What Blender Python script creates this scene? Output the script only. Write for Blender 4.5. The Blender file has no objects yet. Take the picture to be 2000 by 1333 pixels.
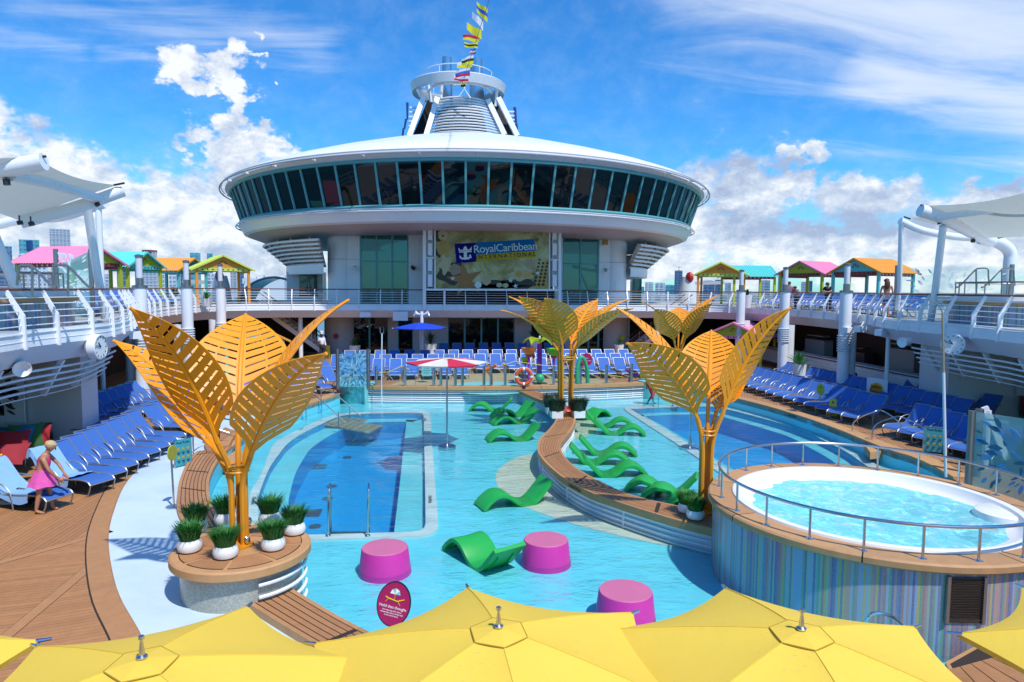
import bpy, math, random
from mathutils import Vector, Matrix, noise
from math import sin, cos, tan, atan, atan2, pi, radians, sqrt, hypot
rnd = random.Random(7)
sc = bpy.context.scene
col = sc.collection

# ------------------------------------------------------------------ camera
FPX, EYE = 1333.0, 4.9
YAW, PITCH, ROLL = radians(6.9), atan(101.5 / 1333.0), radians(0.4)
vF = Vector((sin(YAW) * cos(PITCH), cos(YAW) * cos(PITCH), -sin(PITCH)))
vR0 = Vector((cos(YAW), -sin(YAW), 0)); vU0 = vR0.cross(vF)
vR = cos(ROLL) * vR0 + sin(ROLL) * vU0; vU = -sin(ROLL) * vR0 + cos(ROLL) * vU0
cd = bpy.data.cameras.new('camera'); cam = bpy.data.objects.new('camera', cd); col.objects.link(cam)
cd.sensor_width = 36; cd.lens = 36 * FPX / 2000; cd.clip_start = 0.1; cd.clip_end = 60000
cam.matrix_world = Matrix(((vR.x, vU.x, -vF.x, 0), (vR.y, vU.y, -vF.y, 0), (vR.z, vU.z, -vF.z, EYE), (0, 0, 0, 1)))
sc.camera = cam

def ray(px, py): return vF + vR * ((px - 1000) / FPX) - vU * ((py - 666.5) / FPX)
def G(px, py, h=0.0):            # survey: where the sight line through a measured pixel meets the level plane z = h
    d = ray(px, py); t = (h - EYE) / d.z; return Vector((d.x * t, d.y * t, h))
def V(px, py, Y):                # ... meets the cross-ship plane y = Y
    d = ray(px, py); t = Y / d.y; return Vector((d.x * t, Y, EYE + d.z * t))
def VX(px, py, X):
    d = ray(px, py); t = X / d.x; return Vector((X, d.y * t, EYE + d.z * t))
def ZD(px, py, dist):            # point at horizontal distance dist
    d = ray(px, py); t = dist / hypot(d.x, d.y); return Vector((d.x * t, d.y * t, EYE + d.z * t))

# ------------------------------------------------------------------ light
SUN_EL, SUN_AZ = radians(59), radians(150)     # azimuth from +Y towards +X
sd = Vector((sin(SUN_AZ) * cos(SUN_EL), cos(SUN_AZ) * cos(SUN_EL), sin(SUN_EL)))
sl = bpy.data.lights.new('sun', 'SUN'); sl.energy = 3.8; sl.angle = radians(1.2); sl.color = (1.0, 0.96, 0.9)
so = bpy.data.objects.new('sun', sl); col.objects.link(so); so.rotation_euler = sd.to_track_quat('Z', 'Y').to_euler()
vs = sc.view_settings; vs.view_transform = 'Standard'; vs.look = 'None'; vs.gamma = 1; vs.exposure = 0.22; vs.use_curve_mapping = False
sc.cycles.max_bounces = 8; sc.cycles.transparent_max_bounces = 16; sc.cycles.transmission_bounces = 4
sc.cycles.diffuse_bounces = 3; sc.cycles.glossy_bounces = 3; sc.cycles.sample_clamp_indirect = 6.0
sc.cycles.caustics_reflective = False; sc.cycles.caustics_refractive = False

class NT:                        # tiny wrapper for node trees
    def __init__(s, nt): s.n = nt.nodes; s.l = nt.links
    def new(s, t, **kw):
        n = s.n.new(t)
        for k, v in kw.items():
            if k in n.inputs.keys() if isinstance(k, str) and hasattr(n, 'inputs') else False: s.set(n.inputs[k], v)
            else: setattr(n, k, v)
        return n
    def set(s, sock, v):
        if isinstance(v, bpy.types.NodeSocket): s.l.new(v, sock)
        else: sock.default_value = v
    def m(s, op, *a, clamp=False):
        n = s.n.new('ShaderNodeMath'); n.operation = op; n.use_clamp = clamp
        for i, v in enumerate(a): s.set(n.inputs[i], v)
        return n.outputs[0]
    def mix(s, f, a, b, mode='MIX'):
        n = s.n.new('ShaderNodeMix'); n.data_type = 'RGBA'; n.blend_type = mode
        s.set(n.inputs[0], f); s.set(n.inputs[6], a); s.set(n.inputs[7], b); return n.outputs[2]
    def noise(s, vec, scale, detail=4, rough=0.5, dist=0.0, out=0):
        n = s.n.new('ShaderNodeTexNoise'); n.inputs['Scale'].default_value = scale; n.inputs['Detail'].default_value = detail
        n.inputs['Roughness'].default_value = rough; n.inputs['Distortion'].default_value = dist
        if vec is not None: s.l.new(vec, n.inputs['Vector'])
        return n.outputs[out]
    def ramp(s, f, stops, interp='LINEAR'):
        n = s.n.new('ShaderNodeValToRGB'); n.color_ramp.interpolation = interp; e = n.color_ramp.elements
        while len(e) < len(stops): e.new(0.5)
        for i, (p, c) in enumerate(stops):
            e[i].position = p; e[i].color = (c, c, c, 1) if isinstance(c, (int, float)) else (*c[:3], 1)
        s.set(n.inputs[0], f); return n.outputs[0]
    def schlick(s, normal=None, f0=.02):      # reflectance that is the same from both sides of a thin sheet
        ge = s.n.new('ShaderNodeNewGeometry'); d = s.n.new('ShaderNodeVectorMath'); d.operation = 'DOT_PRODUCT'
        s.l.new(normal or ge.outputs['Normal'], d.inputs[0]); s.l.new(ge.outputs['Incoming'], d.inputs[1])
        c = s.m('SUBTRACT', 1.0, s.m('ABSOLUTE', d.outputs['Value']), clamp=True); return s.m('ADD', f0, s.m('MULTIPLY', s.m('POWER', c, 5.0), 1 - f0), clamp=True)
    def sstep(s, x, a, b):
        n = s.n.new('ShaderNodeMapRange'); n.interpolation_type = 'SMOOTHSTEP'
        s.set(n.inputs[0], x); n.inputs[1].default_value = a; n.inputs[2].default_value = b; return n.outputs[0]

world = bpy.data.worlds.new('World'); sc.world = world; world.use_nodes = True
world.cycles.sampling_method = 'MANUAL'; world.cycles.sample_map_resolution = 512
w = NT(world.node_tree); w.n.clear()
sky = w.new('ShaderNodeTexSky', sky_type='NISHITA'); sky.sun_disc = False
sky.sun_elevation = SUN_EL; sky.sun_rotation = SUN_AZ; sky.altitude = 40; sky.air_density = 1.0; sky.dust_density = 0.3; sky.ozone_density = 3.0
tc = w.new('ShaderNodeTexCoord'); sep = w.new('ShaderNodeSeparateXYZ'); w.l.new(tc.outputs['Generated'], sep.inputs[0])
dx, dy, dz = sep.outputs
az = w.m('ARCTAN2', dx, dy); hz = w.m('SQRT', w.m('ADD', w.m('MULTIPLY', dx, dx), w.m('MULTIPLY', dy, dy)))
el = w.m('ARCTAN2', dz, hz)
comb = w.new('ShaderNodeCombineXYZ'); w.l.new(az, comb.inputs[0]); w.set(comb.inputs[1], w.m('MULTIPLY', el, 1.35)); w.l.new(comb.outputs[0], comb.inputs[0]) if False else None
sph = comb.outputs[0]
def azel(px, py):
    d = ray(px, py); return atan2(d.x, d.y), atan2(d.z, hypot(d.x, d.y))
blobs = []
for (px, py, rx, ry) in [(-160, 420, 190, 190), (-20, 300, 90, 120), (80, 380, 160, 110), (185, 350, 90, 78), (280, 420, 120, 110), (345, 385, 70, 50), (390, 440, 160, 110),
        (150, 470, 300, 90), (500, 520, 260, 90), (250, 540, 380, 60),
        (355, 135, 42, 38), (385, 150, 40, 28), (468, 110, 40, 30), (452, 140, 40, 34), (440, 180, 34, 44), (445, 235, 40, 52), (470, 280, 66, 40), (500, 305, 80, 36), (560, 310, 50, 36), (430, 300, 40, 40), (450, 360, 90, 60), (520, 128, 13, 13), (500, 250, 20, 20),
        (1450, 365, 110, 66), (1550, 320, 24, 26), (1560, 350, 60, 36), (1700, 400, 150, 56), (1400, 440, 160, 60), (1600, 470, 220, 60), (1990, 400, 110, 50), (1860, 410, 90, 46), (1900, 480, 260, 60), (1300, 500, 200, 60), (1700, 530, 420, 40), (2200, 420, 220, 110), (1250, 545, 300, 30), (2500, 470, 200, 90), (-500, 450, 300, 120)]:
    a, e = azel(px, py); a1, e1 = azel(px + rx, py); a2, e2 = azel(px, py - ry); blobs.append((a, e, abs(a1 - a), abs(e2 - e)))
wc = w.new('ShaderNodeSeparateColor'); w.l.new(w.noise(sph, 13.0, 4, 0.6, 0, 1), wc.inputs[0])
wz = w.new('ShaderNodeSeparateColor'); w.l.new(w.noise(sph, 42.0, 3, 0.6, 0, 1), wz.inputs[0])
azw = w.m('ADD', w.m('ADD', az, w.m('MULTIPLY', w.m('SUBTRACT', wc.outputs[0], .5), .20)), w.m('MULTIPLY', w.m('SUBTRACT', wz.outputs[0], .5), .045))
elw = w.m('ADD', w.m('ADD', el, w.m('MULTIPLY', w.m('SUBTRACT', wc.outputs[1], .5), .15)), w.m('MULTIPLY', w.m('SUBTRACT', wz.outputs[1], .5), .045))
acc = None
for (a, e, ra, re) in blobs:
    u = w.m('DIVIDE', w.m('SUBTRACT', azw, a), ra); v = w.m('DIVIDE', w.m('SUBTRACT', elw, e), re)
    q = w.m('SUBTRACT', 1.0, w.m('ADD', w.m('MULTIPLY', u, u), w.m('MULTIPLY', v, v)))
    acc = q if acc is None else w.m('MAXIMUM', acc, q)
back = w.m('MULTIPLY', w.sstep(el, 0.22, 0.05), w.sstep(w.noise(sph, 2.2, 3, .5), 0.46, .62))   # the same cloud banks go on round the horizon
acc = w.m('MAXIMUM', w.m('MAXIMUM', acc, -1.0), w.m('SUBTRACT', w.m('MULTIPLY', back, 1.2), .7))
n1 = w.noise(sph, 19.0, 9, 0.66, 0.25)
dens = w.m('ADD', w.m('MULTIPLY', acc, 0.9), w.m('MULTIPLY', w.m('SUBTRACT', n1, 0.5), 2.2))
cum = w.m('MULTIPLY', w.sstep(dens, -0.30, 0.62), 0.96)
veil = w.m('MULTIPLY', w.sstep(dens, -1.0, 0.3), 0.16)
# inner shading of the heaps: grey-blue folds
sph2 = w.new('ShaderNodeVectorMath', operation='ADD'); w.l.new(sph, sph2.inputs[0]); sph2.inputs[1].default_value = (0.012, -0.022, 0)
n2 = w.noise(sph2.outputs[0], 19.0, 9, 0.66, 0.25)
relief = w.m('SUBTRACT', n1, n2)
sm = w.new('ShaderNodeMapping'); sm.inputs['Scale'].default_value = (1, 3.2, 1); w.l.new(sph, sm.inputs[0])
n3 = w.noise(sm.outputs[0], 4.0, 6, 0.55, 0.2)
shade = w.m('ADD', w.m('MULTIPLY', relief, 2.4), w.m('MULTIPLY', w.m('SUBTRACT', n3, .5), -2.6))
rside = w.m('MULTIPLY', w.sstep(az, 0.2, 0.5), w.m('MULTIPLY', w.sstep(el, .02, .08), .38))
shf = w.m('ADD', w.m('ADD', 0.72, shade), w.m('MULTIPLY', rside, -1.0), clamp=True)
ccol = w.ramp(shf, [(0.0, (2.9, 3.6, 5.1)), (0.5, (4.6, 5.3, 6.4)), (0.95, (7.1, 7.3, 7.6))])
# cirrus on a high plane
pl = w.new('ShaderNodeCombineXYZ'); den = w.m('ADD', w.m('MAXIMUM', dz, 0.0), 0.12)
w.set(pl.inputs[0], w.m('DIVIDE', dx, den)); w.set(pl.inputs[1], w.m('DIVIDE', dy, den))
def streak(rot, scale, sc_, det, rough, dist):
    mp = w.new('ShaderNodeMapping'); mp.inputs['Rotation'].default_value = (0, 0, rot); mp.inputs['Scale'].default_value = scale; w.l.new(pl.outputs[0], mp.inputs[0])
    return w.noise(mp.outputs[0], sc_, det, rough, dist)
cA = streak(radians(28), (0.55, 2.6, 1), 2.4, 9, 0.62, 0.5)
cB = streak(radians(-35), (0.7, 2.0, 1), 1.7, 9, 0.6, 0.6)
def band(pts, wd):           # soft elongated region between two sky directions
    out = None
    for (p, q, r) in pts:
        a0, e0 = azel(*p); a1, e1 = azel(*q); L = (a1 - a0) ** 2 + (e1 - e0) ** 2
        t = w.m('DIVIDE', w.m('ADD', w.m('MULTIPLY', w.m('SUBTRACT', az, a0), a1 - a0), w.m('MULTIPLY', w.m('SUBTRACT', el, e0), e1 - e0)), L, clamp=True)
        ux = w.m('SUBTRACT', az, w.m('ADD', a0, w.m('MULTIPLY', t, a1 - a0))); uy = w.m('SUBTRACT', el, w.m('ADD', e0, w.m('MULTIPLY', t, e1 - e0)))
        d = w.m('SQRT', w.m('ADD', w.m('MULTIPLY', ux, ux), w.m('MULTIPLY', uy, uy)))
        g = w.m('SUBTRACT', 1.0, w.m('DIVIDE', d, r)); out = g if out is None else w.m('MAXIMUM', out, g)
    return w.m('MAXIMUM', out, 0.0)
bl = band([((250, -10), (620, 95), .085), ((60, 5), (420, 85), .10), ((-40, 55), (150, 92), .05), ((200, 100), (330, 115), .04)], 1)
br = band([((1380, -60), (1900, 60), .16), ((1800, 30), (2150, 170), .22), ((1700, 130), (2050, 215), .10)], 1)
ci1 = w.m('MULTIPLY', w.sstep(w.m('ADD', w.m('MULTIPLY', bl, 1.2), w.m('MULTIPLY', w.m('SUBTRACT', cA, .5), 2.6)), .66, 1.9), .55)
ci2 = w.m('MULTIPLY', w.sstep(w.m('ADD', w.m('MULTIPLY', br, 1.5), w.m('MULTIPLY', w.m('SUBTRACT', cB, .5), 2.4)), .42, 1.75), .85)
cir = w.m('MULTIPLY', w.m('MAXIMUM', w.m('MULTIPLY', ci1, w.sstep(bl, 0, .3)), w.m('MULTIPLY', ci2, w.sstep(br, 0, .25))), 1.0)
hs = w.new('ShaderNodeHueSaturation'); hs.inputs['Saturation'].default_value = 1.25; hs.inputs['Hue'].default_value = 0.5; hs.inputs['Value'].default_value = 1.0
w.l.new(sky.outputs[0], hs.inputs['Color'])
s0 = w.mix(1.0, hs.outputs[0], (0.47, 1.07, 1.42, 1), 'MULTIPLY')
s1 = w.mix(cir, s0, (5.7, 6.4, 7.5, 1)); s2 = w.mix(veil, s1, (5.4, 6.4, 7.4, 1)); s3 = w.mix(cum, s2, ccol)
bg = w.new('ShaderNodeBackground'); bg.inputs[1].default_value = 0.12; w.l.new(s3, bg.inputs[0])
wo = w.new('ShaderNodeOutputWorld'); w.l.new(bg.outputs[0], wo.inputs[0])

# ------------------------------------------------------------------ materials
MATS = {}
def mat(name, c, rough=0.5, metal=0.0, var=0.06, vs_=3.0, bump=0.0, bs=40.0, spec=None, dirt=0.0, trans=0.0, fine=0.0, streak=0.0):
    m = bpy.data.materials.new(name); m.use_nodes = True; t = NT(m.node_tree); b = t.n['Principled BSDF']
    b.inputs['Roughness'].default_value = rough; b.inputs['Metallic'].default_value = metal
    if spec is not None: b.inputs['Specular IOR Level'].default_value = spec
    tcn = t.new('ShaderNodeTexCoord'); o = tcn.outputs['Object']
    f = t.noise(o, vs_, 5, .6)
    a = tuple(x * (1 - var) for x in c) + (1,); b2 = tuple(min(1, x * (1 + var)) for x in c) + (1,)
    cc = t.mix(f, a, b2)
    if fine: cc = t.mix(t.sstep(t.noise(o, 55, 3, .6), .35, .75), cc, tuple(x * (1 - fine) for x in c) + (1,))
    if streak:          # rain and rust runs down painted steel
        sm_ = t.new('ShaderNodeMapping'); sm_.inputs['Scale'].default_value = (3.2, 3.2, .22); t.l.new(o, sm_.inputs[0])
        sk_ = t.m('MULTIPLY', t.sstep(t.noise(sm_.outputs[0], 2.0, 6, .7), .55, .72), t.sstep(t.noise(o, .6, 3), .42, .6)); cc = t.mix(t.m('MULTIPLY', sk_, streak), cc, (.42, .36, .27, 1))
    if dirt:
        d = t.sstep(t.noise(o, vs_ * .55, 7, .7, .6), .5, .78)
        cc = t.mix(t.m('MULTIPLY', d, dirt), cc, tuple(x * .55 for x in c) + (1,))
    t.l.new(cc, b.inputs['Base Color'])
    if bump:
        bn = t.new('ShaderNodeBump'); bn.inputs['Strength'].default_value = bump; bn.inputs['Distance'].default_value = 0.01
        t.l.new(t.noise(o, bs, 4, .6), bn.inputs['Height']); t.l.new(bn.outputs[0], b.inputs['Normal'])
    if trans:
        tr = t.new('ShaderNodeBsdfTranslucent'); t.l.new(cc, tr.inputs[0]); mx = t.new('ShaderNodeMixShader'); mx.inputs[0].default_value = trans
        t.l.new(b.outputs[0], mx.inputs[1]); t.l.new(tr.outputs[0], mx.inputs[2]); t.l.new(mx.outputs[0], t.n['Material Output'].inputs[0])
    MATS[name] = m; return m
white = mat('white_paint', (.80, .81, .82), .35, var=.05, dirt=.12, vs_=.8, streak=.30)
whitegrey = mat('grey_white_paint', (.66, .68, .71), .4, var=.05, dirt=.15, vs_=.7, streak=.35)
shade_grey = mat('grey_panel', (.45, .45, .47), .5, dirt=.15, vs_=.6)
steel = mat('steel', (.55, .56, .58), .22, 1.0, var=.1)
dsteel = mat('weathered_steel', (.30, .29, .28), .35, .9, var=.25, vs_=2, dirt=.3)
chairframe = mat('chair_frame', (.40, .40, .42), .48, .8)
railwood = mat('rail_wood', (.16, .045, .02), .35, var=.2, vs_=8)
teal_f = mat('teal_frame', (.10, .33, .35), .4)
black = mat('black', (.015, .015, .017), .45)
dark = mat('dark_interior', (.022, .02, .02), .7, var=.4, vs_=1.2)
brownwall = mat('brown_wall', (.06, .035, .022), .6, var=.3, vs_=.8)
beige = mat('beige_wall', (.50, .47, .46), .5, dirt=.1)
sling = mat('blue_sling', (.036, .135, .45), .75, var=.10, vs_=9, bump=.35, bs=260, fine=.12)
navy = mat('shaded_sling', (.035, .12, .38), .75, var=.1, vs_=9, bump=.35, bs=260)  # darker copy of the blue sling, overhang shade put into its colour
green = mat('green_plastic', (.017, .38, .065), .42, var=.18, vs_=3.5, dirt=.25, fine=.08)
pinkside = mat('pink_plastic', (.64, .035, .32), .45, var=.10, dirt=.25, vs_=2.2, fine=.08)
pinktop = mat('pink_wet_top', (.66, .17, .32), .35, var=.15, vs_=2.4, bump=.5, bs=160, fine=.25, dirt=.5)
yellow = mat('umbrella_yellow', (.90, .63, .075), .8, var=.06, vs_=1.2, trans=.18, bump=.5, bs=6)
_y = NT(yellow.node_tree); _pb = _y.n['Principled BSDF']; _src = _pb.inputs['Base Color'].links[0].from_socket; _g = _y.new('ShaderNodeTexCoord').outputs['Object']; _mp = _y.new('ShaderNodeMapping'); _mp.inputs['Scale'].default_value = (1, 2.6, 1); _mp.inputs['Rotation'].default_value = (0, 0, .5); _y.l.new(_g, _mp.inputs[0])
_fl = _y.m('MULTIPLY', _y.sstep(_y.noise(_mp.outputs[0], 24, 4, .6, .4), .60, .70), _y.sstep(_y.noise(_g, 2.2, 3), .42, .6)); _cc = _y.mix(_y.m('MULTIPLY', _fl, .38), _src, (.42, .36, .20, 1)); _y.l.new(_cc, _pb.inputs['Base Color'])
leafm = mat('leaf_orange', (.84, .31, .006), .42, var=.07, vs_=3, dirt=.08)
leafstem = mat('stem_orange', (.70, .27, .010), .35, var=.08, dirt=.1)
ltblue = mat('cyan_panel', (.20, .55, .56), .5)
redm = mat('red', (.50, .02, .02), .5); blue = mat('umbrella_blue', (.012, .06, .55), .6); cream = mat('cream', (.72, .66, .55), .6)
crimson = mat('crimson', (.60, .02, .06), .6)
purple = mat('purple', (.28, .02, .34), .35); orangeplast = mat('orange_plastic', (.75, .16, .02), .3); limeplast = mat('lime_plastic', (.42, .55, .02), .3, trans=.35)
greenplast = mat('green_pipe', (.04, .42, .20), .35); bowlgreen = mat('bowl_green', (.18, .55, .03), .3, trans=.3)
signy = mat('sign_yellow', (.80, .58, .02), .5); lime = mat('lime_paint', (.42, .50, .02), .5); magenta = mat('magenta_sign', (.36, .005, .09), .4)
c_orange = mat('cabana_orange', (.72, .27, .02), .55, var=.1); c_teal = mat('cabana_teal', (.10, .52, .52), .55, var=.08)
c_green = mat('cabana_green', (.38, .46, .02), .55, var=.1); c_pink = mat('cabana_pink', (.72, .22, .38), .5, var=.08); c_orroof = mat('roof_orange', (.76, .30, .03), .5)
c_tealroof = mat('roof_teal', (.10, .58, .55), .5); c_limeroof = mat('roof_lime', (.52, .62, .10), .5); c_maroon = mat('maroon_trim', (.22, .05, .05), .5)
grassm = mat('grass_blade', (.035, .19, .03), .5, var=.55, vs_=14, trans=.25)
grassd = mat('dark_leaf', (.015, .05, .02), .5, var=.4, vs_=10)
pot = mat('white_pot', (.80, .80, .78), .35, var=.04, dirt=.08)
canvas = mat('canopy_fabric', (.54, .57, .52), .8, var=.05, trans=.35)
skin = mat('skin', (.42, .19, .11), .5, var=.1, vs_=8); skind = mat('skin_dark', (.07, .03, .02), .5)
hair = mat('blond_hair', (.52, .38, .19), .7, var=.35, vs_=40, bump=.8, bs=90); hairb = mat('dark_hair', (.015, .01, .01), .6)
topm = mat('pink_top', (.72, .02, .17), .7); skirtm = mat('pink_skirt', (.72, .10, .42), .75, var=.35, vs_=16)
whitecloth = mat('white_cloth', (.78, .76, .80), .8); redcloth = mat('red_cloth', (.48, .015, .025), .8); blackcloth = mat('black_cloth', (.02, .02, .025), .8)
towel = mat('towel', (.24, .45, .78), .95, var=.08, vs_=12, bump=.6, bs=220)
daybed = mat('teal_mattress', (.02, .22, .26), .85)

def wood(name, c, along, ln=.9):
    m = bpy.data.materials.new(name); m.use_nodes = True; t = NT(m.node_tree); b = t.n['Principled BSDF']
    g = t.new('ShaderNodeTexCoord').outputs['Object']; mp = t.new('ShaderNodeMapping'); mp.inputs['Scale'].default_value = along; t.l.new(g, mp.inputs[0])
    f = t.noise(mp.outputs[0], 6, 7, .65, .3); oi = t.new('ShaderNodeObjectInfo')
    k = t.m('ADD', t.m('MULTIPLY', f, .8), t.m('MULTIPLY', oi.outputs['Random'], .35))
    cc = t.ramp(k, [(.2, tuple(x * .78 for x in c)), (.6, c), (.95, tuple(min(1, x * 1.18) for x in c))])
    st = t.sstep(t.noise(g, .55, 6, .65, .4), .52, .72)
    cc = t.mix(t.m('MULTIPLY', st, .3), cc, tuple(x * .62 for x in c) + (1,))
    t.l.new(cc, b.inputs['Base Color']); t.set(b.inputs['Roughness'], t.m('SUBTRACT', .62, t.m('MULTIPLY', st, .22)))
    bn = t.new('ShaderNodeBump'); bn.inputs['Strength'].default_value = .25; bn.inputs['Distance'].default_value = .004
    t.l.new(f, bn.inputs['Height']); t.l.new(bn.outputs[0], b.inputs['Normal']); MATS[name] = m; return m
teak = wood('teak_plank', (.40, .19, .078), (1, 1, 1)); teakb = wood('teak_border', (.45, .225, .095), (1, 1, 1)); teakc = wood('teak_cap', (.50, .27, .115), (1, 1, 1))
caulk = mat('black_caulk', (.03, .02, .015), .8)

def floor_mat(name, c, c2, scale=.7, rough=.5):
    m = bpy.data.materials.new(name); m.use_nodes = True; t = NT(m.node_tree); b = t.n['Principled BSDF']
    g = t.new('ShaderNodeTexCoord').outputs['Object']; f = t.noise(g, scale, 8, .62, .5); f2 = t.noise(g, 60, 3, .6)
    cc = t.mix(t.sstep(f, .35, .7), (*c, 1), (*c2, 1)); cc = t.mix(t.m('MULTIPLY', t.sstep(f2, .55, .8), .25), cc, tuple(x * .8 for x in c) + (1,))
    st = t.sstep(t.noise(g, scale * 2.3, 9, .72, 1.2), .60, .70); cc = t.mix(t.m('MULTIPLY', st, .35), cc, tuple(x * .55 for x in c) + (1,))
    t.l.new(cc, b.inputs['Base Color']); t.set(b.inputs['Roughness'], t.m('SUBTRACT', rough, t.m('MULTIPLY', st, .25)))
    bn = t.new('ShaderNodeBump'); bn.inputs['Strength'].default_value = .3; bn.inputs['Distance'].default_value = .003; t.l.new(f2, bn.inputs['Height']); t.l.new(bn.outputs[0], b.inputs['Normal'])
    MATS[name] = m; return m
bluefloor = floor_mat('pale_blue_floor', (.56, .68, .74), (.48, .61, .70))
poolfloor = floor_mat('pool_floor', (.16, .70, .80), (.13, .62, .74), .35); creamfloor = floor_mat('cream_floor', (.66, .66, .52), (.60, .62, .50), .8)
lipm = floor_mat('pale_pool_lip', (.66, .74, .70), (.56, .66, .64), 1.2); ledge = floor_mat('pool_ledge', (.18, .66, .70), (.14, .60, .66), .8)
deepm = floor_mat('deep_pool_floor', (.006, .32, .68), (.005, .28, .62), .5)
deckgrey = floor_mat('deck_grey', (.42, .40, .36), (.36, .34, .30), .4)

def water_mat(name, tint, bscale, bstr, dist, rough=.02, foam=0, emis=None, caust=True):
    m = bpy.data.materials.new(name); m.use_nodes = True; t = NT(m.node_tree); t.n.remove(t.n['Principled BSDF'])
    g = t.new('ShaderNodeTexCoord').outputs['Object']
    mp = t.new('ShaderNodeMapping'); mp.inputs['Scale'].default_value = (1, 1.9, 1); t.l.new(g, mp.inputs[0])
    f1 = t.noise(mp.outputs[0], bscale, 5, .55, .8); f2 = t.noise(mp.outputs[0], bscale * .22, 3, .5, .4)
    hgt = t.m('MULTIPLY', f1, t.m('ADD', .25, t.m('MULTIPLY', t.sstep(f2, .35, .65), .9)))
    bn = t.new('ShaderNodeBump'); bn.inputs['Strength'].default_value = bstr; bn.inputs['Distance'].default_value = dist; t.l.new(hgt, bn.inputs['Height'])
    gl = t.new('ShaderNodeBsdfGlossy'); gl.inputs['Roughness'].default_value = rough; t.l.new(bn.outputs[0], gl.inputs['Normal'])
    vo = t.new('ShaderNodeTexVoronoi'); vo.feature = 'SMOOTH_F1'; vo.inputs['Scale'].default_value = 3.0
    dd = t.new('ShaderNodeVectorMath', operation='ADD'); t.l.new(g, dd.inputs[0]); t.l.new(t.noise(g, 2.0, 3, .5, out=1), dd.inputs[1]); t.l.new(dd.outputs[0], vo.inputs['Vector'])
    tcol = t.mix(t.m('MULTIPLY', t.sstep(vo.outputs['Distance'], .2, .75), .35), (*[x * .93 for x in tint], 1), (*[min(1, x * 1.08) for x in tint], 1))
    tr = t.new('ShaderNodeBsdfTransparent'); t.l.new(tcol, tr.inputs[0])
    mx = t.new('ShaderNodeMixShader'); t.l.new(t.schlick(bn.outputs[0]), mx.inputs[0]); t.l.new(tr.outputs[0], mx.inputs[1]); t.l.new(gl.outputs[0], mx.inputs[2])
    last = mx.outputs[0]
    if foam:
        df = t.new('ShaderNodeBsdfDiffuse'); t.l.new(t.mix(t.sstep(t.noise(g, 2.2, 8, .7, 1.0), .45, .7), (.22, .78, .86, 1), (.75, .95, .97, 1)), df.inputs[0])
        ff = t.m('MULTIPLY', t.sstep(t.noise(g, 3.2, 9, .75, 1.0), .46, .72), foam); m2 = t.new('ShaderNodeMixShader'); t.l.new(t.m('ADD', ff, .38, clamp=True), m2.inputs[0]); t.l.new(last, m2.inputs[1]); t.l.new(df.outputs[0], m2.inputs[2]); last = m2.outputs[0]
    t.l.new(last, t.n['Material Output'].inputs[0]); MATS[name] = m; return m
poolwater = water_mat('pool_water', (.90, 1.0, 1.0), 4.2, .9, .05)
tubwater = water_mat('tub_water', (.52, .93, .97), 5.0, .9, .06, .08, foam=.75)

def glass_mat(name, tint, refl=.10, op=.35, dcol=(.1, .3, .3)):
    m = bpy.data.materials.new(name); m.use_nodes = True; t = NT(m.node_tree); t.n.remove(t.n['Principled BSDF'])
    tr = t.new('ShaderNodeBsdfTransparent'); tr.inputs[0].default_value = (*tint, 1)
    gl = t.new('ShaderNodeBsdfGlossy'); gl.inputs['Roughness'].default_value = .02; df = t.new('ShaderNodeBsdfDiffuse'); df.inputs[0].default_value = (*dcol, 1)
    a = t.new('ShaderNodeMixShader'); a.inputs[0].default_value = op; t.l.new(tr.outputs[0], a.inputs[1]); t.l.new(df.outputs[0], a.inputs[2])
    b = t.new('ShaderNodeMixShader'); t.l.new(t.m('ADD', t.schlick(f0=.04), refl, clamp=True), b.inputs[0]); t.l.new(a.outputs[0], b.inputs[1]); t.l.new(gl.outputs[0], b.inputs[2])
    t.l.new(b.outputs[0], t.n['Material Output'].inputs[0]); MATS[name] = m; return m
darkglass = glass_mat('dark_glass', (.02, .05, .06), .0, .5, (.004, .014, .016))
greenglass = glass_mat('green_glass', (.04, .22, .20), .02, .8, (.006, .13, .12))
clearglass = glass_mat('clear_glass', (.86, .95, .93), .0, .02); frost = glass_mat('frosted_glass', (.55, .85, .85), .02, .5, (.30, .62, .62))
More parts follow.
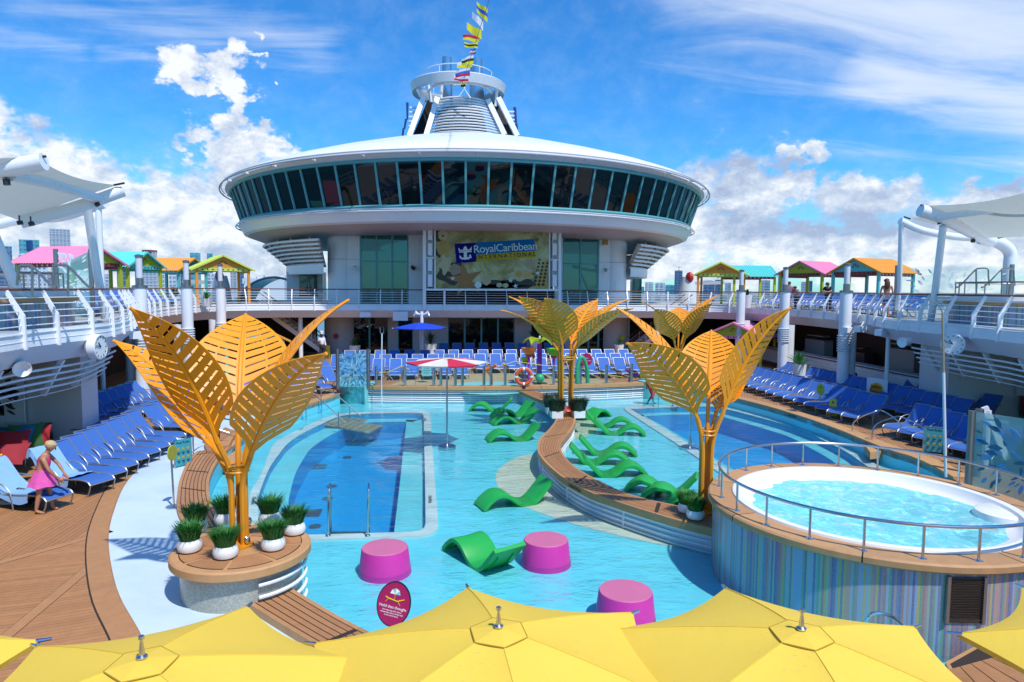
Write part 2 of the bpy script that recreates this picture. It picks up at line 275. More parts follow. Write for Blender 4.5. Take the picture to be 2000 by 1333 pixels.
# mosaic: vertical stripes of small tiles (u = arc length in m, v = height in m)
def mosaic(name, pal, sw=.028, stripes=True, grout=(.35, .37, .38)):
    m = bpy.data.materials.new(name); m.use_nodes = True; t = NT(m.node_tree); b = t.n['Principled BSDF']; b.inputs['Roughness'].default_value = .25
    uv = t.new('ShaderNodeUVMap'); s = t.new('ShaderNodeSeparateXYZ'); t.l.new(uv.outputs[0], s.inputs[0]); u, v = s.outputs[0], s.outputs[1]
    iu = t.m('FLOOR', t.m('DIVIDE', u, sw)); iq = t.m('FLOOR', t.m('DIVIDE', u, .035)); iv = t.m('FLOOR', t.m('DIVIDE', v, sw * .8))
    wn = t.new('ShaderNodeTexWhiteNoise'); wn.noise_dimensions = '2D'; cb = t.new('ShaderNodeCombineXYZ'); t.l.new(iu, cb.inputs[0]); t.l.new(iv, cb.inputs[1]); t.l.new(cb.outputs[0], wn.inputs['Vector'])
    if stripes:
        w1 = t.new('ShaderNodeTexWhiteNoise'); w1.noise_dimensions = '1D'; t.l.new(iq, w1.inputs['W']); k = w1.outputs['Value']
        pass
    else: k = wn.outputs['Value']
    cc = t.ramp(k, [(i / len(pal), c) for i, c in enumerate(pal)], 'CONSTANT')
    cc = t.mix(t.m('MULTIPLY', wn.outputs['Value'], .22), cc, (.45, .45, .45, 1))
    gr = t.m('MINIMUM', t.m('MINIMUM', t.m('FRACT', t.m('DIVIDE', u, sw)), t.m('FRACT', t.m('DIVIDE', v, sw * .8))), 1.0)
    cc = t.mix(t.m('LESS_THAN', gr, .14), cc, (*grout, 1)); t.l.new(cc, b.inputs['Base Color']); MATS[name] = m; return m
PAL = [(.05, .09, .30), (.22, .36, .55), (.30, .15, .14), (.42, .38, .06), (.08, .30, .18), (.10, .38, .42), (.16, .12, .30), (.46, .25, .17), (.22, .42, .30), (.34, .22, .24), (.18, .34, .58), (.09, .16, .34)]
mosaic_stripe = mosaic('striped_mosaic', PAL, .0175)
mosaic_pale = mosaic('pale_mosaic', [(.30, .30, .24), (.36, .36, .29), (.26, .28, .23), (.40, .40, .34), (.24, .27, .24)], .022, False, (.36, .36, .32))
mosaic_cyan = mosaic('cyan_mosaic', [(.12, .48, .46), (.16, .54, .50), (.10, .42, .42), (.20, .58, .54)], .03, False, (.2, .5, .48))

# ------------------------------------------------------------------ mesh helper
class MB:
    def __init__(s): s.v = []; s.f = []; s.uv = {}; s.mi = []; s.cur = 0
    def add(s, vs_, fs, uvs=None):
        o = len(s.v); s.v += [tuple(p) for p in vs_]
        for i, f in enumerate(fs):
            s.f.append([o + k for k in f]); s.mi.append(s.cur)
            if uvs: s.uv[len(s.f) - 1] = [uvs[k] for k in f]
        return s
    def box(s, c, d, rz=0, M=None):
        x, y, z = (q / 2 for q in d); pts = [Vector((a * x, b * y, e * z)) for a in (-1, 1) for b in (-1, 1) for e in (-1, 1)]
        R = Matrix.Rotation(rz, 3, 'Z') if M is None else M
        return s.add([R @ p + Vector(c) for p in pts], [(0, 1, 3, 2), (4, 6, 7, 5), (0, 4, 5, 1), (2, 3, 7, 6), (0, 2, 6, 4), (1, 5, 7, 3)])
    def beam(s, a, b, w, h=None, up=(0, 0, 1)):
        a = Vector(a); b = Vector(b); h = h or w; d = (b - a); L = d.length; d.normalize(); sd_ = d.cross(Vector(up))
        if sd_.length < 1e-3: sd_ = d.cross(Vector((1, 0, 0)))
        sd_.normalize(); u = sd_.cross(d); M = Matrix((d, sd_, u)).transposed(); return s.box((a + b) / 2, (L, w, h), M=M)
    def tube(s, pts, r, n=8, cap=True, closed=False):
        pts = [Vector(p) for p in pts]; m = len(pts); rs = r if isinstance(r, (list, tuple)) else [r] * m; o = len(s.v); vs_ = []; up = None
        for i, p in enumerate(pts):
            a = pts[(i - 1) % m] if (i or closed) else p; b = pts[(i + 1) % m] if (i < m - 1 or closed) else p; t = (b - a).normalized()
            if up is None: up = t.orthogonal().normalized()
            up = (up - t * up.dot(t)); up = up.normalized() if up.length > 1e-6 else t.orthogonal().normalized(); sd_ = t.cross(up)
            vs_ += [p + (up * cos(2 * pi * k / n) + sd_ * sin(2 * pi * k / n)) * rs[i] for k in range(n)]
        fs = []
        for i in range(m if closed else m - 1):
            j = (i + 1) % m
            for k in range(n): l = (k + 1) % n; fs.append((i * n + k, j * n + k, j * n + l, i * n + l))
        if cap and not closed: fs += [tuple(range(n - 1, -1, -1))[::-1][::-1], tuple(range((m - 1) * n, m * n))]
        return s.add(vs_, fs)
    def lathe(s, prof, n=24, c=(0, 0, 0), a0=0.0, a1=2 * pi, uvr=None, cap=False):
        full = abs(a1 - a0 - 2 * pi) < 1e-4; m = n if full else n + 1; vs_ = []; uv = []; run = 0
        for j, (r, z) in enumerate(prof):
            for i in range(m):
                a = a0 + (a1 - a0) * i / n; vs_.append((c[0] + r * cos(a), c[1] + r * sin(a), c[2] + z))
        o = len(s.v); s.v += vs_
        for j in range(len(prof) - 1):
            for i in range(n):
                k = (i + 1) % m; s.f.append([o + j * m + i, o + j * m + k, o + (j + 1) * m + k, o + (j + 1) * m + i]); s.mi.append(s.cur)
                if uvr: s.uv[len(s.f) - 1] = [(a * uvr, z) for a, z in (((a1 - a0) * i / n, prof[j][1]), ((a1 - a0) * (i + 1) / n, prof[j][1]), ((a1 - a0) * (i + 1) / n, prof[j + 1][1]), ((a1 - a0) * i / n, prof[j + 1][1]))]
        return s
    def poly(s, pts, z0, z1):          # extruded outline
        n = len(pts)
        area = sum(pts[i][0] * pts[(i + 1) % n][1] - pts[(i + 1) % n][0] * pts[i][1] for i in range(n))
        if area < 0: pts = pts[::-1]
        return s.add([(p[0], p[1], z0) for p in pts] + [(p[0], p[1], z1) for p in pts], [tuple(range(n - 1, -1, -1)), tuple(range(n, 2 * n))] + [(i, (i + 1) % n, (i + 1) % n + n, i + n) for i in range(n)])
    def ribbon(s, A, B, z0, z1, i0=0, i1=None):     # solid between two matched edges
        A = A[i0:i1]; B = B[i0:i1]; n = len(A); vs_ = []
        za = lambda i: z1[i] if isinstance(z1, list) else z1
        for i in range(n): vs_ += [(A[i][0], A[i][1], z0), (B[i][0], B[i][1], z0), (B[i][0], B[i][1], za(i)), (A[i][0], A[i][1], za(i))]
        fs = [(0, 1, 2, 3), tuple(range(4 * n - 1, 4 * n - 5, -1))]
        for i in range(n - 1):
            a = 4 * i; b = a + 4; fs += [(a + k, b + k, b + (k + 1) % 4, a + (k + 1) % 4) for k in range(4)]
        return s.add(vs_, fs)
    def grid(s, P, uv=None):            # P[i][j] surface patch
        n = len(P); m = len(P[0]); return s.add([p for r in P for p in r], [(i * m + j, i * m + j + 1, (i + 1) * m + j + 1, (i + 1) * m + j) for i in range(n - 1) for j in range(m - 1)], [q for r in uv for q in r] if uv else None)
    def sphere(s, c, r, n=12, sq=(1, 1, 1)):
        k = n // 2; prof = [(max(1e-4, sin(pi * i / k)), -cos(pi * i / k)) for i in range(k + 1)]; o = len(s.v); s.lathe(prof, n)
        for i in range(o, len(s.v)): p = s.v[i]; s.v[i] = (c[0] + p[0] * r * sq[0], c[1] + p[1] * r * sq[1], c[2] + p[2] * r * sq[2])
        return s
    def xf(s, M): s.v = [tuple(M @ Vector(p)) for p in s.v]; return s

def mesh_of(name, mb, mats, smooth=35, off=(0, 0, 0)):
    me = bpy.data.meshes.new(name); ox, oy, oz = off
    me.from_pydata([(p[0] - ox, p[1] - oy, p[2] - oz) for p in mb.v], [], mb.f)
    mats = mats if isinstance(mats, (list, tuple)) else [mats]
    for m in mats: me.materials.append(m)
    if len(mats) > 1: me.polygons.foreach_set('material_index', mb.mi)
    if mb.uv:
        ul = me.uv_layers.new(name='UVMap'); k = 0
        for fi, f in enumerate(mb.f):
            u = mb.uv.get(fi)
            for j in range(len(f)): ul.data[k].uv = u[j] if u else (0, 0); k += 1
    if smooth: me.shade_smooth(); me.set_sharp_from_angle(angle=radians(smooth))
    me.update(); return me
def worldloc(o):
    p = Vector(o.location)
    while o.parent: o = o.parent; p += o.location
    return p
def obj(name, mb, mats, parent=None, smooth=35, local=False, **pr):
    """one mesh object; its vertices are given in world space (or the parent's space when local)"""
    if parent is not None:
        o = bpy.data.objects.new(name, mesh_of(name, mb, mats, smooth, (0, 0, 0) if local else worldloc(parent))); o.parent = parent
    else: o = bpy.data.objects.new(name, mesh_of(name, mb, mats, smooth))
    col.objects.link(o)
    for k, v in pr.items(): o[k] = v
    return o
def tag(o, label, cat, group=None):
    o['label'] = label; o['category'] = cat
    if group: o['group'] = group
    return o
def thing(name, label, cat, loc=(0, 0, 0), rz=0, group=None):
    o = bpy.data.objects.new(name, None); col.objects.link(o); o.location = loc; o.rotation_euler = (0, 0, rz); o.empty_display_size = .1
    return tag(o, label, cat, group)
def struct(name, mb, m, **k): return obj(name, mb, m, kind='structure', **k)
def dup(root, loc, rz, label=None, group=None, scale=None):
    def cp(o, par):
        c = o.copy(); col.objects.link(c); c.parent = par
        for ch in kids.get(o, ()): cp(ch, c)
        return c
    kids = {}
    def walk(o):
        kids[o] = list(o.children)
        for c in o.children: walk(c)
    walk(root); r = cp(root, None); r.location = loc; r.rotation_euler = (0, 0, rz)
    if label: r['label'] = label
    if group: r['group'] = group
    if scale: r.scale = scale
    return r
def cr(pts, n=8, closed=False):        # Catmull-Rom through the points
    P = [Vector(p) for p in pts]; m = len(P); out = []
    for i in range(m if closed else m - 1):
        p0 = P[(i - 1) % m] if (i or closed) else P[0] * 2 - P[1]; p1 = P[i]; p2 = P[(i + 1) % m]; p3 = P[(i + 2) % m] if (i + 2 < m or closed) else P[m - 1] * 2 - P[m - 2]
        for k in range(n):
            t = k / n; out.append(0.5 * ((2 * p1) + (p2 - p0) * t + (2 * p0 - 5 * p1 + 4 * p2 - p3) * t * t + (3 * p1 - p0 - 3 * p2 + p3) * t ** 3))
    if not closed: out.append(P[-1])
    return out
def resample(pts, n):
    P = [Vector(p) for p in pts]; L = [0]
    for a, b in zip(P, P[1:]): L.append(L[-1] + (b - a).length)
    out = []; j = 0
    for i in range(n):
        t = L[-1] * i / (n - 1)
        while j < len(P) - 2 and L[j + 1] < t: j += 1
        out.append(P[j].lerp(P[j + 1], (t - L[j]) / max(1e-9, L[j + 1] - L[j])))
    return out
def length(P): return sum((Vector(b) - Vector(a)).length for a, b in zip(P, P[1:]))
def lerp(a, b, t): return Vector(a).lerp(Vector(b), t)
def offset(P, d):                      # shift a flat curve sideways (left positive)
    out = []
    for i, p in enumerate(P):
        a = P[max(0, i - 1)]; b = P[min(len(P) - 1, i + 1)]; t = (Vector(b) - Vector(a)); t.z = 0; t.normalize(); out.append(Vector((p[0] - t.y * d, p[1] + t.x * d, p[2])))
    return out
def setz(P, z): return [Vector((p[0], p[1], z)) for p in P]
def circle(c, r, n=32, z=0, a0=0, a1=2 * pi): return [Vector((c[0] + r * cos(a0 + (a1 - a0) * i / n), c[1] + r * sin(a0 + (a1 - a0) * i / n), z)) for i in range(n)]
FONT = {}
def text(body, size, loc, xdir, ydir, m, parent=None, name='lettering', depth=.004, align='CENTER', space=1.0, **pr):
    c = bpy.data.curves.new(name, 'FONT'); c.body = body; c.size = size; c.align_x = align; c.align_y = 'CENTER'; c.extrude = depth; c.space_character = space
    o = bpy.data.objects.new(name, c); col.objects.link(o); bpy.context.view_layer.update()
    me = bpy.data.meshes.new_from_object(o.evaluated_get(bpy.context.evaluated_depsgraph_get())); bpy.data.objects.remove(o)
    X = Vector(xdir).normalized(); Y = Vector(ydir).normalized(); Z = X.cross(Y); M = Matrix((X, Y, Z)).transposed().to_4x4(); M.translation = Vector(loc)
    me.transform(M); me.materials.clear(); me.materials.append(m)
    if parent is not None: me.transform(Matrix.Translation(-worldloc(parent)))
    o = bpy.data.objects.new(name, me); col.objects.link(o)
    if parent is not None: o.parent = parent
    for k, v in pr.items(): o[k] = v
    return o
ORD = ['first', 'second', 'third', 'fourth', 'fifth', 'sixth', 'seventh', 'eighth', 'ninth', 'tenth', 'eleventh', 'twelfth', 'thirteenth', 'fourteenth', 'fifteenth', 'sixteenth', 'seventeenth', 'eighteenth', 'nineteenth', 'twentieth',
       'twenty-first', 'twenty-second', 'twenty-third', 'twenty-fourth', 'twenty-fifth', 'twenty-sixth', 'twenty-seventh', 'twenty-eighth', 'twenty-ninth', 'thirtieth', 'thirty-first', 'thirty-second']
CX = 3.8                               # centreline of the ship
DK, DZ, WZ = 3.75, 0.0, -0.40          # upper deck, pool deck, water level
from mathutils.geometry import tessellate_polygon
def sheet(outer, holes, z, mb=None):
    mb = mb or MB(); loops = [[Vector((p[0], p[1], 0)) for p in outer]] + [[Vector((p[0], p[1], 0)) for p in h] for h in holes]
    tri = tessellate_polygon(loops); pts = [p for l in loops for p in l]; fs = []
    for t in tri:
        a, b, c = (pts[i] for i in t); fs.append(t if (b - a).cross(c - a).z > 0 else (t[0], t[2], t[1]))
    return mb.add([(p.x, p.y, z) for p in pts], fs)
def wall(P, z0, z1, mb=None, uv=True):
    mb = mb or MB(); L = 0; A = []; U = []
    for i, p in enumerate(P):
        if i: L += (Vector(p) - Vector(P[i - 1])).length
        A.append([(p[0], p[1], z0), (p[0], p[1], z1)]); U.append([(L, z0), (L, z1)])
    return mb.grid(A, U)

# ------------------------------------------------------------------ sea
sea_m = bpy.data.materials.new('sea'); sea_m.use_nodes = True; _t = NT(sea_m.node_tree); _b = _t.n['Principled BSDF']; _b.inputs['Base Color'].default_value = (.03, .12, .14, 1); _b.inputs['Roughness'].default_value = .25
_bn = _t.new('ShaderNodeBump'); _bn.inputs['Strength'].default_value = .4; _t.l.new(_t.noise(_t.new('ShaderNodeTexCoord').outputs['Object'], .15, 4), _bn.inputs['Height']); _t.l.new(_bn.outputs[0], _b.inputs['Normal'])
struct('sea', MB().grid([[(x, y, -38) for y in (-6000, 0, 6000, 30000)] for x in (-30000, 0, 30000)]), sea_m)

# ------------------------------------------------------------------ pool outline
IC, IR, IB, IT = (-3.04, 11.27), 1.08, .93, .70           # planter island
HC, HR = (8.13, 11.5), 2.92                               # hot tub
bench_in = cr([G(x, y, .06) for x, y in [(436, 1030), (424, 1007), (413, 984), (408, 958), (411, 932), (427, 900), (453, 872), (490, 845), (527, 820), (560, 804), (600, 790), (640, 777), (664, 768)]], 5)
bench_in = setz(bench_in, 0)
right_in = setz(cr([G(x, y, .04) for x, y in [(1310, 752), (1360, 762), (1415, 773), (1500, 794), (1577, 817.6), (1642, 841), (1688, 860), (1740, 880), (1780, 892), (1817, 908), (1862, 932)]], 5), 0)
bw = lambda x: 31.72 + ((x - 3.2) / 7.6) ** 2 * .95
back_in = [Vector((x, bw(x), 0)) for x in [-2.9 + i * 13.6 / 40 for i in range(41)]]
front_a = [Vector(p) for p in ((12.2, 12.2, 0), (12.2, 4.9, 0), (5.2, 4.9, 0), (4.75, 6.2, 0))]
front_in = cr([(4.5, 7.3, 0), (3.5, 7.5, 0), (2.2, 7.7, 0), (.4, 8.4, 0), (-1.1, 9.6, 0), (-2.6, 11.0, 0)], 5)
pool_out = bench_in + back_in + right_in + front_a + front_in
# decks
DECK = [(-21, -10), (29, -10), (29, 54.5), (-21, 54.5)]
teakdeck = bpy.data.materials.new('teak_deck'); teakdeck.use_nodes = True; t_ = NT(teakdeck.node_tree); b_ = t_.n['Principled BSDF']
g_ = t_.new('ShaderNodeTexCoord').outputs['Object']; rm = t_.new('ShaderNodeMapping'); rm.inputs['Rotation'].default_value = (0, 0, radians(24)); t_.l.new(g_, rm.inputs[0])
s_ = t_.new('ShaderNodeSeparateXYZ'); t_.l.new(rm.outputs[0], s_.inputs[0]); fx = t_.m('DIVIDE', s_.outputs[0], .125)
wn_ = t_.new('ShaderNodeTexWhiteNoise'); wn_.noise_dimensions = '1D'; t_.l.new(t_.m('FLOOR', fx), wn_.inputs['W'])
k_ = t_.m('ADD', t_.m('MULTIPLY', t_.noise(g_, 4, 7, .65), .8), t_.m('MULTIPLY', wn_.outputs['Value'], .25))
c_ = t_.ramp(k_, [(.2, (.30, .14, .06)), (.6, (.40, .20, .085)), (.95, (.48, .25, .11))]); c_ = t_.mix(t_.m('LESS_THAN', t_.m('FRACT', fx), .09), c_, (.04, .025, .018, 1))
t_.l.new(c_, b_.inputs['Base Color']); b_.inputs['Roughness'].default_value = .6
struct('pool_deck', sheet(DECK, [pool_out], -.006), teakdeck)
# shallow basin, lips, deep basins, water
def lips(o, i): return [setz(cr([G(x, y, WZ) for x, y in q], 5, closed=True), 0) for q in (o, i)]
lo, li = lips([(486, 981), (492, 952), (512, 919), (532, 868), (557, 849), (595, 831), (624, 818), (655, 808), (700, 803), (780, 801), (828, 801.5), (840, 808), (843, 850), (848, 920), (854, 1000), (855, 1024), (848, 1034), (825, 1042), (760, 1044.5), (680, 1047), (600, 1049), (520, 1050), (488, 1035)],
              [(505, 970), (513, 942), (528, 908), (545, 884), (565, 861), (600, 839), (630, 825), (660, 812), (700, 806.5), (780, 804.5), (818, 805), (827, 810), (828, 850), (830, 920), (831, 1000), (831, 1018), (826, 1028), (808, 1034), (750, 1036), (680, 1038), (600, 1040), (530, 1040), (508, 1020)])
ro, ri = lips([(1220, 797), (1232, 793), (1290, 789), (1344, 788), (1402, 788), (1480, 806), (1577, 832), (1626, 853), (1675, 877), (1712, 905), (1760, 935), (1700, 985), (1560, 985), (1440, 940), (1360, 889), (1300, 850), (1250, 818)],
              [(1233, 798), (1245, 796.5), (1290, 794), (1344, 793), (1396, 793), (1470, 810), (1562, 836), (1610, 858), (1655, 881), (1690, 905), (1725, 930), (1680, 970), (1560, 970), (1455, 932), (1378, 886), (1318, 847), (1270, 819)])
struct('pool_floor', sheet([(-9, 4.5), (17, 4.5), (17, 35), (-9, 35)], [lo, ro], -.50), poolfloor)
def shrink(P, d):
    n = len(P); out = []
    for i in range(n):
        a = P[i - 3]; b = P[(i + 3) % n]; t = (b - a).normalized(); out.append(P[i] + Vector((-t.y, t.x, 0)) * d)
    return out
for (o_, i_, nm, ledd) in ((lo, li, 'left', .75), (ro, ri, 'right', .7)):
    ar = sum(i_[k].x * i_[(k + 1) % len(i_)].y - i_[(k + 1) % len(i_)].x * i_[k].y for k in range(len(i_))); sg = 1 if ar > 0 else -1
    mb = sheet(o_, [i_], -.452)
    for P in (o_, i_): wall(P + [P[0]], -.51, -.452, mb)
    struct('pool_lip', mb, lipm)
    cen = sum(i_, Vector()) / len(i_)
    ins = shrink(i_, (.72 if nm == 'left' else .55) * sg)
    if nm == 'left': ins = [Vector((min(p.x, -.68), p.y if i_[k].y > 15.6 else i_[k].y + .03, 0)) for k, p in enumerate(ins)]
    mb = MB(); wall(i_ + [i_[0]], -.70, -.46, mb); struct('pool_step_wall', mb, deepm)
    n = len(i_); mb = MB(); mb.grid([[(a.x, a.y, -.70), (b.x, b.y, -.70)] for a, b in zip(i_ + [i_[0]], ins + [ins[0]])]); struct('pool_ledge', mb, ledge)
    mb = MB(); wall(ins + [ins[0]], -1.45, -.70, mb); sheet(ins, [], -1.45, mb); struct('deep_pool_basin', mb, deepm)
    # drains on the bottom
wmb = sheet(pool_out, [], WZ); struct('pool_water', wmb, poolwater)
for (x, y) in [(620, 910), (605, 1000)]:
    p = G(x, y, -1.4); struct('pool_drain', MB().box((p.x, p.y, -1.435), (.62, .6, .02)), dsteel)
for (x, y) in [(648, 948), (615, 1026), (678, 892), (690, 862), (640, 972)]:
    p = G(x, y, -1.4); struct('pool_inlet', MB().lathe([(.001, .02), (.16, .02), (.16, 0)], 14, (p.x, p.y, -1.444)), dsteel)
# cream pads painted on the shallow floor beside the S bench
pad1 = setz(cr([G(x, y, -.48) for x, y in [(1060, 893), (1030, 888), (1000, 897), (975, 915), (968, 935), (980, 962), (1015, 985), (1070, 1006), (1140, 1028), (1230, 1050), (1320, 1068), (1360, 1070), (1250, 1020), (1130, 960)]], 5, closed=True), 0)
pad2 = setz(cr([G(x, y, -.48) for x, y in [(1110, 806), (1150, 812), (1168, 828), (1162, 842), (1140, 853), (1105, 858), (1090, 830)]], 5, closed=True), 0)
mb = MB()
for P in (pad1, pad2): sheet(P, [], -.494, mb)
struct('cream_pool_floor', mb, creamfloor)
# pool walls under the rim
mb = wall(bench_in, -.52, -.02); wall(right_in, -.52, -.02, mb); wall(front_in, -.52, .0, mb); struct('pool_wall', mb, poolfloor)
# pale blue wet floor and its teak border
bf = cr([(4.9, 4.6, 0), (3.6, 4.9, 0), (2.0, 5.4, 0), (-.8, 6.3, 0), (-2.9, 8.1, 0), (-4.15, 10.0, 0), (-5.06, 11.45, 0), (-6.12, 13.59, 0), (-6.84, 15.48, 0), (-7.57, 17.94, 0), (-7.98, 20.65, 0), (-8.25, 23.48, 0), (-8.21, 25.66, 0), (-7.75, 26.94, 0)], 5)
inner = [p for p in bench_in if p.y < 26.9]
struct('wet_floor', sheet(bf + list(reversed(inner)) + list(reversed(front_in)) + [Vector((4.75, 6.2, 0))], [], .010), bluefloor)
bo = offset(bf, .36)
struct('deck_border', MB().ribbon(offset(bf, .02), bo, -.01, .016), teakb)
struct('deck_border_seam', MB().ribbon(bo, offset(bf, .385), -.01, .0135), caulk)

# ------------------------------------------------------------------ planks on the near left deck
def clip(poly, a, b, c):                # keep a*x + b*y <= c
    out = []
    for i in range(len(poly)):
        p, q = poly[i - 1], poly[i]; dp = a * p[0] + b * p[1] - c; dq = a * q[0] + b * q[1] - c
        if (dp <= 0) != (dq <= 0): t = dp / (dp - dq); out.append((p[0] + (q[0] - p[0]) * t, p[1] + (q[1] - p[1]) * t))
        if dq <= 0: out.append(q)
    return out
deckset = thing('plank_deck', 'brown teak plank deck with a pale blue floor curving past it at lower left', 'deck', (-8, 13, 0)); deckset['kind'] = 'structure'; del deckset['category']
obj('caulking', sheet([(-14.5, 3), (-2, 3), (-2, 9), (-6.5, 16.5), (-8.2, 21), (-8.2, 23.5), (-14.5, 23.5)], [], -.0025), caulk, deckset)
def planks(poly, d0, d1, wdt, seam=[]):
    d = (Vector(d1) - Vector(d0)); d.z = 0; d.normalize(); nx, ny = -d.y, d.x
    ks = [p[0] * nx + p[1] * ny for p in poly]; k = min(ks); n = 0
    while k < max(ks):
        q = clip(clip([tuple(p[:2]) for p in poly], nx, ny, k + wdt - .004), -nx, -ny, -(k + .004)); k += wdt
        if len(q) > 2: obj('plank', MB().poly(q, -.0022, .006 + rnd.uniform(-.0012, .0012)), teak, deckset, smooth=0); n += 1
sa0, sa1 = G(0, 1100), G(187, 1047); sb0, sb1 = G(15, 1242), G(185, 1100)
def line(p, q, away):                   # half plane keeping the point 'away' out
    nx, ny = -(q.y - p.y), q.x - p.x; c = nx * p.x + ny * p.y
    return (nx, ny, c) if nx * away.x + ny * away.y > c else (-nx, -ny, -c)
big = [(-14.5, 3), (-2, 3), (-3, 9), (-5.3, 13), (-6.5, 16.5), (-7.8, 20), (-7.9, 23.5), (-14.5, 23.5)]
mid = (sa0 + sb0) / 2 + Vector((-1, 0, 0))
p1 = clip(big, *line(sa0, sa1, G(60, 1200))); p2 = clip(clip(big, *line(sa0, sa1, G(60, 980))), *line(sb0, sb1, G(180, 1250))); p3 = clip(big, *line(sb0, sb1, G(0, 1150)))
def inset(poly, p, q, dist): a, b, c = line(p, q, p); return poly
planks(p1, G(10, 1094), G(150, 1008), .105); planks(p2, G(0, 1165), G(160, 1147), .105); planks(p3, G(40, 1242), G(217, 1212), .105)
for a, b in ((sa0, sa1), (sb0, sb1)):
    d = (b - a).normalized(); e = a - d * 6; f_ = b + d * .3; n_ = Vector((-d.y, d.x, 0)) * .09
    obj('plank', MB().ribbon([e + n_, f_ + n_], [e - n_, f_ - n_], .0, .010), teakb, deckset, smooth=0)
    for s in (1, -1): obj('seam', MB().ribbon([e + n_ * s, f_ + n_ * s], [e + n_ * s * 1.08, f_ + n_ * s * 1.08], .0, .0095), caulk, deckset, smooth=0)

# ------------------------------------------------------------------ benches with curved slats
def bench(name, label, A, B, z0, z1, joints=8, nsl=6, side=None, slatw=True, inset_=.12, face=.16, sides=(1, 1)):
    """A, B: matched edges seen from above; a wooden top with recessed curved strips, white pipe slats below the overhang"""
    n = len(A); root = thing(name, label, 'bench', (A[n // 2].x, A[n // 2].y, z0))
    obj('top', MB().ribbon(A, B, z1 - face, z1 - .006), teakc, root)
    L = length(A); per = max(3, n // joints)
    i = 0
    while i < n - 1:
        j = min(n - 1, i + per)
        if j - i < 2: break
        for (f0, f1) in [(0, inset_)] + [(inset_ + (1 - 2 * inset_) * k / nsl, inset_ + (1 - 2 * inset_) * (k + 1) / nsl) for k in range(nsl)] + [(1 - inset_, 1)]:
            g = .010 / max(.3, (A[i] - B[i]).length); full = f0 == 0 or f1 == 1
            P = [lerp(A[q], B[q], f0 + (g if f0 > 0 else 0)) for q in range(i, j + 1)]; Q = [lerp(A[q], B[q], f1 - (g if f1 < 1 else 0)) for q in range(i, j + 1)]
            ins = .006 if full else .05
            for R_ in (P, Q):
                d = (R_[1] - R_[0]); R_[0] = R_[0] + d.normalized() * min(ins, d.length * .8); d = (R_[-1] - R_[-2]); R_[-1] = R_[-1] - d.normalized() * min(ins, d.length * .8)
            obj('plank', MB().ribbon(P, Q, z1 - .006, z1 + .006), teakb if full else teak, root, smooth=0)
        i = j
    obj('seam_bed', MB().ribbon([lerp(a, b, .01) for a, b in zip(A, B)], [lerp(a, b, .99) for a, b in zip(A, B)], z1 - .0065, z1 - .0035), caulk, root, smooth=0)
    core = [lerp(a, b, .5) for a, b in zip(A, B)]
    def inn(P, dd): return [p + (c_ - p).normalized() * dd for p, c_ in zip(P, core)]
    obj('body', MB().ribbon(inn(A, .12), inn(B, .12), z0, z1 - face), whitegrey, root)
    if slatw:
        for sd_, P in ((sides[0], A), (sides[1], B)):
            if not sd_: continue
            for k in range(4):
                z = z0 + .06 + (z1 - face - z0 - .07) * k / 3.2
                obj('slat', MB().tube(setz(inn(P, .085), z), .024, 6), white, root)
            q = setz(inn(P, .10), z0)
            for t in range(0, n, max(2, n // 9)): obj('slat_bracket', MB().box((q[t].x, q[t].y, (z0 + z1 - face) / 2), (.05, .05, z1 - face - z0)), white, root)
    return root
SL = resample(cr([G(x, y, .1) for x, y in [(1009, 762), (1042, 776), (1073, 790), (1087, 814), (1072, 839), (1057, 853), (1050, 868), (1050, 882), (1060, 898), (1078, 916), (1105, 937), (1150, 961), (1189, 975), (1250, 995), (1327, 1018), (1395, 1034)]], 6), 46)
SR = resample(cr([G(x, y, .1) for x, y in [(1030, 759), (1075, 773), (1100, 786), (1123, 812), (1121, 832), (1111, 847), (1097, 865), (1095, 877), (1105, 895), (1126, 914), (1165, 937), (1216, 961), (1252, 972), (1294, 982), (1345, 992), (1400, 1003)]], 6), 46)
sb = bench('curved_bench', 'long S-shaped wooden bench on white slats winding down the middle of the pool', setz(SL, 0), setz(SR, 0), -.50, .10, joints=7, nsl=7)
def curve_text(body, size, px0, px1, h, parent, m, nrm_off=.012):
    pass
LA = bench_in
bl_in = [p for p in bench_in if p.y < 21.6]; n_ = len(bl_in)
bl_out = resample(cr([G(x, y, .06) for x, y in [(372, 1040), (352, 1015), (345, 990), (347, 960), (352, 937), (366, 905), (384, 884)]], 5), n_)
bench('curved_bench', 'curved wooden bench along the left rim of the pool above the potted grasses', bl_out, bl_in, -.02, .09, joints=4, nsl=6, slatw=False, face=.09)
fr_o = cr([G(462, 1166, .12), G(620, 1262, .12), (.2, 7.3, 0), (2.2, 6.9, 0), (4.4, 6.9, 0)], 8); fr_i = cr([G(548, 1137, .12), G(705, 1227, .12), (.6, 8.1, 0), (2.3, 7.65, 0), (4.3, 7.7, 0)], 8)
bench('curved_bench', 'wooden bench running from the round planter island under the yellow umbrellas', setz(fr_o, 0), setz(fr_i, 0), -.42, .12, joints=4, nsl=5, face=.14, slatw=False)
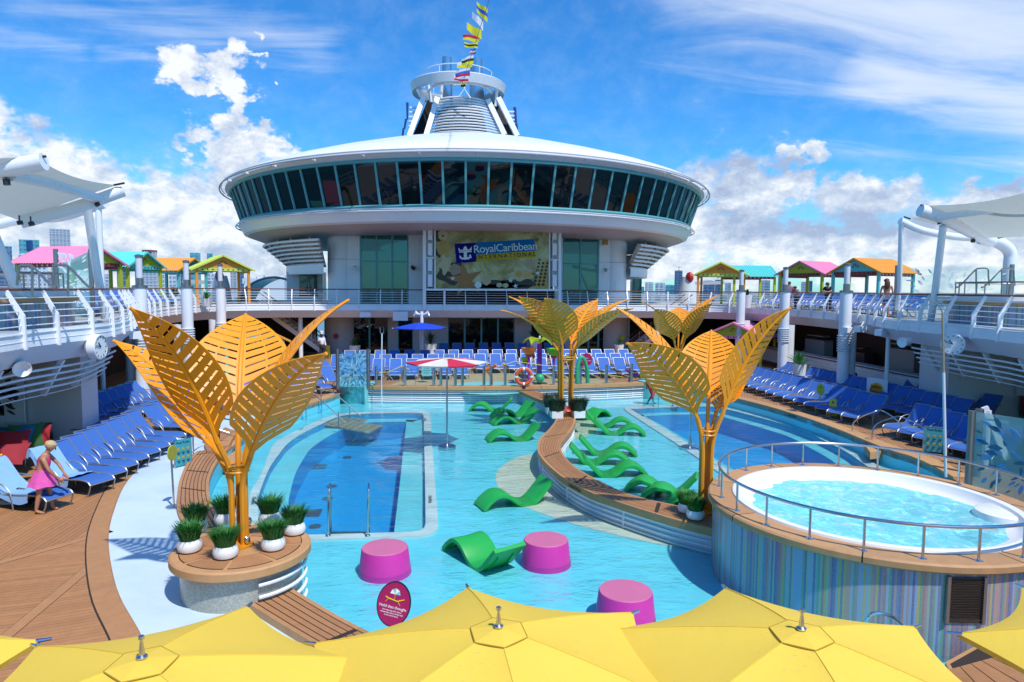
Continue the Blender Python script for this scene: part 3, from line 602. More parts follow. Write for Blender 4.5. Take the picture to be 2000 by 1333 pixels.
# deck edge border and white gutter line along left-far and right rims
def edge_rim(P, inward, label):
    r = thing('pool_surround', label, 'pool edge', (P[len(P) // 2].x, P[len(P) // 2].y, 0)); r['kind'] = 'structure'; del r['category']; n = len(P); st = max(2, n // 9); A = P; B = offset(P, inward)
    for i in range(0, n - 1, st):
        a = A[i:i + st + 1]; b = B[i:i + st + 1]
        if len(a) > 1: obj('coping', MB().ribbon([a[0].lerp(a[1], .02)] + a[1:], [b[0].lerp(b[1], .02)] + b[1:], -.17, .05), teakc, r)
    s = 1 if inward > 0 else -1
    obj('gutter', MB().ribbon(offset(P, s * .06), offset(P, s * .2), -.30, -.17), black, r)
    for z in (-.24, -.33): obj('slat', MB().tube(setz(offset(P, s * .04), z), .02, 6), white, r)
    obj('base', MB().ribbon(offset(P, s * .08), offset(P, s * .2), -.52, -.30), ledge, r)
    return r
rim_l = edge_rim([p for p in bench_in if p.y > 21.3], .42, 'wooden pool rim on the left, from the steps to the cyan pillar')
rim_r = edge_rim(right_in, .50, 'wooden pool rim with depth marking on the right side of the pool')
def along_text(body, size, A, B, m, parent, zc):       # lettering on a vertical face between two points
    d = (B - A); d.z = 0; d.normalize(); text(body, size, (A + B) / 2 + Vector((d.y, -d.x, 0)) * .004 + Vector((0, 0, zc)), d, (0, 0, 1), m, parent, depth=.003)
a_, b__ = G(1106, 946, .02), G(1146, 966, .02)
def face_text(body, P, i, size, zc, m, parent, out=.006, flip=False):
    a, b = P[i], P[i + 1]; d = (b - a).normalized()
    if flip: d = -d
    nn = Vector((d.y, -d.x, 0)); text(body, size, Vector((a.x, a.y, zc)) + nn * out, d, (0, 0, 1), m, parent, depth=.002)
def nearest(P, q): return min(range(len(P) - 1), key=lambda i: (Vector((P[i].x, P[i].y, 0)) - Vector((q.x, q.y, 0))).length)
face_text('1.60m/5ft3in', SL, nearest(SL, G(1128, 953, .04)), .125, .02, black, sb)
face_text('1.30m/4ft3in', right_in, nearest(right_in, G(1537, 812)), .13, -.06, black, rim_r, flip=False)
face_text('1.20m/4ft0in', bench_in, nearest(bench_in, G(552, 812)), .13, -.06, black, rim_l, flip=False)

# ------------------------------------------------------------------ back wall of the pool with slats
bwall = thing('pool_back_wall', 'curved white slatted wall with wooden cap at the far end of the pool', 'wall', (3.2, 31.8, -.4))
cap0 = back_in; capb = offset(back_in, .55); st = 8
for i in range(0, 40, st):
    a = cap0[i:i + st + 1]; b = capb[i:i + st + 1]; a = [a[0].lerp(a[1], .05)] + a[1:]; b = [b[0].lerp(b[1], .05)] + b[1:]
    obj('cap', MB().ribbon(a, b, .15, .31), teakc, bwall)
obj('cap_bed', MB().ribbon(offset(cap0, .02), offset(cap0, .5), .155, .29), caulk, bwall, smooth=0)
obj('wall_body', MB().ribbon(offset(cap0, .14), offset(cap0, .5), -.52, .155), whitegrey, bwall)
for k in range(6): obj('slat', MB().tube(setz(offset(cap0, .09), -.40 + k * .098), .028, 6), white, bwall)
for i in range(2, 40, 4): q = offset(cap0, .115)[i]; obj('slat_bracket', MB().box((q.x, q.y, -.14), (.05, .05, .56)), white, bwall)
# raised splash zone behind it
sz = G(1000, 747, .0)
splash = [Vector((x, bw(x) + .5, 0)) for x in [-2.5 + i * 12.8 / 20 for i in range(21)]] + circle((3.9, 33.0), 6.2, 24, 0, 0, pi)
struct('splash_floor', sheet(splash, [], .012), floor_mat('tan_floor', (.46, .36, .20), (.40, .31, .17), .5))
struct('splash_pool_water', sheet(circle((3.0, 33.4), 2.2, 24), [], .02), ltblue)
for sgn, lab in ((-1, 'left'), (1, 'right')):
    c = (-3.45, 33.0) if sgn < 0 else (11.3, 33.1)
    r = thing('mosaic_pillar', 'low round cyan mosaic plinth at the %s end of the slatted pool wall' % lab, 'plinth', (c[0], c[1], -.4))
    obj('drum', MB().lathe([(.86, -.5), (.86, .34)], 28, (c[0], c[1], 0), uvr=.86), mosaic_cyan, r); obj('top', MB().lathe([(.001, .36), (.88, .36), (.88, .33)], 28, (c[0], c[1], 0)), ltblue, r)
# ------------------------------------------------------------------ planter island
isl = thing('planter_island', 'round wooden-topped planter island with mosaic drum at the left front of the pool', 'planter', (IC[0], IC[1], 0))
obj('drum', MB().lathe([(IB, -.5), (IB, IT - .17)], 40, (IC[0], IC[1], 0), uvr=IB), mosaic_pale, isl)
obj('top', MB().lathe([(.001, IT - .17), (IR - .05, IT - .17), (IR, IT - .14), (IR, IT - .03), (IR - .03, IT - .006), (.001, IT - .006)], 48, (IC[0], IC[1], 0)), teakc, isl)
for k in range(8):
    a0, a1 = radians(45 * k + 2), radians(45 * k + 43)
    ring = lambda r: [Vector((IC[0] + r * cos(a0 + (a1 - a0) * i / 8), IC[1] + r * sin(a0 + (a1 - a0) * i / 8), 0)) for i in range(9)]
    obj('plank', MB().ribbon(ring(.45), ring(.92), IT - .006, IT + .004), teak, isl, smooth=0)
    obj('seam', MB().ribbon(ring(.92), ring(.935), IT - .006, IT - .003), caulk, isl, smooth=0)
for k in range(5):
    obj('slat', MB().tube(circle(IC, IB + .06, 10, -.36 + k * .19, radians(-62), radians(20)), .03, 6), white, isl)
sp_ = [(487, 1028), (484, 1066), (455, 1078)]
for i, (x, y) in enumerate(sp_):
    p = G(x, y, IT); t = thing('spotlight', 'small chrome spotlight %s on the round planter island' % ['behind the orange stems', 'right of the orange stems between grass pots', 'hidden left of the stems'][i], 'spotlight', p)
    obj('yoke', MB().tube([p + Vector((-.05, 0, 0)), p + Vector((-.05, 0, .09)), p + Vector((-.05, 0, .1))], .008, 6), steel, t)
    obj('lamp_body', MB().lathe([(.001, 0), (.045, 0), (.05, .03), (.05, .09), (.038, .1), (.001, .085)], 14).xf(Matrix.Translation(p + Vector((0, 0, .06))) @ Matrix.Rotation(.5, 4, 'X')), steel, t)

# ------------------------------------------------------------------ hot tub
tub = thing('hot_tub', 'round raised hot tub with striped mosaic wall and steel railing at right', 'hot tub', (HC[0], HC[1], 0))
hc = (HC[0], HC[1], 0)
obj('wall', MB().lathe([(HR - .10, -.6), (HR - .10, .86)], 96, hc, uvr=HR), mosaic_stripe, tub)
for k in range(8):
    a0, a1 = radians(45 * k + 8.2), radians(45 * k + 52.8)
    obj('rim_segment', MB().lathe([(HR - .46, .86), (HR - .03, .86), (HR, .885), (HR, .97), (HR - .03, 1.0), (HR - .46, 1.0), (HR - .46, .86)], 14, hc, a0, a1), teakc, tub)
obj('rim_bed', MB().lathe([(HR - .44, .87), (HR - .02, .87), (HR - .02, .985), (HR - .44, .985)], 64, hc), caulk, tub)
shell = [(HR - .44, .98), (HR - .46, 1.035), (HR - .52, 1.05), (HR - .60, 1.03), (HR - .66, .93), (HR - .76, .86), (HR - .98, .83), (HR - 1.04, .70), (HR - 1.10, .40), (.01, .38)]
obj('shell', MB().lathe(shell, 72, hc), mat('tub_acrylic', (.82, .80, .76), .2, var=.02), tub)
wv = MB(); NN = 64; rings = [(0.001 if j == 0 else (HR - .74) * j / 22) for j in range(23)]
P = [[(HC[0] + r * cos(2 * pi * i / NN), HC[1] + r * sin(2 * pi * i / NN), .845 + (noise.fractal(Vector((r * cos(2 * pi * i / NN) * 2.6, r * sin(2 * pi * i / NN) * 2.6, 3)), .8, 2, 4) * .018 if j < 22 else 0)) for i in range(NN + 1)] for j, r in enumerate(rings)]
obj('water', wv.grid([list(r) for r in zip(*P)]), tubwater, tub)
pp = [HC[0] + 2.15, HC[1] - .9]
obj('control_shelf', MB().lathe([(.001, .98), (.42, .98), (.5, .95), (.55, .75), (.55, .5)], 24, (10.35, 10.9, 0)).add([], []), mat('tub_shelf', (.8, .8, .78), .2), tub)
rail_r = HR - .20
obj('handrail', MB().tube(circle(HC, rail_r, 96, 1.50)[:-1], .026, 10, closed=True), steel, tub)
for k in range(22):
    a = radians(360 / 22 * k + 4); x, y = HC[0] + rail_r * cos(a), HC[1] + rail_r * sin(a)
    obj('rail_post', MB().tube([(x, y, 1.0), (x, y, 1.5)], .021, 8).lathe([(.06, 1.0), (.055, 1.012), (.001, 1.014)], 12, (x, y, 0)), steel, tub)
# steps, grille and little rail at its foot
gx, gy = 6.0, 9.2
ag = atan2(8.0 - HC[1], 7.35 - HC[0])
ga = -radians(99)
gmb = MB(); ra = HR - .08
vent = thing('vent_grille', 'grey louvred vent grille set in the striped hot tub wall', 'vent', (HC[0] + ra * cos(ga), HC[1] + ra * sin(ga), .3))
vpx = [G(1885, 1140, .80), G(1950, 1140, .80)]
a0 = atan2(vpx[0].y - HC[1], vpx[0].x - HC[0]); a0 = ga - .09; a1 = ga + .09
vent.location = (HC[0] + ra * cos(ga), HC[1] + ra * sin(ga), .3)
for k in range(16):
    z = .16 + k * .038; c = [Vector((HC[0] + (ra + .012) * cos(a0 + (a1 - a0) * i / 4), HC[1] + (ra + .012) * sin(a0 + (a1 - a0) * i / 4), z)) for i in range(5)]
    obj('louvre', MB().grid([[p, p + Vector((0, -.02, .03))] for p in c]), dsteel, vent)
for a in (a0, a1): p = Vector((HC[0] + (ra + .015) * cos(a), HC[1] + (ra + .015) * sin(a), .46)); obj('frame', MB().box(p, (.05, .04, .70)), dsteel, vent)
obj('backing', MB().grid([[(HC[0] + (ra + .004) * cos(a0 + (a1 - a0) * i / 4), HC[1] + (ra + .004) * sin(a0 + (a1 - a0) * i / 4), z) for z in (.12, .80)] for i in range(5)]), brownwall, vent)
st_ = thing('deck_step', 'teak platform step at the foot of the hot tub, lower right corner', 'step', (8.2, 7.4, 0))
sp = [G(1846, 1293, -.17), G(1902, 1262, -.17), G(1949, 1257, -.17), Vector((10.8, 9.6, -.17)), Vector((11.0, 5.2, -.17)), Vector((5.6, 5.2, -.17))]
obj('platform', MB().poly([tuple(p) for p in sp], -.5, -.18), teakc, st_)
for k in range(7):
    a = lerp(sp[0], sp[2], k / 6.8) ; b = lerp(sp[5], sp[4], k / 6.8); a2 = lerp(sp[0], sp[2], (k + .93) / 6.8); b2 = lerp(sp[5], sp[4], (k + .93) / 6.8)
    obj('plank', MB().ribbon([a.lerp(b, .06), a.lerp(b, .98)], [a2.lerp(b2, .06), a2.lerp(b2, .98)], .0 - .18, -.168), teak, st_, smooth=0)
obj('seam_bed', MB().poly([tuple(lerp(p, Vector((8.4, 6.8, 0)), .03)) for p in sp], -.1799, -.1765), caulk, st_, smooth=0)
hr_ = thing('handrail', 'short steel handrail behind the yellow umbrella beside the hot tub', 'handrail', G(1730, 1200, .5))
q = [G(1690, 1215, .75), G(1702, 1200, .9), G(1725, 1199, .9), G(1752, 1212, .75), G(1775, 1240, .3)]
obj('rail', MB().tube(cr(q, 5), .022, 8), steel, hr_)

# ------------------------------------------------------------------ upper deck, balconies and railings
EL = [(-9.6, -4), (-9.6, 6), (-9.6, 12), (-9.6, 16.4), (-9.75, 18.3), (-9.5, 20.6), (-9.6, 22), (-9.95, 23.6), (-10.4, 25.3), (-11.8, 29.4), (-13.3, 35.3), (-13.75, 40.7), (-13.0, 44.3), (-11.0, 46.2), (-8, 46.9), (-3, 47.2), (3.8, 47.3)]
ER = [(3.8, 47.3), (10, 47.4), (15.5, 47.3), (18.8, 46.4), (20.8, 44.5), (21.5, 40), (21.2, 33.5), (20.2, 29.7), (18.9, 26.5), (18.35, 24.2), (18.2, 22.9), (18.0, 21.3), (17.8, 19.9), (17.3, 18), (17.0, 14), (17, 6), (17, -4)]
EE = cr([(x, y, 0) for x, y in EL + ER[1:]], 6)
upper = [(-21, -4), (-9.6, -4)]
struct('upper_deck', sheet([(-24, -4.1), (32.5, -4.1), (32.5, 64), (-24, 64)], [EE + []], DK), deckgrey)
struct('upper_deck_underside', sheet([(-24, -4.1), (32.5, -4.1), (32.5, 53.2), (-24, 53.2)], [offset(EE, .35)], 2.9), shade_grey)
n = len(EE)
fas = MB().grid([[(a.x, a.y, DK + .06), (b.x, b.y, 3.40)] for a, b in zip(EE, offset(EE, -.05))]); fas.grid([[(a.x, a.y, DK + .06), (b.x, b.y, DK + .06)] for a, b in zip(EE, offset(EE, .15))])
struct('balcony_fascia', fas, white)
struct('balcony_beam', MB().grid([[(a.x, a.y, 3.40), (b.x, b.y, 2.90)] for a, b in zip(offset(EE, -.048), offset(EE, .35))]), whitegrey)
def railing(P, label):
    c = P[len(P) // 2]; r = thing('balcony_railing', label, 'railing', (c.x, c.y, DK)); P = resample(P, max(8, int(length(P) / .22))); L = length(P)
    prof = [(-.03, 3.56), (-.03, 3.74), (-.02, 3.93), (0, 4.11), (.02, 4.28), (.14, 4.45), (.23, 4.60)]
    for o_, z in prof: obj('rail', MB().tube(setz(offset(P, o_), z), .014, 5), white, r)
    obj('top_rail', MB().tube(setz(offset(P, .31), 4.80), .036, 6), railwood, r)
    k = int(L / 1.42); Q = resample(P, k + 1); N = len(Q)
    for i, p in enumerate(Q[:-1]):
        t = (Q[i + 1] - p).normalized(); nn = Vector((-t.y, t.x, 0)); M = Matrix((t, nn, Vector((0, 0, 1)))).transposed()
        pts = [(-.12, 3.36), (-.10, 4.18), (.26, 4.79), (.34, 4.77), (.04, 4.16), (.02, 3.36)]; mb = MB(); v = []
        for s in (-.03, .03): v += [p + t * s + nn * a + Vector((0, 0, z)) for a, z in pts]
        mb.add(v, [(0, 1, 4, 5), (1, 2, 3, 4), (11, 10, 7, 6), (10, 9, 8, 7)] + [(q, q + 6, (q + 1) % 6 + 6, (q + 1) % 6) for q in range(6)]); obj('post', mb, white, r, smooth=0)
    return r
i1 = nearest(EE, Vector((-12.8, 44.6, 0))); i2 = nearest(EE, Vector((20.6, 44.8, 0))); i0 = nearest(EE, Vector((-9.6, 10, 0))); i3 = nearest(EE, Vector((17, 10, 0)))
railing(EE[i0:i1 + 1], 'white balcony railing with brown handrail along the left side above the loungers')
railing(EE[i1:i2 + 1], 'white railing with brown handrail crossing the far balcony below the dome')
railing(EE[i2:i3 + 1], 'white balcony railing with brown handrail along the right side above the bar')
# outer railings of the upper deck
for X, lab in ((-23.8, "left"), (32.3, "right")):
    r = thing('outer_railing', 'thin grey outer railing on the %s edge of the upper deck behind the cabanas' % lab, 'railing', (X, 30, DK))
    for z in (4.1, 4.45, 4.82): obj('rail', MB().tube([(X, 8, z), (X, 63, z)], .025, 5), whitegrey, r)
    for k in range(28): obj('post', MB().box((X, 9 + k * 2, 4.28), (.05, .05, 1.06)), whitegrey, r)
# louvre pipes under the near balconies
for sgn, lab in ((0, 'left'), (1, 'right')):
    seg = [p for p in EE if 11 < p.y < 25.2 and (p.x < 0) == (sgn == 0)]; lou = thing('balcony_louvres', 'white curved pipe louvres hanging under the %s balcony' % lab, 'louvres', (seg[len(seg) // 2].x, 18, 2.4))
    for k in range(5): obj('pipe', MB().tube(setz(offset(seg, .45 + k * .10), 2.70 - k * .19), .035 if k < 4 else .015, 8), white, lou)
    for i in range(3, len(seg), 7):
        a = offset(seg, .42)[i]; b = offset(seg, 1.0)[i]; obj('bracket', MB().beam((a.x, a.y, 2.9), (b.x, b.y, 1.9), .08, .14), white, lou)
# columns through the deck
COLS = [(-12.0, 30.2), (-12.05, 35.9), (-12.0, 41.3), (19.55, 30.2), (19.6, 35.9), (19.6, 41.3)]
for i, (x, y) in enumerate(COLS):
    side = 'left' if x < 0 else 'right'; r = thing('column', 'white round column with a steel lamp on top, %s in line along the %s balcony' % (('nearest', 'middle', 'farthest')[i % 3], side), 'column', (x, y, 0), group='round columns along the balconies')
    obj('shaft', MB().lathe([(.27, 0), (.27, 4.86), (.001, 4.86)], 20, (x, y, 0)), white, r); obj('collar', MB().lathe([(.30, 4.84), (.30, 4.93), (.2, 4.96)], 20, (x, y, 0)), dsteel, r)
    obj('lamp', MB().lathe([(.15, 4.95), (.15, 5.25)], 14, (x, y, 0)).lathe([(.15, 6.1), (.16, 6.2), (.001, 6.24)], 14, (x, y, 0)), dsteel, r); obj('lamp_glass', MB().lathe([(.13, 5.25), (.13, 6.1)], 14, (x, y, 0)), whitegrey, r)
    for k in range(7): obj('louvre_ring', MB().lathe([(.28, 0), (.33, .02), (.33, .05), (.28, .07)], 18, (x, y, 2.05 + k * .12)), whitegrey, r)
    s = 1 if x < 0 else -1
    if i % 3 != 1 or True: obj('rear_shaft', MB().lathe([(.3, 0), (.3, 3.0)], 14, (x + (-.5 if x < 0 else .5), y + .35, 0)), white, r)
# side walls under the balconies, dark interiors
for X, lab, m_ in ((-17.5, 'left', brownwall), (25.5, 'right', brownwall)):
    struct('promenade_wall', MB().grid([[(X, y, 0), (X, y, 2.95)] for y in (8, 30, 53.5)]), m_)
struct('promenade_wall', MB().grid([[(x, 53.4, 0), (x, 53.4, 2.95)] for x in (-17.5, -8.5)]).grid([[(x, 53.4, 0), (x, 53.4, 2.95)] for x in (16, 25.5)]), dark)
# ------------------------------------------------------------------ superstructure with the ring lounge
bld = thing('superstructure', 'white ship superstructure with round glass-fronted lounge and domed white roof', 'building', (CX, 50.6, 0))
DC = (3.55, 61.0); FY = 50.6
def ring(R, hf, hs, n=120, a0=-pi, a1=0):     # half ring facing the camera, height varies from front to side
    out = []; R = R * .98
    for i in range(n + 1):
        a = a0 + (a1 - a0) * i / n; k = max(0, -sin(a)); out.append(Vector((DC[0] + R * cos(a), DC[1] + R * sin(a), EYE + hs + (hf - hs) * k ** 1.3)))
    return out
def loft(rings, mb=None):
    mb = mb or MB(); return mb.grid([list(c) for c in zip(*rings)])
A0, A1 = -pi - .35, .35
rg = lambda R, hf, hs: ring(R, hf, hs, 110, A0, A1)
obj('roof', loft([rg(20.3, 8.32, 7.55), rg(19.9, 8.68, 7.85), rg(18.0, 9.3, 8.7), rg(15, 10.15, 9.8), rg(11, 11.2, 11.0), rg(6.5, 12.25, 12.2), rg(.2, 13.5, 13.5)]), white, bld)
obj('eave', loft([rg(20.3, 8.32, 7.55), rg(20.35, 8.1, 7.4), rg(20.2, 8.0, 7.35)]), whitegrey, bld)
obj('eave_soffit', loft([rg(20.2, 8.0, 7.35), rg(19.95, 7.72, 7.28)]), whitegrey, bld)
obj('eave_pipe', MB().tube(rg(20.75, 8.02, 7.42), .055, 6), shade_grey, bld); obj('eave_pipe', MB().tube(rg(20.62, 8.22, 7.56), .05, 6), whitegrey, bld)
for i in range(4, 107, 5): a = rg(20.3, 8.0, 7.35)[i]; b = rg(20.75, 8.0, 7.42)[i]; obj('bracket', MB().beam(a, b, .1, .12), white, bld)
WTOP, WBOT = (19.92, 7.70, 7.25), (19.15, 5.05, 5.05)
T_, B_ = ring(*WTOP, 110, A0, A1), ring(*WBOT, 110, A0, A1)
NP = 54
for i in range(NP):
    f = lambda R_, q: ring(*R_, NP, A0, A1)[q]
    a, b, c, d = f(WTOP, i), f(WTOP, i + 1), f(WBOT, i + 1), f(WBOT, i)
    obj('window_pane', MB().add([a, b, c, d], [(3, 2, 1, 0)]), darkglass, bld, smooth=0)
for i in range(NP + 1):
    a, d = ring(*WTOP, NP, A0, A1)[i], ring(*WBOT, NP, A0, A1)[i]; o = (a - Vector((DC[0], DC[1], a.z))).normalized()
    obj('mullion', MB().beam(a + o * .04, d + o * .04, .13, .13, up=o), teal_f, bld)
obj('window_head', MB().tube(ring(20.0, 7.70, 7.25, 110, A0, A1), .12, 6), teal_f, bld); obj('window_sill', MB().tube(ring(19.25, 4.98, 4.98, 110, A0, A1), .15, 6), teal_f, bld)
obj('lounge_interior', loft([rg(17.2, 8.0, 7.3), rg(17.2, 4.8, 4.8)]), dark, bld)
obj('band', loft([rg(19.3, 4.86, 4.86), rg(19.35, 4.75, 4.75), rg(19.2, 4.5, 4.5), rg(19.0, 4.15, 4.12), rg(18.7, 4.05, 4.02)]), white, bld)
obj('band_pipe', MB().tube(rg(19.62, 4.72, 4.72), .045, 5), whitegrey, bld); obj('band_pipe', MB().tube(rg(19.5, 4.86, 4.86), .035, 5), whitegrey, bld)
for i in range(3, 107, 5): a = rg(19.2, 4.75, 4.75)[i]; b = rg(19.62, 4.75, 4.75)[i]; obj('bracket', MB().beam(a, b, .07, .09), whitegrey, bld)
obj('soffit', loft([rg(18.7, 4.05, 4.02), rg(17.5, 3.98, 3.6), rg(16.5, 3.95, 3.4), rg(8.0, 3.95, 3.4)]), mat('soffit_shade_paint', (.50, .46, .46), .5, dirt=.2, streak=.2), bld)  # darker base colour paints in the soffit's shade below the lit band
XL, XR = V(636, 560, FY).x, V(1231, 560, FY).x
def side_arcs(R, h, n=44):              # the parts of a ring that lie outboard of the flat facade
    aL, aR = math.acos(max(-1, (XL - .05 - DC[0]) / R)), math.acos(min(1, (XR + .05 - DC[0]) / R)); out = []
    for (p, q) in ((-pi - .35, -aL), (-aR, .35)): out.append([Vector((DC[0] + R * cos(p + (q - p) * i / n), DC[1] + R * sin(p + (q - p) * i / n), EYE + h)) for i in range(n + 1)])
    return out
for k in range(7):
    for P_ in side_arcs(17.2 - k * .30, 3.25 - k * .26): obj('louvre_pipe', MB().tube(P_, .09, 6), white, bld)
for s_ in (0, 1):
    for i in range(2, 44, 5): a = side_arcs(17.1, 3.4)[s_][i]; b = side_arcs(15.2, 1.6)[s_][i]; obj('louvre_rib', MB().beam(a, b, .06, .25), beige, bld)
    obj('cone_backing', loft([side_arcs(16.6, 3.4)[s_], side_arcs(14.6, 1.5)[s_]]), beige, bld)
    obj('lower_band', loft([side_arcs(15.5, 1.65)[s_], side_arcs(15.5, 1.0)[s_], side_arcs(15.0, .95)[s_]]), white, bld)
xl, xr = V(636, 560, FY).x, V(1231, 560, FY).x
zt = EYE + 4.1
def face(x0, x1, z0, z1, y, m, nm='wall', th=.3): return obj(nm, MB().box(((x0 + x1) / 2, y + th / 2, (z0 + z1) / 2), (abs(x1 - x0), th, z1 - z0)), m, bld, smooth=0)
X = lambda px: V(px, 560, FY).x
# upper storey: rounded end pillars, wall strips, green glazing
for cx_, s in ((xl + 1.0, -1), (xr - 1.0, 1)):
    obj('pillar', MB().lathe([(1.0, DK), (1.0, zt)], 28, (cx_, FY + 1.2, 0)).add([], []), white, bld); obj('pillar_seam', MB().lathe([(1.012, 6.95), (1.012, 7.0)], 28, (cx_, FY + 1.2, 0)), shade_grey, bld)
    face(*( (cx_, X(703)) if s < 0 else (X(1171), cx_)), DK, zt, FY + .35, white)
for k, z in enumerate((6.97,)): face(xl + 1.2, X(703), z - .015, z + .015, FY + .335, shade_grey, 'panel_seam', .02); face(X(1171), xr - 1.2, z - .015, z + .015, FY + .335, shade_grey, 'panel_seam', .02)
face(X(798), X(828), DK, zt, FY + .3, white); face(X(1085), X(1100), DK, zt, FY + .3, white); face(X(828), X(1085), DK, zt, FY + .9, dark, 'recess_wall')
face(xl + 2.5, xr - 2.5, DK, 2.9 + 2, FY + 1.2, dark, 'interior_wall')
zs = [DK, 6.75, 9.0]
def glazing(px0, px1, cols, rows, y, m):
    for i in range(cols):
        for j in range(len(rows) - 1):
            x0, x1 = px0 + (px1 - px0) * i / cols, px0 + (px1 - px0) * (i + 1) / cols
            obj('window_pane', MB().add([(x0, y, rows[j]), (x1, y, rows[j]), (x1, y, rows[j + 1]), (x0, y, rows[j + 1])], [(0, 1, 2, 3)]), m, bld, smooth=0)
    for i in range(cols + 1): x = px0 + (px1 - px0) * i / cols; obj('mullion', MB().box((x, y - .03, (rows[0] + rows[-1]) / 2), (.13, .10, rows[-1] - rows[0])), teal_f, bld, smooth=0)
    for z in rows: obj('transom', MB().box(((px0 + px1) / 2, y - .04, z), (abs(px1 - px0) + .1, .08, .09)), teal_f, bld, smooth=0)
glazing(X(704), X(797), 3, [DK, 6.85, zt - .2], FY + .4, greenglass); glazing(X(1100), X(1170), 2, [DK, 6.85, zt - .2], FY + .4, greenglass); glazing(X(805), X(828), 1, [DK, 6.85, zt - .2], FY + .8, greenglass)
# lower storey
for (a, b, y) in ((636, 682, .5), (757, 776, .3), (806, 875, .2), (1007, 1040, .3), (1075, 1134, .3), (1193, 1235, .5)): face(X(a), X(b), 0, 2.95, FY + y, beige)
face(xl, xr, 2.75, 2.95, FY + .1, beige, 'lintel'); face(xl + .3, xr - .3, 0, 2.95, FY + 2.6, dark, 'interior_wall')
for cx_ in (xl + .9, xr - .9): obj('pillar', MB().lathe([(1.2, 0), (1.2, 2.95)], 28, (cx_, FY + 1.2, 0)), beige, bld)
glazing(X(682), X(757), 2, [.05, 2.74], FY + .55, darkglass); glazing(X(776), X(806), 1, [.05, 2.6], FY + .5, darkglass); glazing(X(875), X(1007), 4, [.05, 2.74], FY + .5, darkglass); glazing(X(1134), X(1193), 3, [.05, 2.74], FY + .55, darkglass)
for (x, y, m_) in ((1215, 660, lime), (656, 657, magenta)):
    p = V(x, y, FY - .1); obj('wall_disc', MB().lathe([(.001, .05), (.2, .05), (.2, 0)], 24).xf(Matrix.Translation(p) @ Matrix.Rotation(pi / 2, 4, 'X')), m_, bld)
# cameras and floodlights on the face
for (x, y, ln) in ((692, 523, .5), (805, 522, .45), (1183, 527, .4)):
    p = V(x, y, FY + .1); t = thing('security_camera', 'small grey security camera on the white wall %s' % {692: 'left of the green windows', 805: 'left of the video screen', 1183: 'right of the green windows'}[x], 'camera', p)
    obj('housing', MB().tube([p + Vector((0, .1, 0)), p + Vector((.12, -ln, -.12))], .13, 10), whitegrey if x != 805 else black, t); obj('bracket', MB().tube([p + Vector((0, .2, .1)), p], .05, 6), whitegrey, t)
p = V(1182, 474, FY - .2); tag(obj('floodlight', MB().box(p, (.35, .3, .35)), mat('amber_box', (.42, .22, .06), .5)), 'amber box floodlight high on the wall right of the green windows', 'floodlight')
# side deck house left
for sgn in (-1,):
    p0, p1 = V(560, 560, 56), V(630, 560, 56); obj('deck_house', MB().box(((p0.x + p1.x) / 2, 57, DK + 1.2), (p1.x - p0.x, 2, 2.4)), whitegrey, bld, smooth=0)
    for (a, b) in ((584, 601), (604, 619)): q0, q1 = V(a, 545, 55.9), V(b, 545, 55.9); obj('window_pane', MB().box(((q0.x + q1.x) / 2, 55.95, DK + 1.3), (q1.x - q0.x, .1, 1.7)), greenglass, bld, smooth=0)
p = V(1242, 558, 52); tag(obj('glass_cabinet', MB().box((p.x, 52, DK + 1.0), (.75, .6, 2.0)), greenglass), 'green glass kiosk cabinet right of the white corner pillar', 'cabinet')

# ------------------------------------------------------------------ video screen
SY = 47.2
s00, s11 = V(847.5, 563.5, SY), V(1073, 446.5, SY); scr = thing('video_screen', 'large outdoor video screen showing seashells and a cruise line logo', 'screen', (s00.x, SY, s00.z))
z0_, z1_, x0_, x1_ = V(960, 564.5, SY).z, V(960, 444.5, SY).z, V(848.5, 500, SY).x, V(1073, 500, SY).x
m = bpy.data.materials.new('screen_picture'); m.use_nodes = True; t = NT(m.node_tree); b = t.n['Principled BSDF']; g = t.new('ShaderNodeTexCoord').outputs['Object']
f = t.noise(g, .55, 7, .65, .6); cc = t.ramp(f, [(.3, (.10, .055, .008)), (.45, (.26, .19, .035)), (.56, (.40, .38, .14)), (.68, (.52, .54, .30))]); t.l.new(cc, b.inputs['Base Color']); b.inputs['Roughness'].default_value = .3
sx = lambda u: x0_ + (x1_ - x0_) * u
szz = lambda v: z0_ + (z1_ - z0_) * v
obj('display', MB().box(((x0_ + x1_) / 2, SY + .15, (z0_ + z1_) / 2), (x1_ - x0_, .28, z1_ - z0_)), m, scr, smooth=0)
flat = lambda n, pts, mm, k=0: obj(n, MB().add([(sx(u), SY - .006 - k * .006, szz(v)) for u, v in pts], [tuple(range(len(pts)))]), mm, scr, smooth=0)
pm = lambda n, c: mat(n, c, .4, var=.3, vs_=3)
pnavy, pblue, pgold = mat('print_navy', (.012, .008, .16), .9, spec=.1), mat('print_blue', (.004, .15, .38), .9, spec=.1), mat('print_gold', (.46, .36, .01), .9, spec=.1)
P4 = lambda a, b, c, d: [a, b, c, d]
TX = lambda px: (px - 207) / (1690 - 207); TY = lambda py: 1 - (py - 83) / (905 - 83)      # measured in an enlargement of the screen
Q = lambda px, py: (TX(px), TY(py + (px - 207) * -0.013))
flat('logo_panel', [Q(462, 312), Q(725, 298), Q(740, 552), Q(485, 572)][::-1], pnavy, 1)
flat('logo_panel', [Q(725, 298), Q(1490, 245), Q(1498, 405), Q(733, 458)][::-1], pblue, 1)
flat('logo_panel', [Q(733, 458), Q(1498, 405), Q(1505, 488), Q(740, 545)][::-1], pgold, 1)
lt = mat('print_white', (.62, .72, .66), .4)
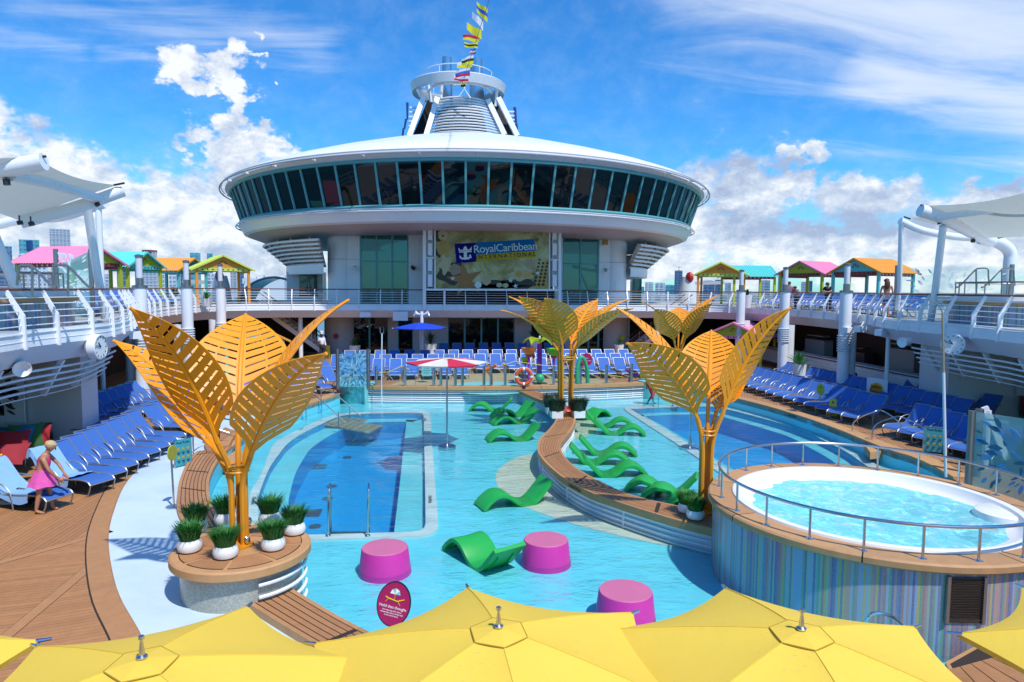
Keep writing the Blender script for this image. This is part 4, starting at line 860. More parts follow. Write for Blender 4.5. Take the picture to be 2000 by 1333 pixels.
def stext(body, px, py, h, m_, ang=-4.0, sp_=1.0, nm='lettering'):
    u, v = Q(px, py); d = Vector((cos(radians(-ang)), 0, sin(radians(-ang)))); text(body, h, (sx(u), SY - .03, szz(v)), d, (-sin(radians(-ang)), 0, cos(radians(-ang))), m_, scr, nm, depth=.004, space=sp_)
stext('RoyalCaribbean', 1116, 366, .745, lt, sp_=.94); stext('INTERNATIONAL', 1122, 472, .40, pnavy, sp_=1.45); stext('®', 1527, 258, .35, black)
an = [((512, 365), (540, 395), (570, 390), (580, 360), (600, 340), (620, 362), (625, 388), (655, 385), (680, 345), (680, 400), (515, 408)), ((520, 415), (680, 405), (680, 422), (620, 426), (622, 490), (645, 492), (650, 475), (640, 478), (665, 448), (682, 500), (665, 500), (650, 515), (600, 524), (550, 520), (530, 500), (525, 505), (528, 460), (555, 490), (548, 486), (553, 500), (580, 492), (580, 428), (520, 430))]
for A in an: flat('anchor_emblem', [Q(*p) for p in A][::-1], lt, 3)
shell1, shell2, starm, darkp = pm('print_shell', (.46, .40, .20)), pm('print_shell_gold', (.42, .28, .04)), pm('print_starfish', (.30, .13, .02)), mat('print_dark', (.03, .022, .008), .5, var=.3)
def blob(px, py, rx, ry, mm, k, n=22, wob=.08, ribs=0):
    pts = []
    for i in range(n): a = 2 * pi * i / n; r_ = 1 + wob * sin(a * 5 + px); pts.append(Q(px + rx * r_ * cos(a), py - ry * r_ * sin(a)))
    flat('printed_shell', pts, mm, k)
    for i in range(ribs): a = -.6 + i * (pi + 1.2) / (ribs - 1); u = [Q(px, py + ry * .7), Q(px + rx * .9 * cos(a) + 4, py - ry * .9 * sin(a)), Q(px + rx * .9 * cos(a) - 4, py - ry * .9 * sin(a))]; flat('shell_rib', u, starm, k + 1)
for a in ((430, 700, 190, 150), (980, 860, 260, 60), (1290, 850, 260, 70), (1000, 880, 420, 25), (260, 400, 60, 90), (290, 200, 75, 100)): blob(*a, darkp, 0, wob=.14)
blob(315, 195, 62, 70, shell1, 2); blob(315, 210, 14, 14, darkp, 3); blob(320, 365, 88, 100, shell2, 2, ribs=9); blob(350, 590, 80, 120, shell1, 1, wob=.25); blob(470, 655, 75, 75, pm('print_cockle', (.30, .22, .12)), 2, ribs=7)
def star(px, py, r1, r2, rot, mm, k): flat('printed_starfish', [Q(px + (r1 if i % 2 == 0 else r2) * cos(rot + pi * i / 5), py - (r1 if i % 2 == 0 else r2) * sin(rot + pi * i / 5)) for i in range(10)], mm, k)
star(600, 790, 250, 90, 1.75, starm, 2); star(440, 775, 36, 10, .3, lt, 3); star(1185, 805, 38, 12, .2, lt, 3); star(1250, 880, 40, 13, .5, lt, 3); star(1535, 705, 42, 13, .2, lt, 3)
blob(870, 800, 58, 66, shell1, 3, ribs=7); blob(765, 860, 45, 42, lt, 3); blob(1040, 865, 40, 30, shell1, 3); blob(1120, 870, 38, 32, shell1, 3); blob(1430, 575, 72, 65, pm('print_snail', (.42, .30, .18)), 3, ribs=6)
blob(1330, 720, 150, 85, shell1, 3, wob=.2); blob(1290, 715, 45, 45, shell2, 4); blob(1400, 725, 55, 50, pm('print_conch', (.50, .33, .08)), 4); flat('printed_starfish', [Q(1470, 900), Q(1660, 900), Q(1668, 500), Q(1600, 600)][::-1], shell2, 1)
for i in range(22): blob(1500 + (i % 3) * 55 + (i // 3) * 9, 860 - (i // 3) * 48, 22 - i // 3, 22 - i // 3, darkp, 2, 10, 0)
for (a, b_, c_, d_) in ((838, 847, 441, 566), (1074, 1094, 446, 567)):
    pass
def bar(px0, py0, px1, py1, wd, nm='frame', mm=white, y=SY - .05): obj(nm, MB().beam(V(px0, py0, y), V(px1, py1, y), wd, wd, up=(0, 1, 0)), mm, scr)
bar(829, 433, 829, 606, .22, 'post'); bar(1093, 437, 1093, 612, .20, 'post'); bar(830, 441, 1095, 446, .14); bar(830, 566, 1092, 567, .14); bar(849.5, 443, 849.5, 566, .10); bar(1073.5, 445, 1073, 566, .10); bar(831, 504, 850, 504, .10); bar(1073, 508, 1094, 508, .1)
for px in (839.5, 1083.5): p = V(px, 504.5, SY + .1); obj('backing', MB().box(p, (.5, .06, 4.0)), beige, scr, smooth=0)
for i in range(4):
    for px in (840, 1083): p = V(px, 457 + i * 30.5, SY - .1); obj('speaker_panel', MB().box(p, (.30, .16, .82)), pot, scr, smooth=0)
for px in (834, 1079, 1089): bar(px, 445, px, 565, .03, 'frame_wire', whitegrey)
bar(868, 567, 868, 606, .14, 'post')
for (px, py, ww, hh) in ((714, 615, .75, .32), (782, 618, 1.0, .6)):
    p = V(px, py, 46.9); tag(obj('wall_speaker', MB().box(p, (ww, .35, hh)), white), 'white box speaker hanging under the balcony edge, %s of the two' % ('smaller' if px < 750 else 'larger'), 'speaker')
# pole with horn speakers left of centre
p = V(824, 700, 45.0); r = thing('speaker_pole', 'tall white pole with twin horn speakers under the video screen', 'pole', (p.x, 45, 0)); obj('pole', MB().tube([(p.x, 45, 0), (p.x, 45, 3.4)], .11, 10), white, r)
for s in (-1, 1): obj('horn', MB().lathe([(.05, 0), (.09, .15), (.2, .35)], 12).xf(Matrix.Translation((p.x + s * .12, 44.9, 3.2)) @ Matrix.Rotation(s * radians(75), 4, 'Y') @ Matrix.Rotation(.2, 4, 'X')), white, r)

# ------------------------------------------------------------------ funnel
FYY = 72.0; fn = thing('funnel', 'white louvred ship funnel with twin steel exhaust stacks and ring platform', 'funnel', (3.8, FYY, 17))
fc = V(905, 200, FYY); fc.x = (V(896, 165, FYY).x + V(908, 230, FYY).x) / 2
RC = (V(896, 165, FYY).x, FYY + 1.0); hz_ = V(896, 166, FYY).z
def fring(r, z): return [Vector((RC[0] + r * cos(a), RC[1] + r * sin(a), z)) for a in [2 * pi * i / 64 for i in range(65)]]
obj('platform_ring', MB().grid([list(c) for c in zip(fring(4.75, hz_ - .75), fring(4.95, hz_ + .1), fring(4.8, hz_ + .22), fring(4.1, hz_ + .22), fring(4.1, hz_ - .05), fring(4.4, hz_ - .75), fring(4.75, hz_ - .75))]), whitegrey, fn)
obj('platform_rail', MB().tube(fring(3.6, hz_ + 1.3)[:-1], .05, 6, closed=True), white, fn)
for i in range(0, 64, 6): p = fring(3.6, hz_)[i]; obj('rail_post', MB().tube([p, p + Vector((0, 0, 1.3))], .04, 5), white, fn)
for (px, r1, top, bot) in ((873, .62, 113, 262), (931, .80, 117, 262)):
    c = V(px, top, FYY + 1); d = V(px, bot, FYY + 1); obj('exhaust_stack', MB().lathe([(r1, d.z), (r1, c.z - 2.6), (r1 * .86, c.z - 2.5), (r1 * .86, c.z), (r1 * .75, c.z)], 24, (c.x, c.y, 0)), steel, fn)
topc, botc = V(903, 190, FYY - 2), V(914, 263, FYY - 4)
def farc(cx, y, z, w_, dep, n=16): return [Vector((cx + w_ * sin(a), y + dep * (1 - cos(a)), z)) for a in [-1.25 + 2.5 * i / n for i in range(n + 1)]]
for k in range(14):
    f = k / 13; c = topc.lerp(botc, f); obj('louvre_pipe', MB().tube(farc(c.x, c.y, c.z, 2.75 + .95 * f, 2.6), .085, 6), white, fn)
obj('core', MB().lathe([(3.2, botc.z - 1), (2.4, topc.z - .6)], 20, (topc.x, FYY + 1.5, 0)), dark, fn)  # near-black colour stands in for the shade between the louvre pipes
for (a, b, c, d, w_) in ((854, 193, 832, 266, .55), (953, 197, 986, 266, .55), (828, 190, 799, 268, .5), (974, 193, 1011, 268, .5)): obj('leg', MB().beam(V(a, b, FYY - 1), V(c, d, FYY - 2.5), .5, w_, up=(0, 1, 0)), white, fn)
for (a, b, c, d) in ((842, 200, 835, 160), (822, 190, 815, 175), (968, 208, 972, 160), (862, 192, 863, 157)): obj('strut', MB().tube([V(a, b, FYY - 1), V(c, d, FYY - 1)], .16, 7), white, fn)
obj('hoop', MB().tube([V(835, 180, FYY - 1), V(848, 168, FYY - 2), V(870, 163, FYY - 3), V(905, 162, FYY - 3.2), V(935, 165, FYY - 3), V(952, 172, FYY - 2), V(960, 182, FYY - 1)], .14, 7), white, fn)
for (a, c) in ((830, 800), (822, 808)): obj('side_louvre', MB().add([V(845, 196, FYY + .5), V(835, 196, FYY + .5), V(806, 266, FYY), V(834, 266, FYY)], [(0, 1, 2, 3)]), dark, fn)
obj('side_louvre', MB().add([V(958, 200, FYY + .5), V(970, 200, FYY + .5), V(1006, 266, FYY), V(984, 266, FYY)], [(3, 2, 1, 0)]), dark, fn)
for k in range(5):
    obj('side_rung', MB().tube([V(800 - k * .5, 211 + k * 9, FYY - .5), V(822 - k * 4, 211 + k * 9, FYY - .5)], .1, 6), white, fn); obj('side_rung', MB().tube([V(985 + k * 4, 219 + k * 8, FYY - .5), V(1004 + k * .5, 219 + k * 8, FYY - .5)], .1, 6), white, fn)
wm = mat('navy_wing', (.015, .04, .22), .4)
for pts in ([(793, 200), (798, 201), (797, 232), (794, 234)], [(791, 232), (795, 233), (792, 250), (788, 252)], [(786, 251), (790, 250), (788, 268), (784, 268)], [(1003, 209), (1008, 210), (1010, 240), (1004, 236)], [(1005, 240), (1011, 242), (1012, 254), (1007, 250)], [(1009, 256), (1012, 256), (1012, 264), (1010, 264)]):
    q = [V(x, y, FYY - .5) for x, y in pts]; obj('emblem_wing', MB().add(q + [p + Vector((0, .3, 0)) for p in q], [(3, 2, 1, 0), (4, 5, 6, 7)] + [(i, (i + 1) % 4, (i + 1) % 4 + 4, i + 4) for i in range(4)]), wm, fn, smooth=0)
obj('tripod', MB().tube([V(896, 190, FYY - 4), V(907, 174, FYY - 4), V(919, 192, FYY - 4)], .07, 6).tube([V(907, 174, FYY - 4), V(904, 152, FYY - 4)], .09, 6), white, fn)
# roof camera
p = V(975, 281, 47.5); t = thing('roof_camera', 'dark floodlight camera standing on the white dome roof edge', 'camera', p); obj('housing', MB().tube([V(971, 283, 46.5), V(981, 276, 46.5)], .22, 8), black, t); obj('stalk', MB().tube([V(977, 280, 46.6), V(975, 290, 46.6)], .05, 6), whitegrey, t); obj('small_lamp', MB().sphere(V(984, 286, 46.5), .1, 8), black, t)
# signal flags on their halyard
hy0, hy1 = V(903, 163, 62), V(958, -8, 40)
halt = tag(obj('halyard', MB().tube([hy0, lerp(hy0, hy1, .5), hy1, V(990, -110, 22)], .022, 5), mat('rope', (.12, .12, .14), .8)), 'thin dark halyard rising from the funnel past the top of the picture', 'rope')
fy, fb, fw, fr, fk = mat('flag_yellow', (.80, .72, .02), .8, trans=.4), mat('flag_blue', (.04, .12, .55), .8, trans=.3), mat('flag_white', (.78, .78, .80), .8, trans=.4), mat('flag_red', (.55, .01, .06), .8, trans=.3), mat('flag_black', (.01, .01, .01), .8)
FL = [(952, 18, 24, 26, (fy, fb, fy), 30, 'yellow and blue'), (944, 42, 28, 17, (fw, fw), 40, 'plain white'), (940, 60, 31, 18, (fy, fy), 25, 'plain yellow'), (936, 70, 32, 13, (fr, fy), 2, 'red and yellow'), (933, 84, 26, 11, (fy, fk, fy), -3, 'yellow with black spot'), (929, 95, 12, 11, (fb, fw, fr), -15, 'small blue and white'),
      (925, 107, 25, 16, (fw, fk, fy), -22, 'pale yellow with black spot'), (922, 118, 30, 14, (fw, fy), -12, 'white and yellow'), (918, 131, 30, 16, (fw, fb, fr), -18, 'white, blue and red'), (915, 146, 28, 14, (fw, fw, fr), -4, 'white and red'), (909, 160, 10, 10, (fy, fk), -20, 'tiny yellow and black')]
for (px, py, L, H, cols, ang, nm) in FL:
    Y = 40 + (py + 8) / 171 * 22; o_ = V(px, py, Y); sc_ = (V(px + 1, py, Y) - o_).length; a = radians(ang); r = thing('signal_flag', '%s signal flag fluttering on the halyard above the funnel' % nm, 'flag', o_, group=None)
    nC = len(cols); ux = Vector((-cos(a), 0, sin(a))) * sc_; uz = Vector((0, 0, -1)) * sc_
    for c in range(nC):
        P = [[o_ + ux * (L * i / 12) + uz * (H * (c + j / 2) / nC * (1 - .25 * i / 12)) + Vector((0, .15 * sin(i * .5 + px), .05 * sin(i * .45 + px) * i / 8)) for j in range(3)] for i in range(13)]
        obj('stripe', MB().grid(P), cols[c], r)

# ------------------------------------------------------------------ cabanas
def cabana(name, label, px, py_ridge, roofm, gabm, postm, trimm, rot, w_=3.2, l_=3.3, zfl=DK, dist=None, hr=3.22, grp='painted cabanas on the upper deck'):
    c = dist; r = thing(name, label, 'cabana', (c[0], c[1], zfl), rot, grp if zfl > 1 else 'painted cabanas on the lower deck')
    he = hr - .78
    L = dict(local=True)
    for sx_ in (-1, 1):
        for sy in (-1, 1): obj('post', MB().box((sx_ * w_ / 2, sy * l_ / 2, he / 2), (.16, .16, he)), postm, r, smooth=0, **L)
        obj('beam', MB().box((sx_ * w_ / 2, 0, he - .07), (.10, l_ + .1, .16)), gabm, r, smooth=0, **L)
        # corrugated roof slope
        ov = .38; sl_ = hypot(w_ / 2 + ov, (hr - he) * (w_ / 2 + ov) / (w_ / 2)); nC = 22; P = []
        for i in range(nC * 4 + 1):
            y = -(l_ / 2 + .25) + (l_ + .5) * i / (nC * 4); h_ = .028 * sin(i * pi / 2); f = (w_ / 2 + ov) / (w_ / 2)
            P.append([(0, y, hr + .03 + h_), (sx_ * (w_ / 2 + ov), y, hr + .03 - (hr - he) * f + h_)])
        obj('roof_sheet', MB().grid(P), roofm, r, **L)
        obj('barge_board', MB().beam((0, -l_ / 2 - .24, hr - .02), (sx_ * (w_ / 2 + ov), -l_ / 2 - .24, hr - .02 - (hr - he) * (w_ / 2 + ov) / (w_ / 2)), .05, .1), roofm, r, smooth=0, **L)
        obj('barge_board', MB().beam((0, l_ / 2 + .24, hr - .02), (sx_ * (w_ / 2 + ov), l_ / 2 + .24, hr - .02 - (hr - he) * (w_ / 2 + ov) / (w_ / 2)), .05, .1), roofm, r, smooth=0, **L)
    for sy in (-1, 1):
        nB = 5
        for k in range(nB):
            z0 = he - .05 + (hr - he) * k / nB; z1 = he - .05 + (hr - he) * (k + .94) / nB; a = w_ / 2 * (1 - k / nB); b = max(.02, w_ / 2 * (1 - (k + .94) / nB)); y = sy * l_ / 2; mb = MB()
            mb.add([(-a, y - .03, z0), (a, y - .03, z0), (b, y - .03, z1), (-b, y - .03, z1), (-a, y + .03, z0), (a, y + .03, z0), (b, y + .03, z1), (-b, y + .03, z1)], [(0, 1, 2, 3), (7, 6, 5, 4), (0, 4, 5, 1), (2, 6, 7, 3)]); obj('gable_board', mb, gabm, r, smooth=0, **L)
        for k in range(5):
            a = radians(18 + 36 * k); mb = MB().add([(.07 * cos(a), 0, .07 * sin(a)), (.25 * cos(a + .16), 0, .25 * sin(a + .16)), (.29 * cos(a), 0, .29 * sin(a)), (.25 * cos(a - .16), 0, .25 * sin(a - .16))], [(0, 1, 2, 3)])
            mb.xf(Matrix.Translation((0, sy * (l_ / 2 + .036), he + .18))); obj('sunburst_cutout', mb, black, r, smooth=0, **L)
        obj('trim', MB().box((0, sy * (l_ / 2 + .02), he - .15), (w_ - .1, .05, .20)), trimm, r, smooth=0, **L)
        for k in range(9): obj('trim_cutout', MB().box((-w_ / 2 + .35 + (w_ - .7) * k / 8, sy * (l_ / 2 + .05), he - .15), (.08, .012, .08), M=Matrix.Rotation(pi / 4, 3, 'Y')), black, r, smooth=0, **L)
    for sx_ in (-1, 1):
        obj('trim', MB().box((sx_ * (w_ / 2 + .02), 0, he - .25), (.05, l_ - .15, .20)), trimm, r, smooth=0, **L)
        for k in range(9): obj('trim_cutout', MB().box((sx_ * (w_ / 2 + .05), -l_ / 2 + .35 + (l_ - .7) * k / 8, he - .25), (.012, .08, .08), M=Matrix.Rotation(pi / 4, 3, 'X')), pot, r, smooth=0, **L)
    return r
def cab(gx, gy, bx, by, label, roofm, gabm, postm, trimm, z=DK, **k):
    d = Vector((bx - gx, by - gy, 0)).normalized(); c = Vector((gx, gy, 0)) + d * 1.85
    return cabana('cabana', label, 0, 0, roofm, gabm, postm, trimm, atan2(-d.x, d.y), zfl=z, dist=(c.x, c.y), **k)
cab(-17.23, 38.38, -20.49, 39.61, 'pink-roofed cabana with lime green gable, nearest on the left', c_pink, c_green, c_green, c_maroon)
cab(-16.97, 43.93, -20.2, 44.6, 'turquoise-roofed cabana with yellow-green gable behind the pink one on the left', c_tealroof, c_green, c_green, c_teal)
cab(-16.99, 52.43, -20.2, 53.4, 'orange-roofed cabana with turquoise posts behind the turquoise roof on the left', c_orroof, c_teal, c_teal, c_teal)
cab(-13.4, 46.9, -15.2, 50.6, 'lime-roofed orange cabana facing the pool on the left', c_limeroof, c_orange, c_orange, c_limeroof)
cab(21.2, 48.11, 22.9, 51.5, 'lime-roofed orange cabana facing the pool right of the dome', c_limeroof, c_orange, c_orange, c_limeroof)
cab(24.6, 54.8, 28.2, 54.4, 'turquoise-roofed cabana with yellow-green posts behind the orange one on the right', c_tealroof, c_green, c_green, c_maroon)
cab(25.51, 44.92, 29.0, 46.7, 'pink-roofed cabana with green gable on the right side', c_pink, c_green, c_green, c_maroon)
cab(26.43, 40.2, 30.0, 41.47, 'orange-roofed cabana with blue-teal gable, nearest on the right', c_orroof, c_teal, c_teal, c_maroon)
p = G(548, 640, 2.6); 
cab(-9.4, 38.5, -11.3, 42.2, 'lower-deck cabana with orange roof and turquoise gable under the left balcony', c_orroof, c_tealroof, c_tealroof, c_orroof, z=-.35, w_=3.0)
cab(19.1, 41.2, 21.6, 44.0, 'lower-deck cabana with pink roof and green gable under the right balcony', c_pink, c_green, c_green, c_pink, z=-.35, w_=3.4)

# ------------------------------------------------------------------ tensile canopies over the upper hot tubs
def canopy(label, A, mirror=False):
    r = thing('tensile_canopy', label, 'canopy', A['loc'])
    for pts, rad in A['tubes']: obj('boom', MB().tube(cr(pts, 6) if len(pts) > 2 else pts, rad, 14), white, r)
    for pts, rad in A['posts']: obj('post', MB().tube(pts, rad, 12), white, r)
    for P in A['skins']:
        n = len(P); obj('membrane', MB().grid(P), canvas, r)
    for (a, b) in A['lamps']: obj('spotlight', MB().tube([a, b], .075, 8).tube([a, a + Vector((0, 0, .15))], .02, 5), black, r)
    for (a, b) in A['ends']: obj('rigging', MB().tube([a, b], .03, 5), black, r)
    return r
def skin_patch(c00, c10, c11, c01, sag, n=10):      # four corners, edges scooped inward
    P = []
    cen = (Vector(c00) + Vector(c10) + Vector(c11) + Vector(c01)) / 4
    for i in range(n + 1):
        row = []
        for j in range(n + 1):
            u, v = i / n, j / n; p = lerp(lerp(c00, c10, u), lerp(c01, c11, u), v); e = max(4 * u * (1 - u) * (abs(2 * v - 1) ** 2), 4 * v * (1 - v) * (abs(2 * u - 1) ** 2))
            p = p.lerp(cen, .10 * e); p.z -= sag * 4 * u * (1 - u) * .5 + sag * .3 * 4 * v * (1 - v); row.append(p)
        P.append(row)
    return P
# left canopy
Yn, Yf = 17.0, 22.0
t1 = [V(-260, 395, Yn), V(-100, 355, Yn), V(0, 332, Yn), V(86, 316, Yn)]
t2 = [V(-250, 470, Yf - 2), V(-60, 452, Yf - 2), V(40, 435, Yf - 1.5), V(150, 405, Yf - 1), V(240, 373, Yf - .5)]
t3 = [V(-200, 520, Yf + 1), V(-60, 455, Yf + 1), V(0, 438, Yf + 1), V(60, 425, Yf + 1), V(110, 425, Yf + 1), V(160, 412, Yf + 1), V(203, 398, Yf + 1)]
t4 = [V(20, 343, Yn + .1), V(100, 360, Yn + 1.8), V(192, 388, Yf - .9)]
A = dict(loc=V(100, 400, 19), tubes=[(t1, .20), (t2[2:], .17), (t3, .15), (t4, .13)],
         posts=[([V(-30, 420, 18.6), V(42, 585, 19.4), V(66, 645, 19.7)], .13), ([V(170, 404, 21.6), V(190, 535, 22.4), V(206, 622, 22.9)], .12), ([V(192, 405, Yf + 1), V(199, 565, Yf + 1), V(202, 610, Yf + 1)], .09)],
         skins=[skin_patch(V(68, 308, Yn + .1), V(228, 362, Yf - .6), V(-60, 445, Yf - 1.0), V(-200, 335, Yn), .12), skin_patch(V(60, 306, Yn + .05), V(-240, 300, Yn - 2), V(-260, 380, Yn + 1), V(20, 335, Yn + .1), .1)],
         lamps=[(V(12, 350, Yn), V(14, 362, Yn)), (V(38, 432, Yf - 2), V(40, 439, Yf - 2)), (V(60, 434, Yf - 2), V(63, 441, Yf - 2)), (V(188, 397, Yf - 1), V(192, 402, Yf - 1))],
         ends=[(V(60, 308, Yn), V(90, 306, Yn)), (V(222, 362, Yf - .7), V(243, 358, Yf - .7))])
A['skins'][0] = skin_patch(V(68, 308, Yn + .1), V(228, 362, Yf - .6), V(40, 432, Yf - 1.2), V(-200, 350, Yn), .15)
canopy('white tensile canopy on curved tubes above the left hot tub, cut by the picture edge', A)
# right canopy
Y1, Y2 = 21.0, 25.5
t1 = [V(1797, 411, Y1 + 1), V(1840, 425, Y1 + 1), V(1900, 455, Y1 + 2), V(1935, 472, Y1 + 3)]
t2 = [V(1758, 432, Y2), V(1800, 450, Y2), V(1860, 462, Y2), V(1915, 466, Y2), V(1950, 474, Y2), V(1972, 492, Y2), V(1972, 520, Y2), V(1967, 580, Y2), V(1967, 610, Y2)]
A = dict(loc=V(1850, 430, 22), tubes=[(t1, .22), (t2[:4], .14), (t2[3:], .24), ([V(1830, 425, Y1 + .8), V(1905, 415, Y1), V(2010, 402, Y1 - 1), V(2150, 378, Y1 - 3)], .12)],
         posts=[([V(1842, 442, Y1 + 1), V(1827, 565, Y1 + 2.1), V(1817, 632, Y1 + 2.8)], .12), ([V(1760, 436, Y2), V(1757, 560, Y2 + .7), V(1752, 606, Y2 + .9)], .09)],
         skins=[skin_patch(V(1806, 402, Y1 + 1), V(2060, 360, Y1 - 3), V(2120, 455, Y1 - 1), V(1918, 465, Y1 + 2.5), .2), skin_patch(V(1776, 427, Y1 + 2.5), V(1800, 420, Y1 + 1.2), V(1918, 466, Y1 + 2.6), V(1830, 437, Y1 + 2.2), .05)],
         lamps=[(V(1833, 431, Y1 + 1), V(1836, 437, Y1 + 1)), (V(1901, 468, Y1 + 2), V(1900, 474, Y1 + 2)), (V(1924, 466, Y1 + 3), V(1924, 472, Y1 + 3)), (V(1950, 463, Y1 + 2), V(1960, 461, Y1 + 2))],
         ends=[(V(1798, 401, Y1 + 1), V(1810, 402, Y1 + 1)), (V(1766, 424, Y1 + 2.4), V(1778, 428, Y1 + 2.4))])
canopy('white tensile canopy on bent tube above the right hot tub', A)

# upper hot tubs, glass screens, rails on the balconies
for (c, rr, lab) in (((-13.1, 20.6), 2.85, 'left'), ((21.9, 22.0), 3.0, 'right')):
    r = thing('upper_hot_tub', 'raised striped mosaic hot tub on the %s upper balcony behind the railing' % lab, 'hot tub', (c[0], c[1], DK)); cc3 = (c[0], c[1], DK)
    obj('wall', MB().lathe([(rr, 0), (rr, .72)], 60, cc3, uvr=rr), mosaic_stripe, r); obj('rim', MB().lathe([(rr - .5, .72), (rr + .12, .72), (rr + .12, .86), (rr - .5, .86)], 48, cc3), teakc, r)
    obj('shell', MB().lathe([(rr - .1, .86), (rr - .15, 1.02), (rr - .5, 1.02), (rr - .8, .8), (.01, .8)], 48, cc3), pot, r)
    for z in (1.5,): obj('handrail', MB().tube(circle(c, rr - .25, 48, DK + z)[:-1], .03, 6, closed=True), dsteel, r)
    for k in range(16): a = 2 * pi * k / 16; obj('rail_post', MB().tube([(c[0] + (rr - .25) * cos(a), c[1] + (rr - .25) * sin(a), DK + .86), (c[0] + (rr - .25) * cos(a), c[1] + (rr - .25) * sin(a), DK + 1.5)], .025, 5), dsteel, r)
    g0 = 1 if lab == 'left' else -1
def steprail(px0, Y, s, lab):
    p = V(px0, 560, Y); q = [V(px0, 520, Y)]
for (px, Y, s, lab) in ((65, 17.5, 1, 'left one over the left balcony'), (135, 18.5, 1, 'right one over the left balcony'), (1905, 23, -1, 'left one over the right balcony'), (1955, 22.5, -1, 'right one over the right balcony')):
    k = 1.0 if s > 0 else .85; o_ = lambda x, y: V(px + s * x * k, 560 - y * k, Y)
    r = thing('step_rail', 'bent steel stair handrail beside the upper hot tub, %s' % lab, 'handrail', o_(0, 0))
    obj('rail', MB().tube(cr([o_(-32, 2), o_(-30, 24), o_(-28, 40), o_(-8, 41), o_(2, 36), o_(35, 2), o_(45, -2)], 4), .03, 6), dsteel, r); obj('post', MB().tube([o_(-2, 38), o_(-2, -20)], .03, 6), dsteel, r)
# etched glass screens
def etch_leafs(P0, ux, uz, W_, H_, n, m, parent, seed, nm='etched_leaf', sizes=(.12, .32), m2=None):
    rr = random.Random(seed); ux = Vector(ux).normalized(); uz = Vector(uz).normalized(); nn = ux.cross(uz); cu, cv = W_ * .55, H_ * .52
    for i in range(n):
        a = rr.uniform(0, 2 * pi); d = sqrt(rr.uniform(.01, .95)); u = cu + cos(a) * d * W_ * .62; v = cv + sin(a) * d * H_ * .62
        if not (.06 * W_ < u < .94 * W_ and .05 * H_ < v < .95 * H_): continue
        L = rr.uniform(*sizes); wd = L * rr.uniform(.10, .22); b = a + rr.uniform(-.5, .5); e1 = ux * cos(b) + uz * sin(b); e2 = -ux * sin(b) + uz * cos(b); c = Vector(P0) + ux * u + uz * v
        pts = [c - e1 * L / 2, c - e1 * L * .1 - e2 * wd, c + e1 * L * .3 - e2 * wd * .8, c + e1 * L / 2, c + e1 * L * .25 + e2 * wd * .6, c - e1 * L * .15 + e2 * wd]
        for s in (1, -1): pass
        obj(nm, MB().add([p + nn * .012 for p in pts] + [p - nn * .012 for p in pts], [tuple(range(6)), tuple(range(11, 5, -1))] + [(k, (k + 1) % 6, (k + 1) % 6 + 6, k + 6) for k in range(6)]), m2 if (m2 and i % 2) else m, parent, smooth=0)
etchd = mat('etch_blue', (.03, .15, .24), .4); etchb = mat('etch_sky', (.10, .33, .62), .4); etchw = mat('etch_white', (.70, .80, .82), .5); etchk = mat('etch_dark', (.05, .07, .08), .5)
def screen(label, a, b, z0, z1, m, posts=True, et=(etchd, 60, 1), zl=None, sz=(.12, .32)):
    a = Vector(a); b = Vector(b); r = thing('glass_screen', label, 'screen', (a + b) / 2); W_ = (b - a).length; d = (b - a).normalized()
    obj('pane', MB().add([(a.x, a.y, z0), (b.x, b.y, z0), (b.x, b.y, z1), (a.x, a.y, zl or z1)], [(0, 1, 2, 3)]), m, r, smooth=0)
    if posts:
        for p in (a, b): obj('post', MB().tube([(p.x, p.y, z0 - .1), (p.x, p.y, z1 + .06)], .085, 10), dsteel, r)
    etch_leafs((a.x, a.y, z0), (d.x, d.y, 0), (0, 0, 1), W_, z1 - z0, et[1], et[0], r, et[2], sizes=sz, m2=etchb if et[0] is etchd else None)
    return r
p0, p1 = G(662, 755, .34), G(717, 755, .34)
screen('patterned turquoise glass screen standing on the cyan plinth at far left of pool', (p0.x, p0.y - .35, 0), (p1.x + .1, p1.y - .4, 0), .36, 2.05, frost, et=(etchd, 230, 3), zl=1.75, sz=(.08, .26))
a, b = VX(118, 560, -14.6), VX(180, 560, -13.2)
screen('etched glass wind screen on the left balcony in front of the pink cabana', (-13.7, 27.2, 0), (-12.4, 27.0, 0), DK, DK + 2.45, frost, et=(etchw, 90, 5), zl=DK + 1.9)
screen('etched glass wind screen on the right balcony beside the nearest orange cabana', (19.6, 26.8, 0), (22.9, 24.6, 0), DK, DK + 2.2, clearglass, et=(etchw, 120, 8))
screen('blue-green etched glass screen standing right of the hot tub', (G(1890, 960, 0).x, G(1890, 960, 0).y, 0), (14.3, 13.2, 0), .02, 1.95, frost, et=(etchd, 120, 11), zl=2.0)
# lower towers under the hot tubs with patterned panels
def drum_panel(cx_, cy_, rr, a0, a1, lab, et_a, m=white):
    r = thing('drum_wall', lab, 'wall', (cx_, cy_, 0)); obj('wall', MB().lathe([(rr, 0), (rr, 2.9)], 24, (cx_, cy_, 0), a0, a1), m, r)
    P0 = Vector((cx_ + rr * cos(et_a), cy_ + rr * sin(et_a), 0)); return r, P0
w1, w0 = G(163, 862, 0), G(35, 862, 0)
r = thing('tower_wall', 'white tower wall under the left balcony with two wall sockets', 'wall', w1)
obj('wall', MB().poly([(w1.x, w1.y), (w0.x, w0.y + .2), (-19, w0.y + .4), (-19, w1.y + 1.5), (w1.x - .2, w1.y + 1.5)], 0, 2.9), white, r, smooth=0)
for k in (0, 1): p = V(89 + k * 7, 829, w1.y - .0); obj('socket', MB().box((p.x, lerp(w0, w1, .45).y - .03, p.z), (.10, .05, .08)), steel, r)
sc_l = thing('pattern_panel', 'white wall panel with dark leaf cut-outs behind the daybed at left', 'panel', G(20, 850, 0))
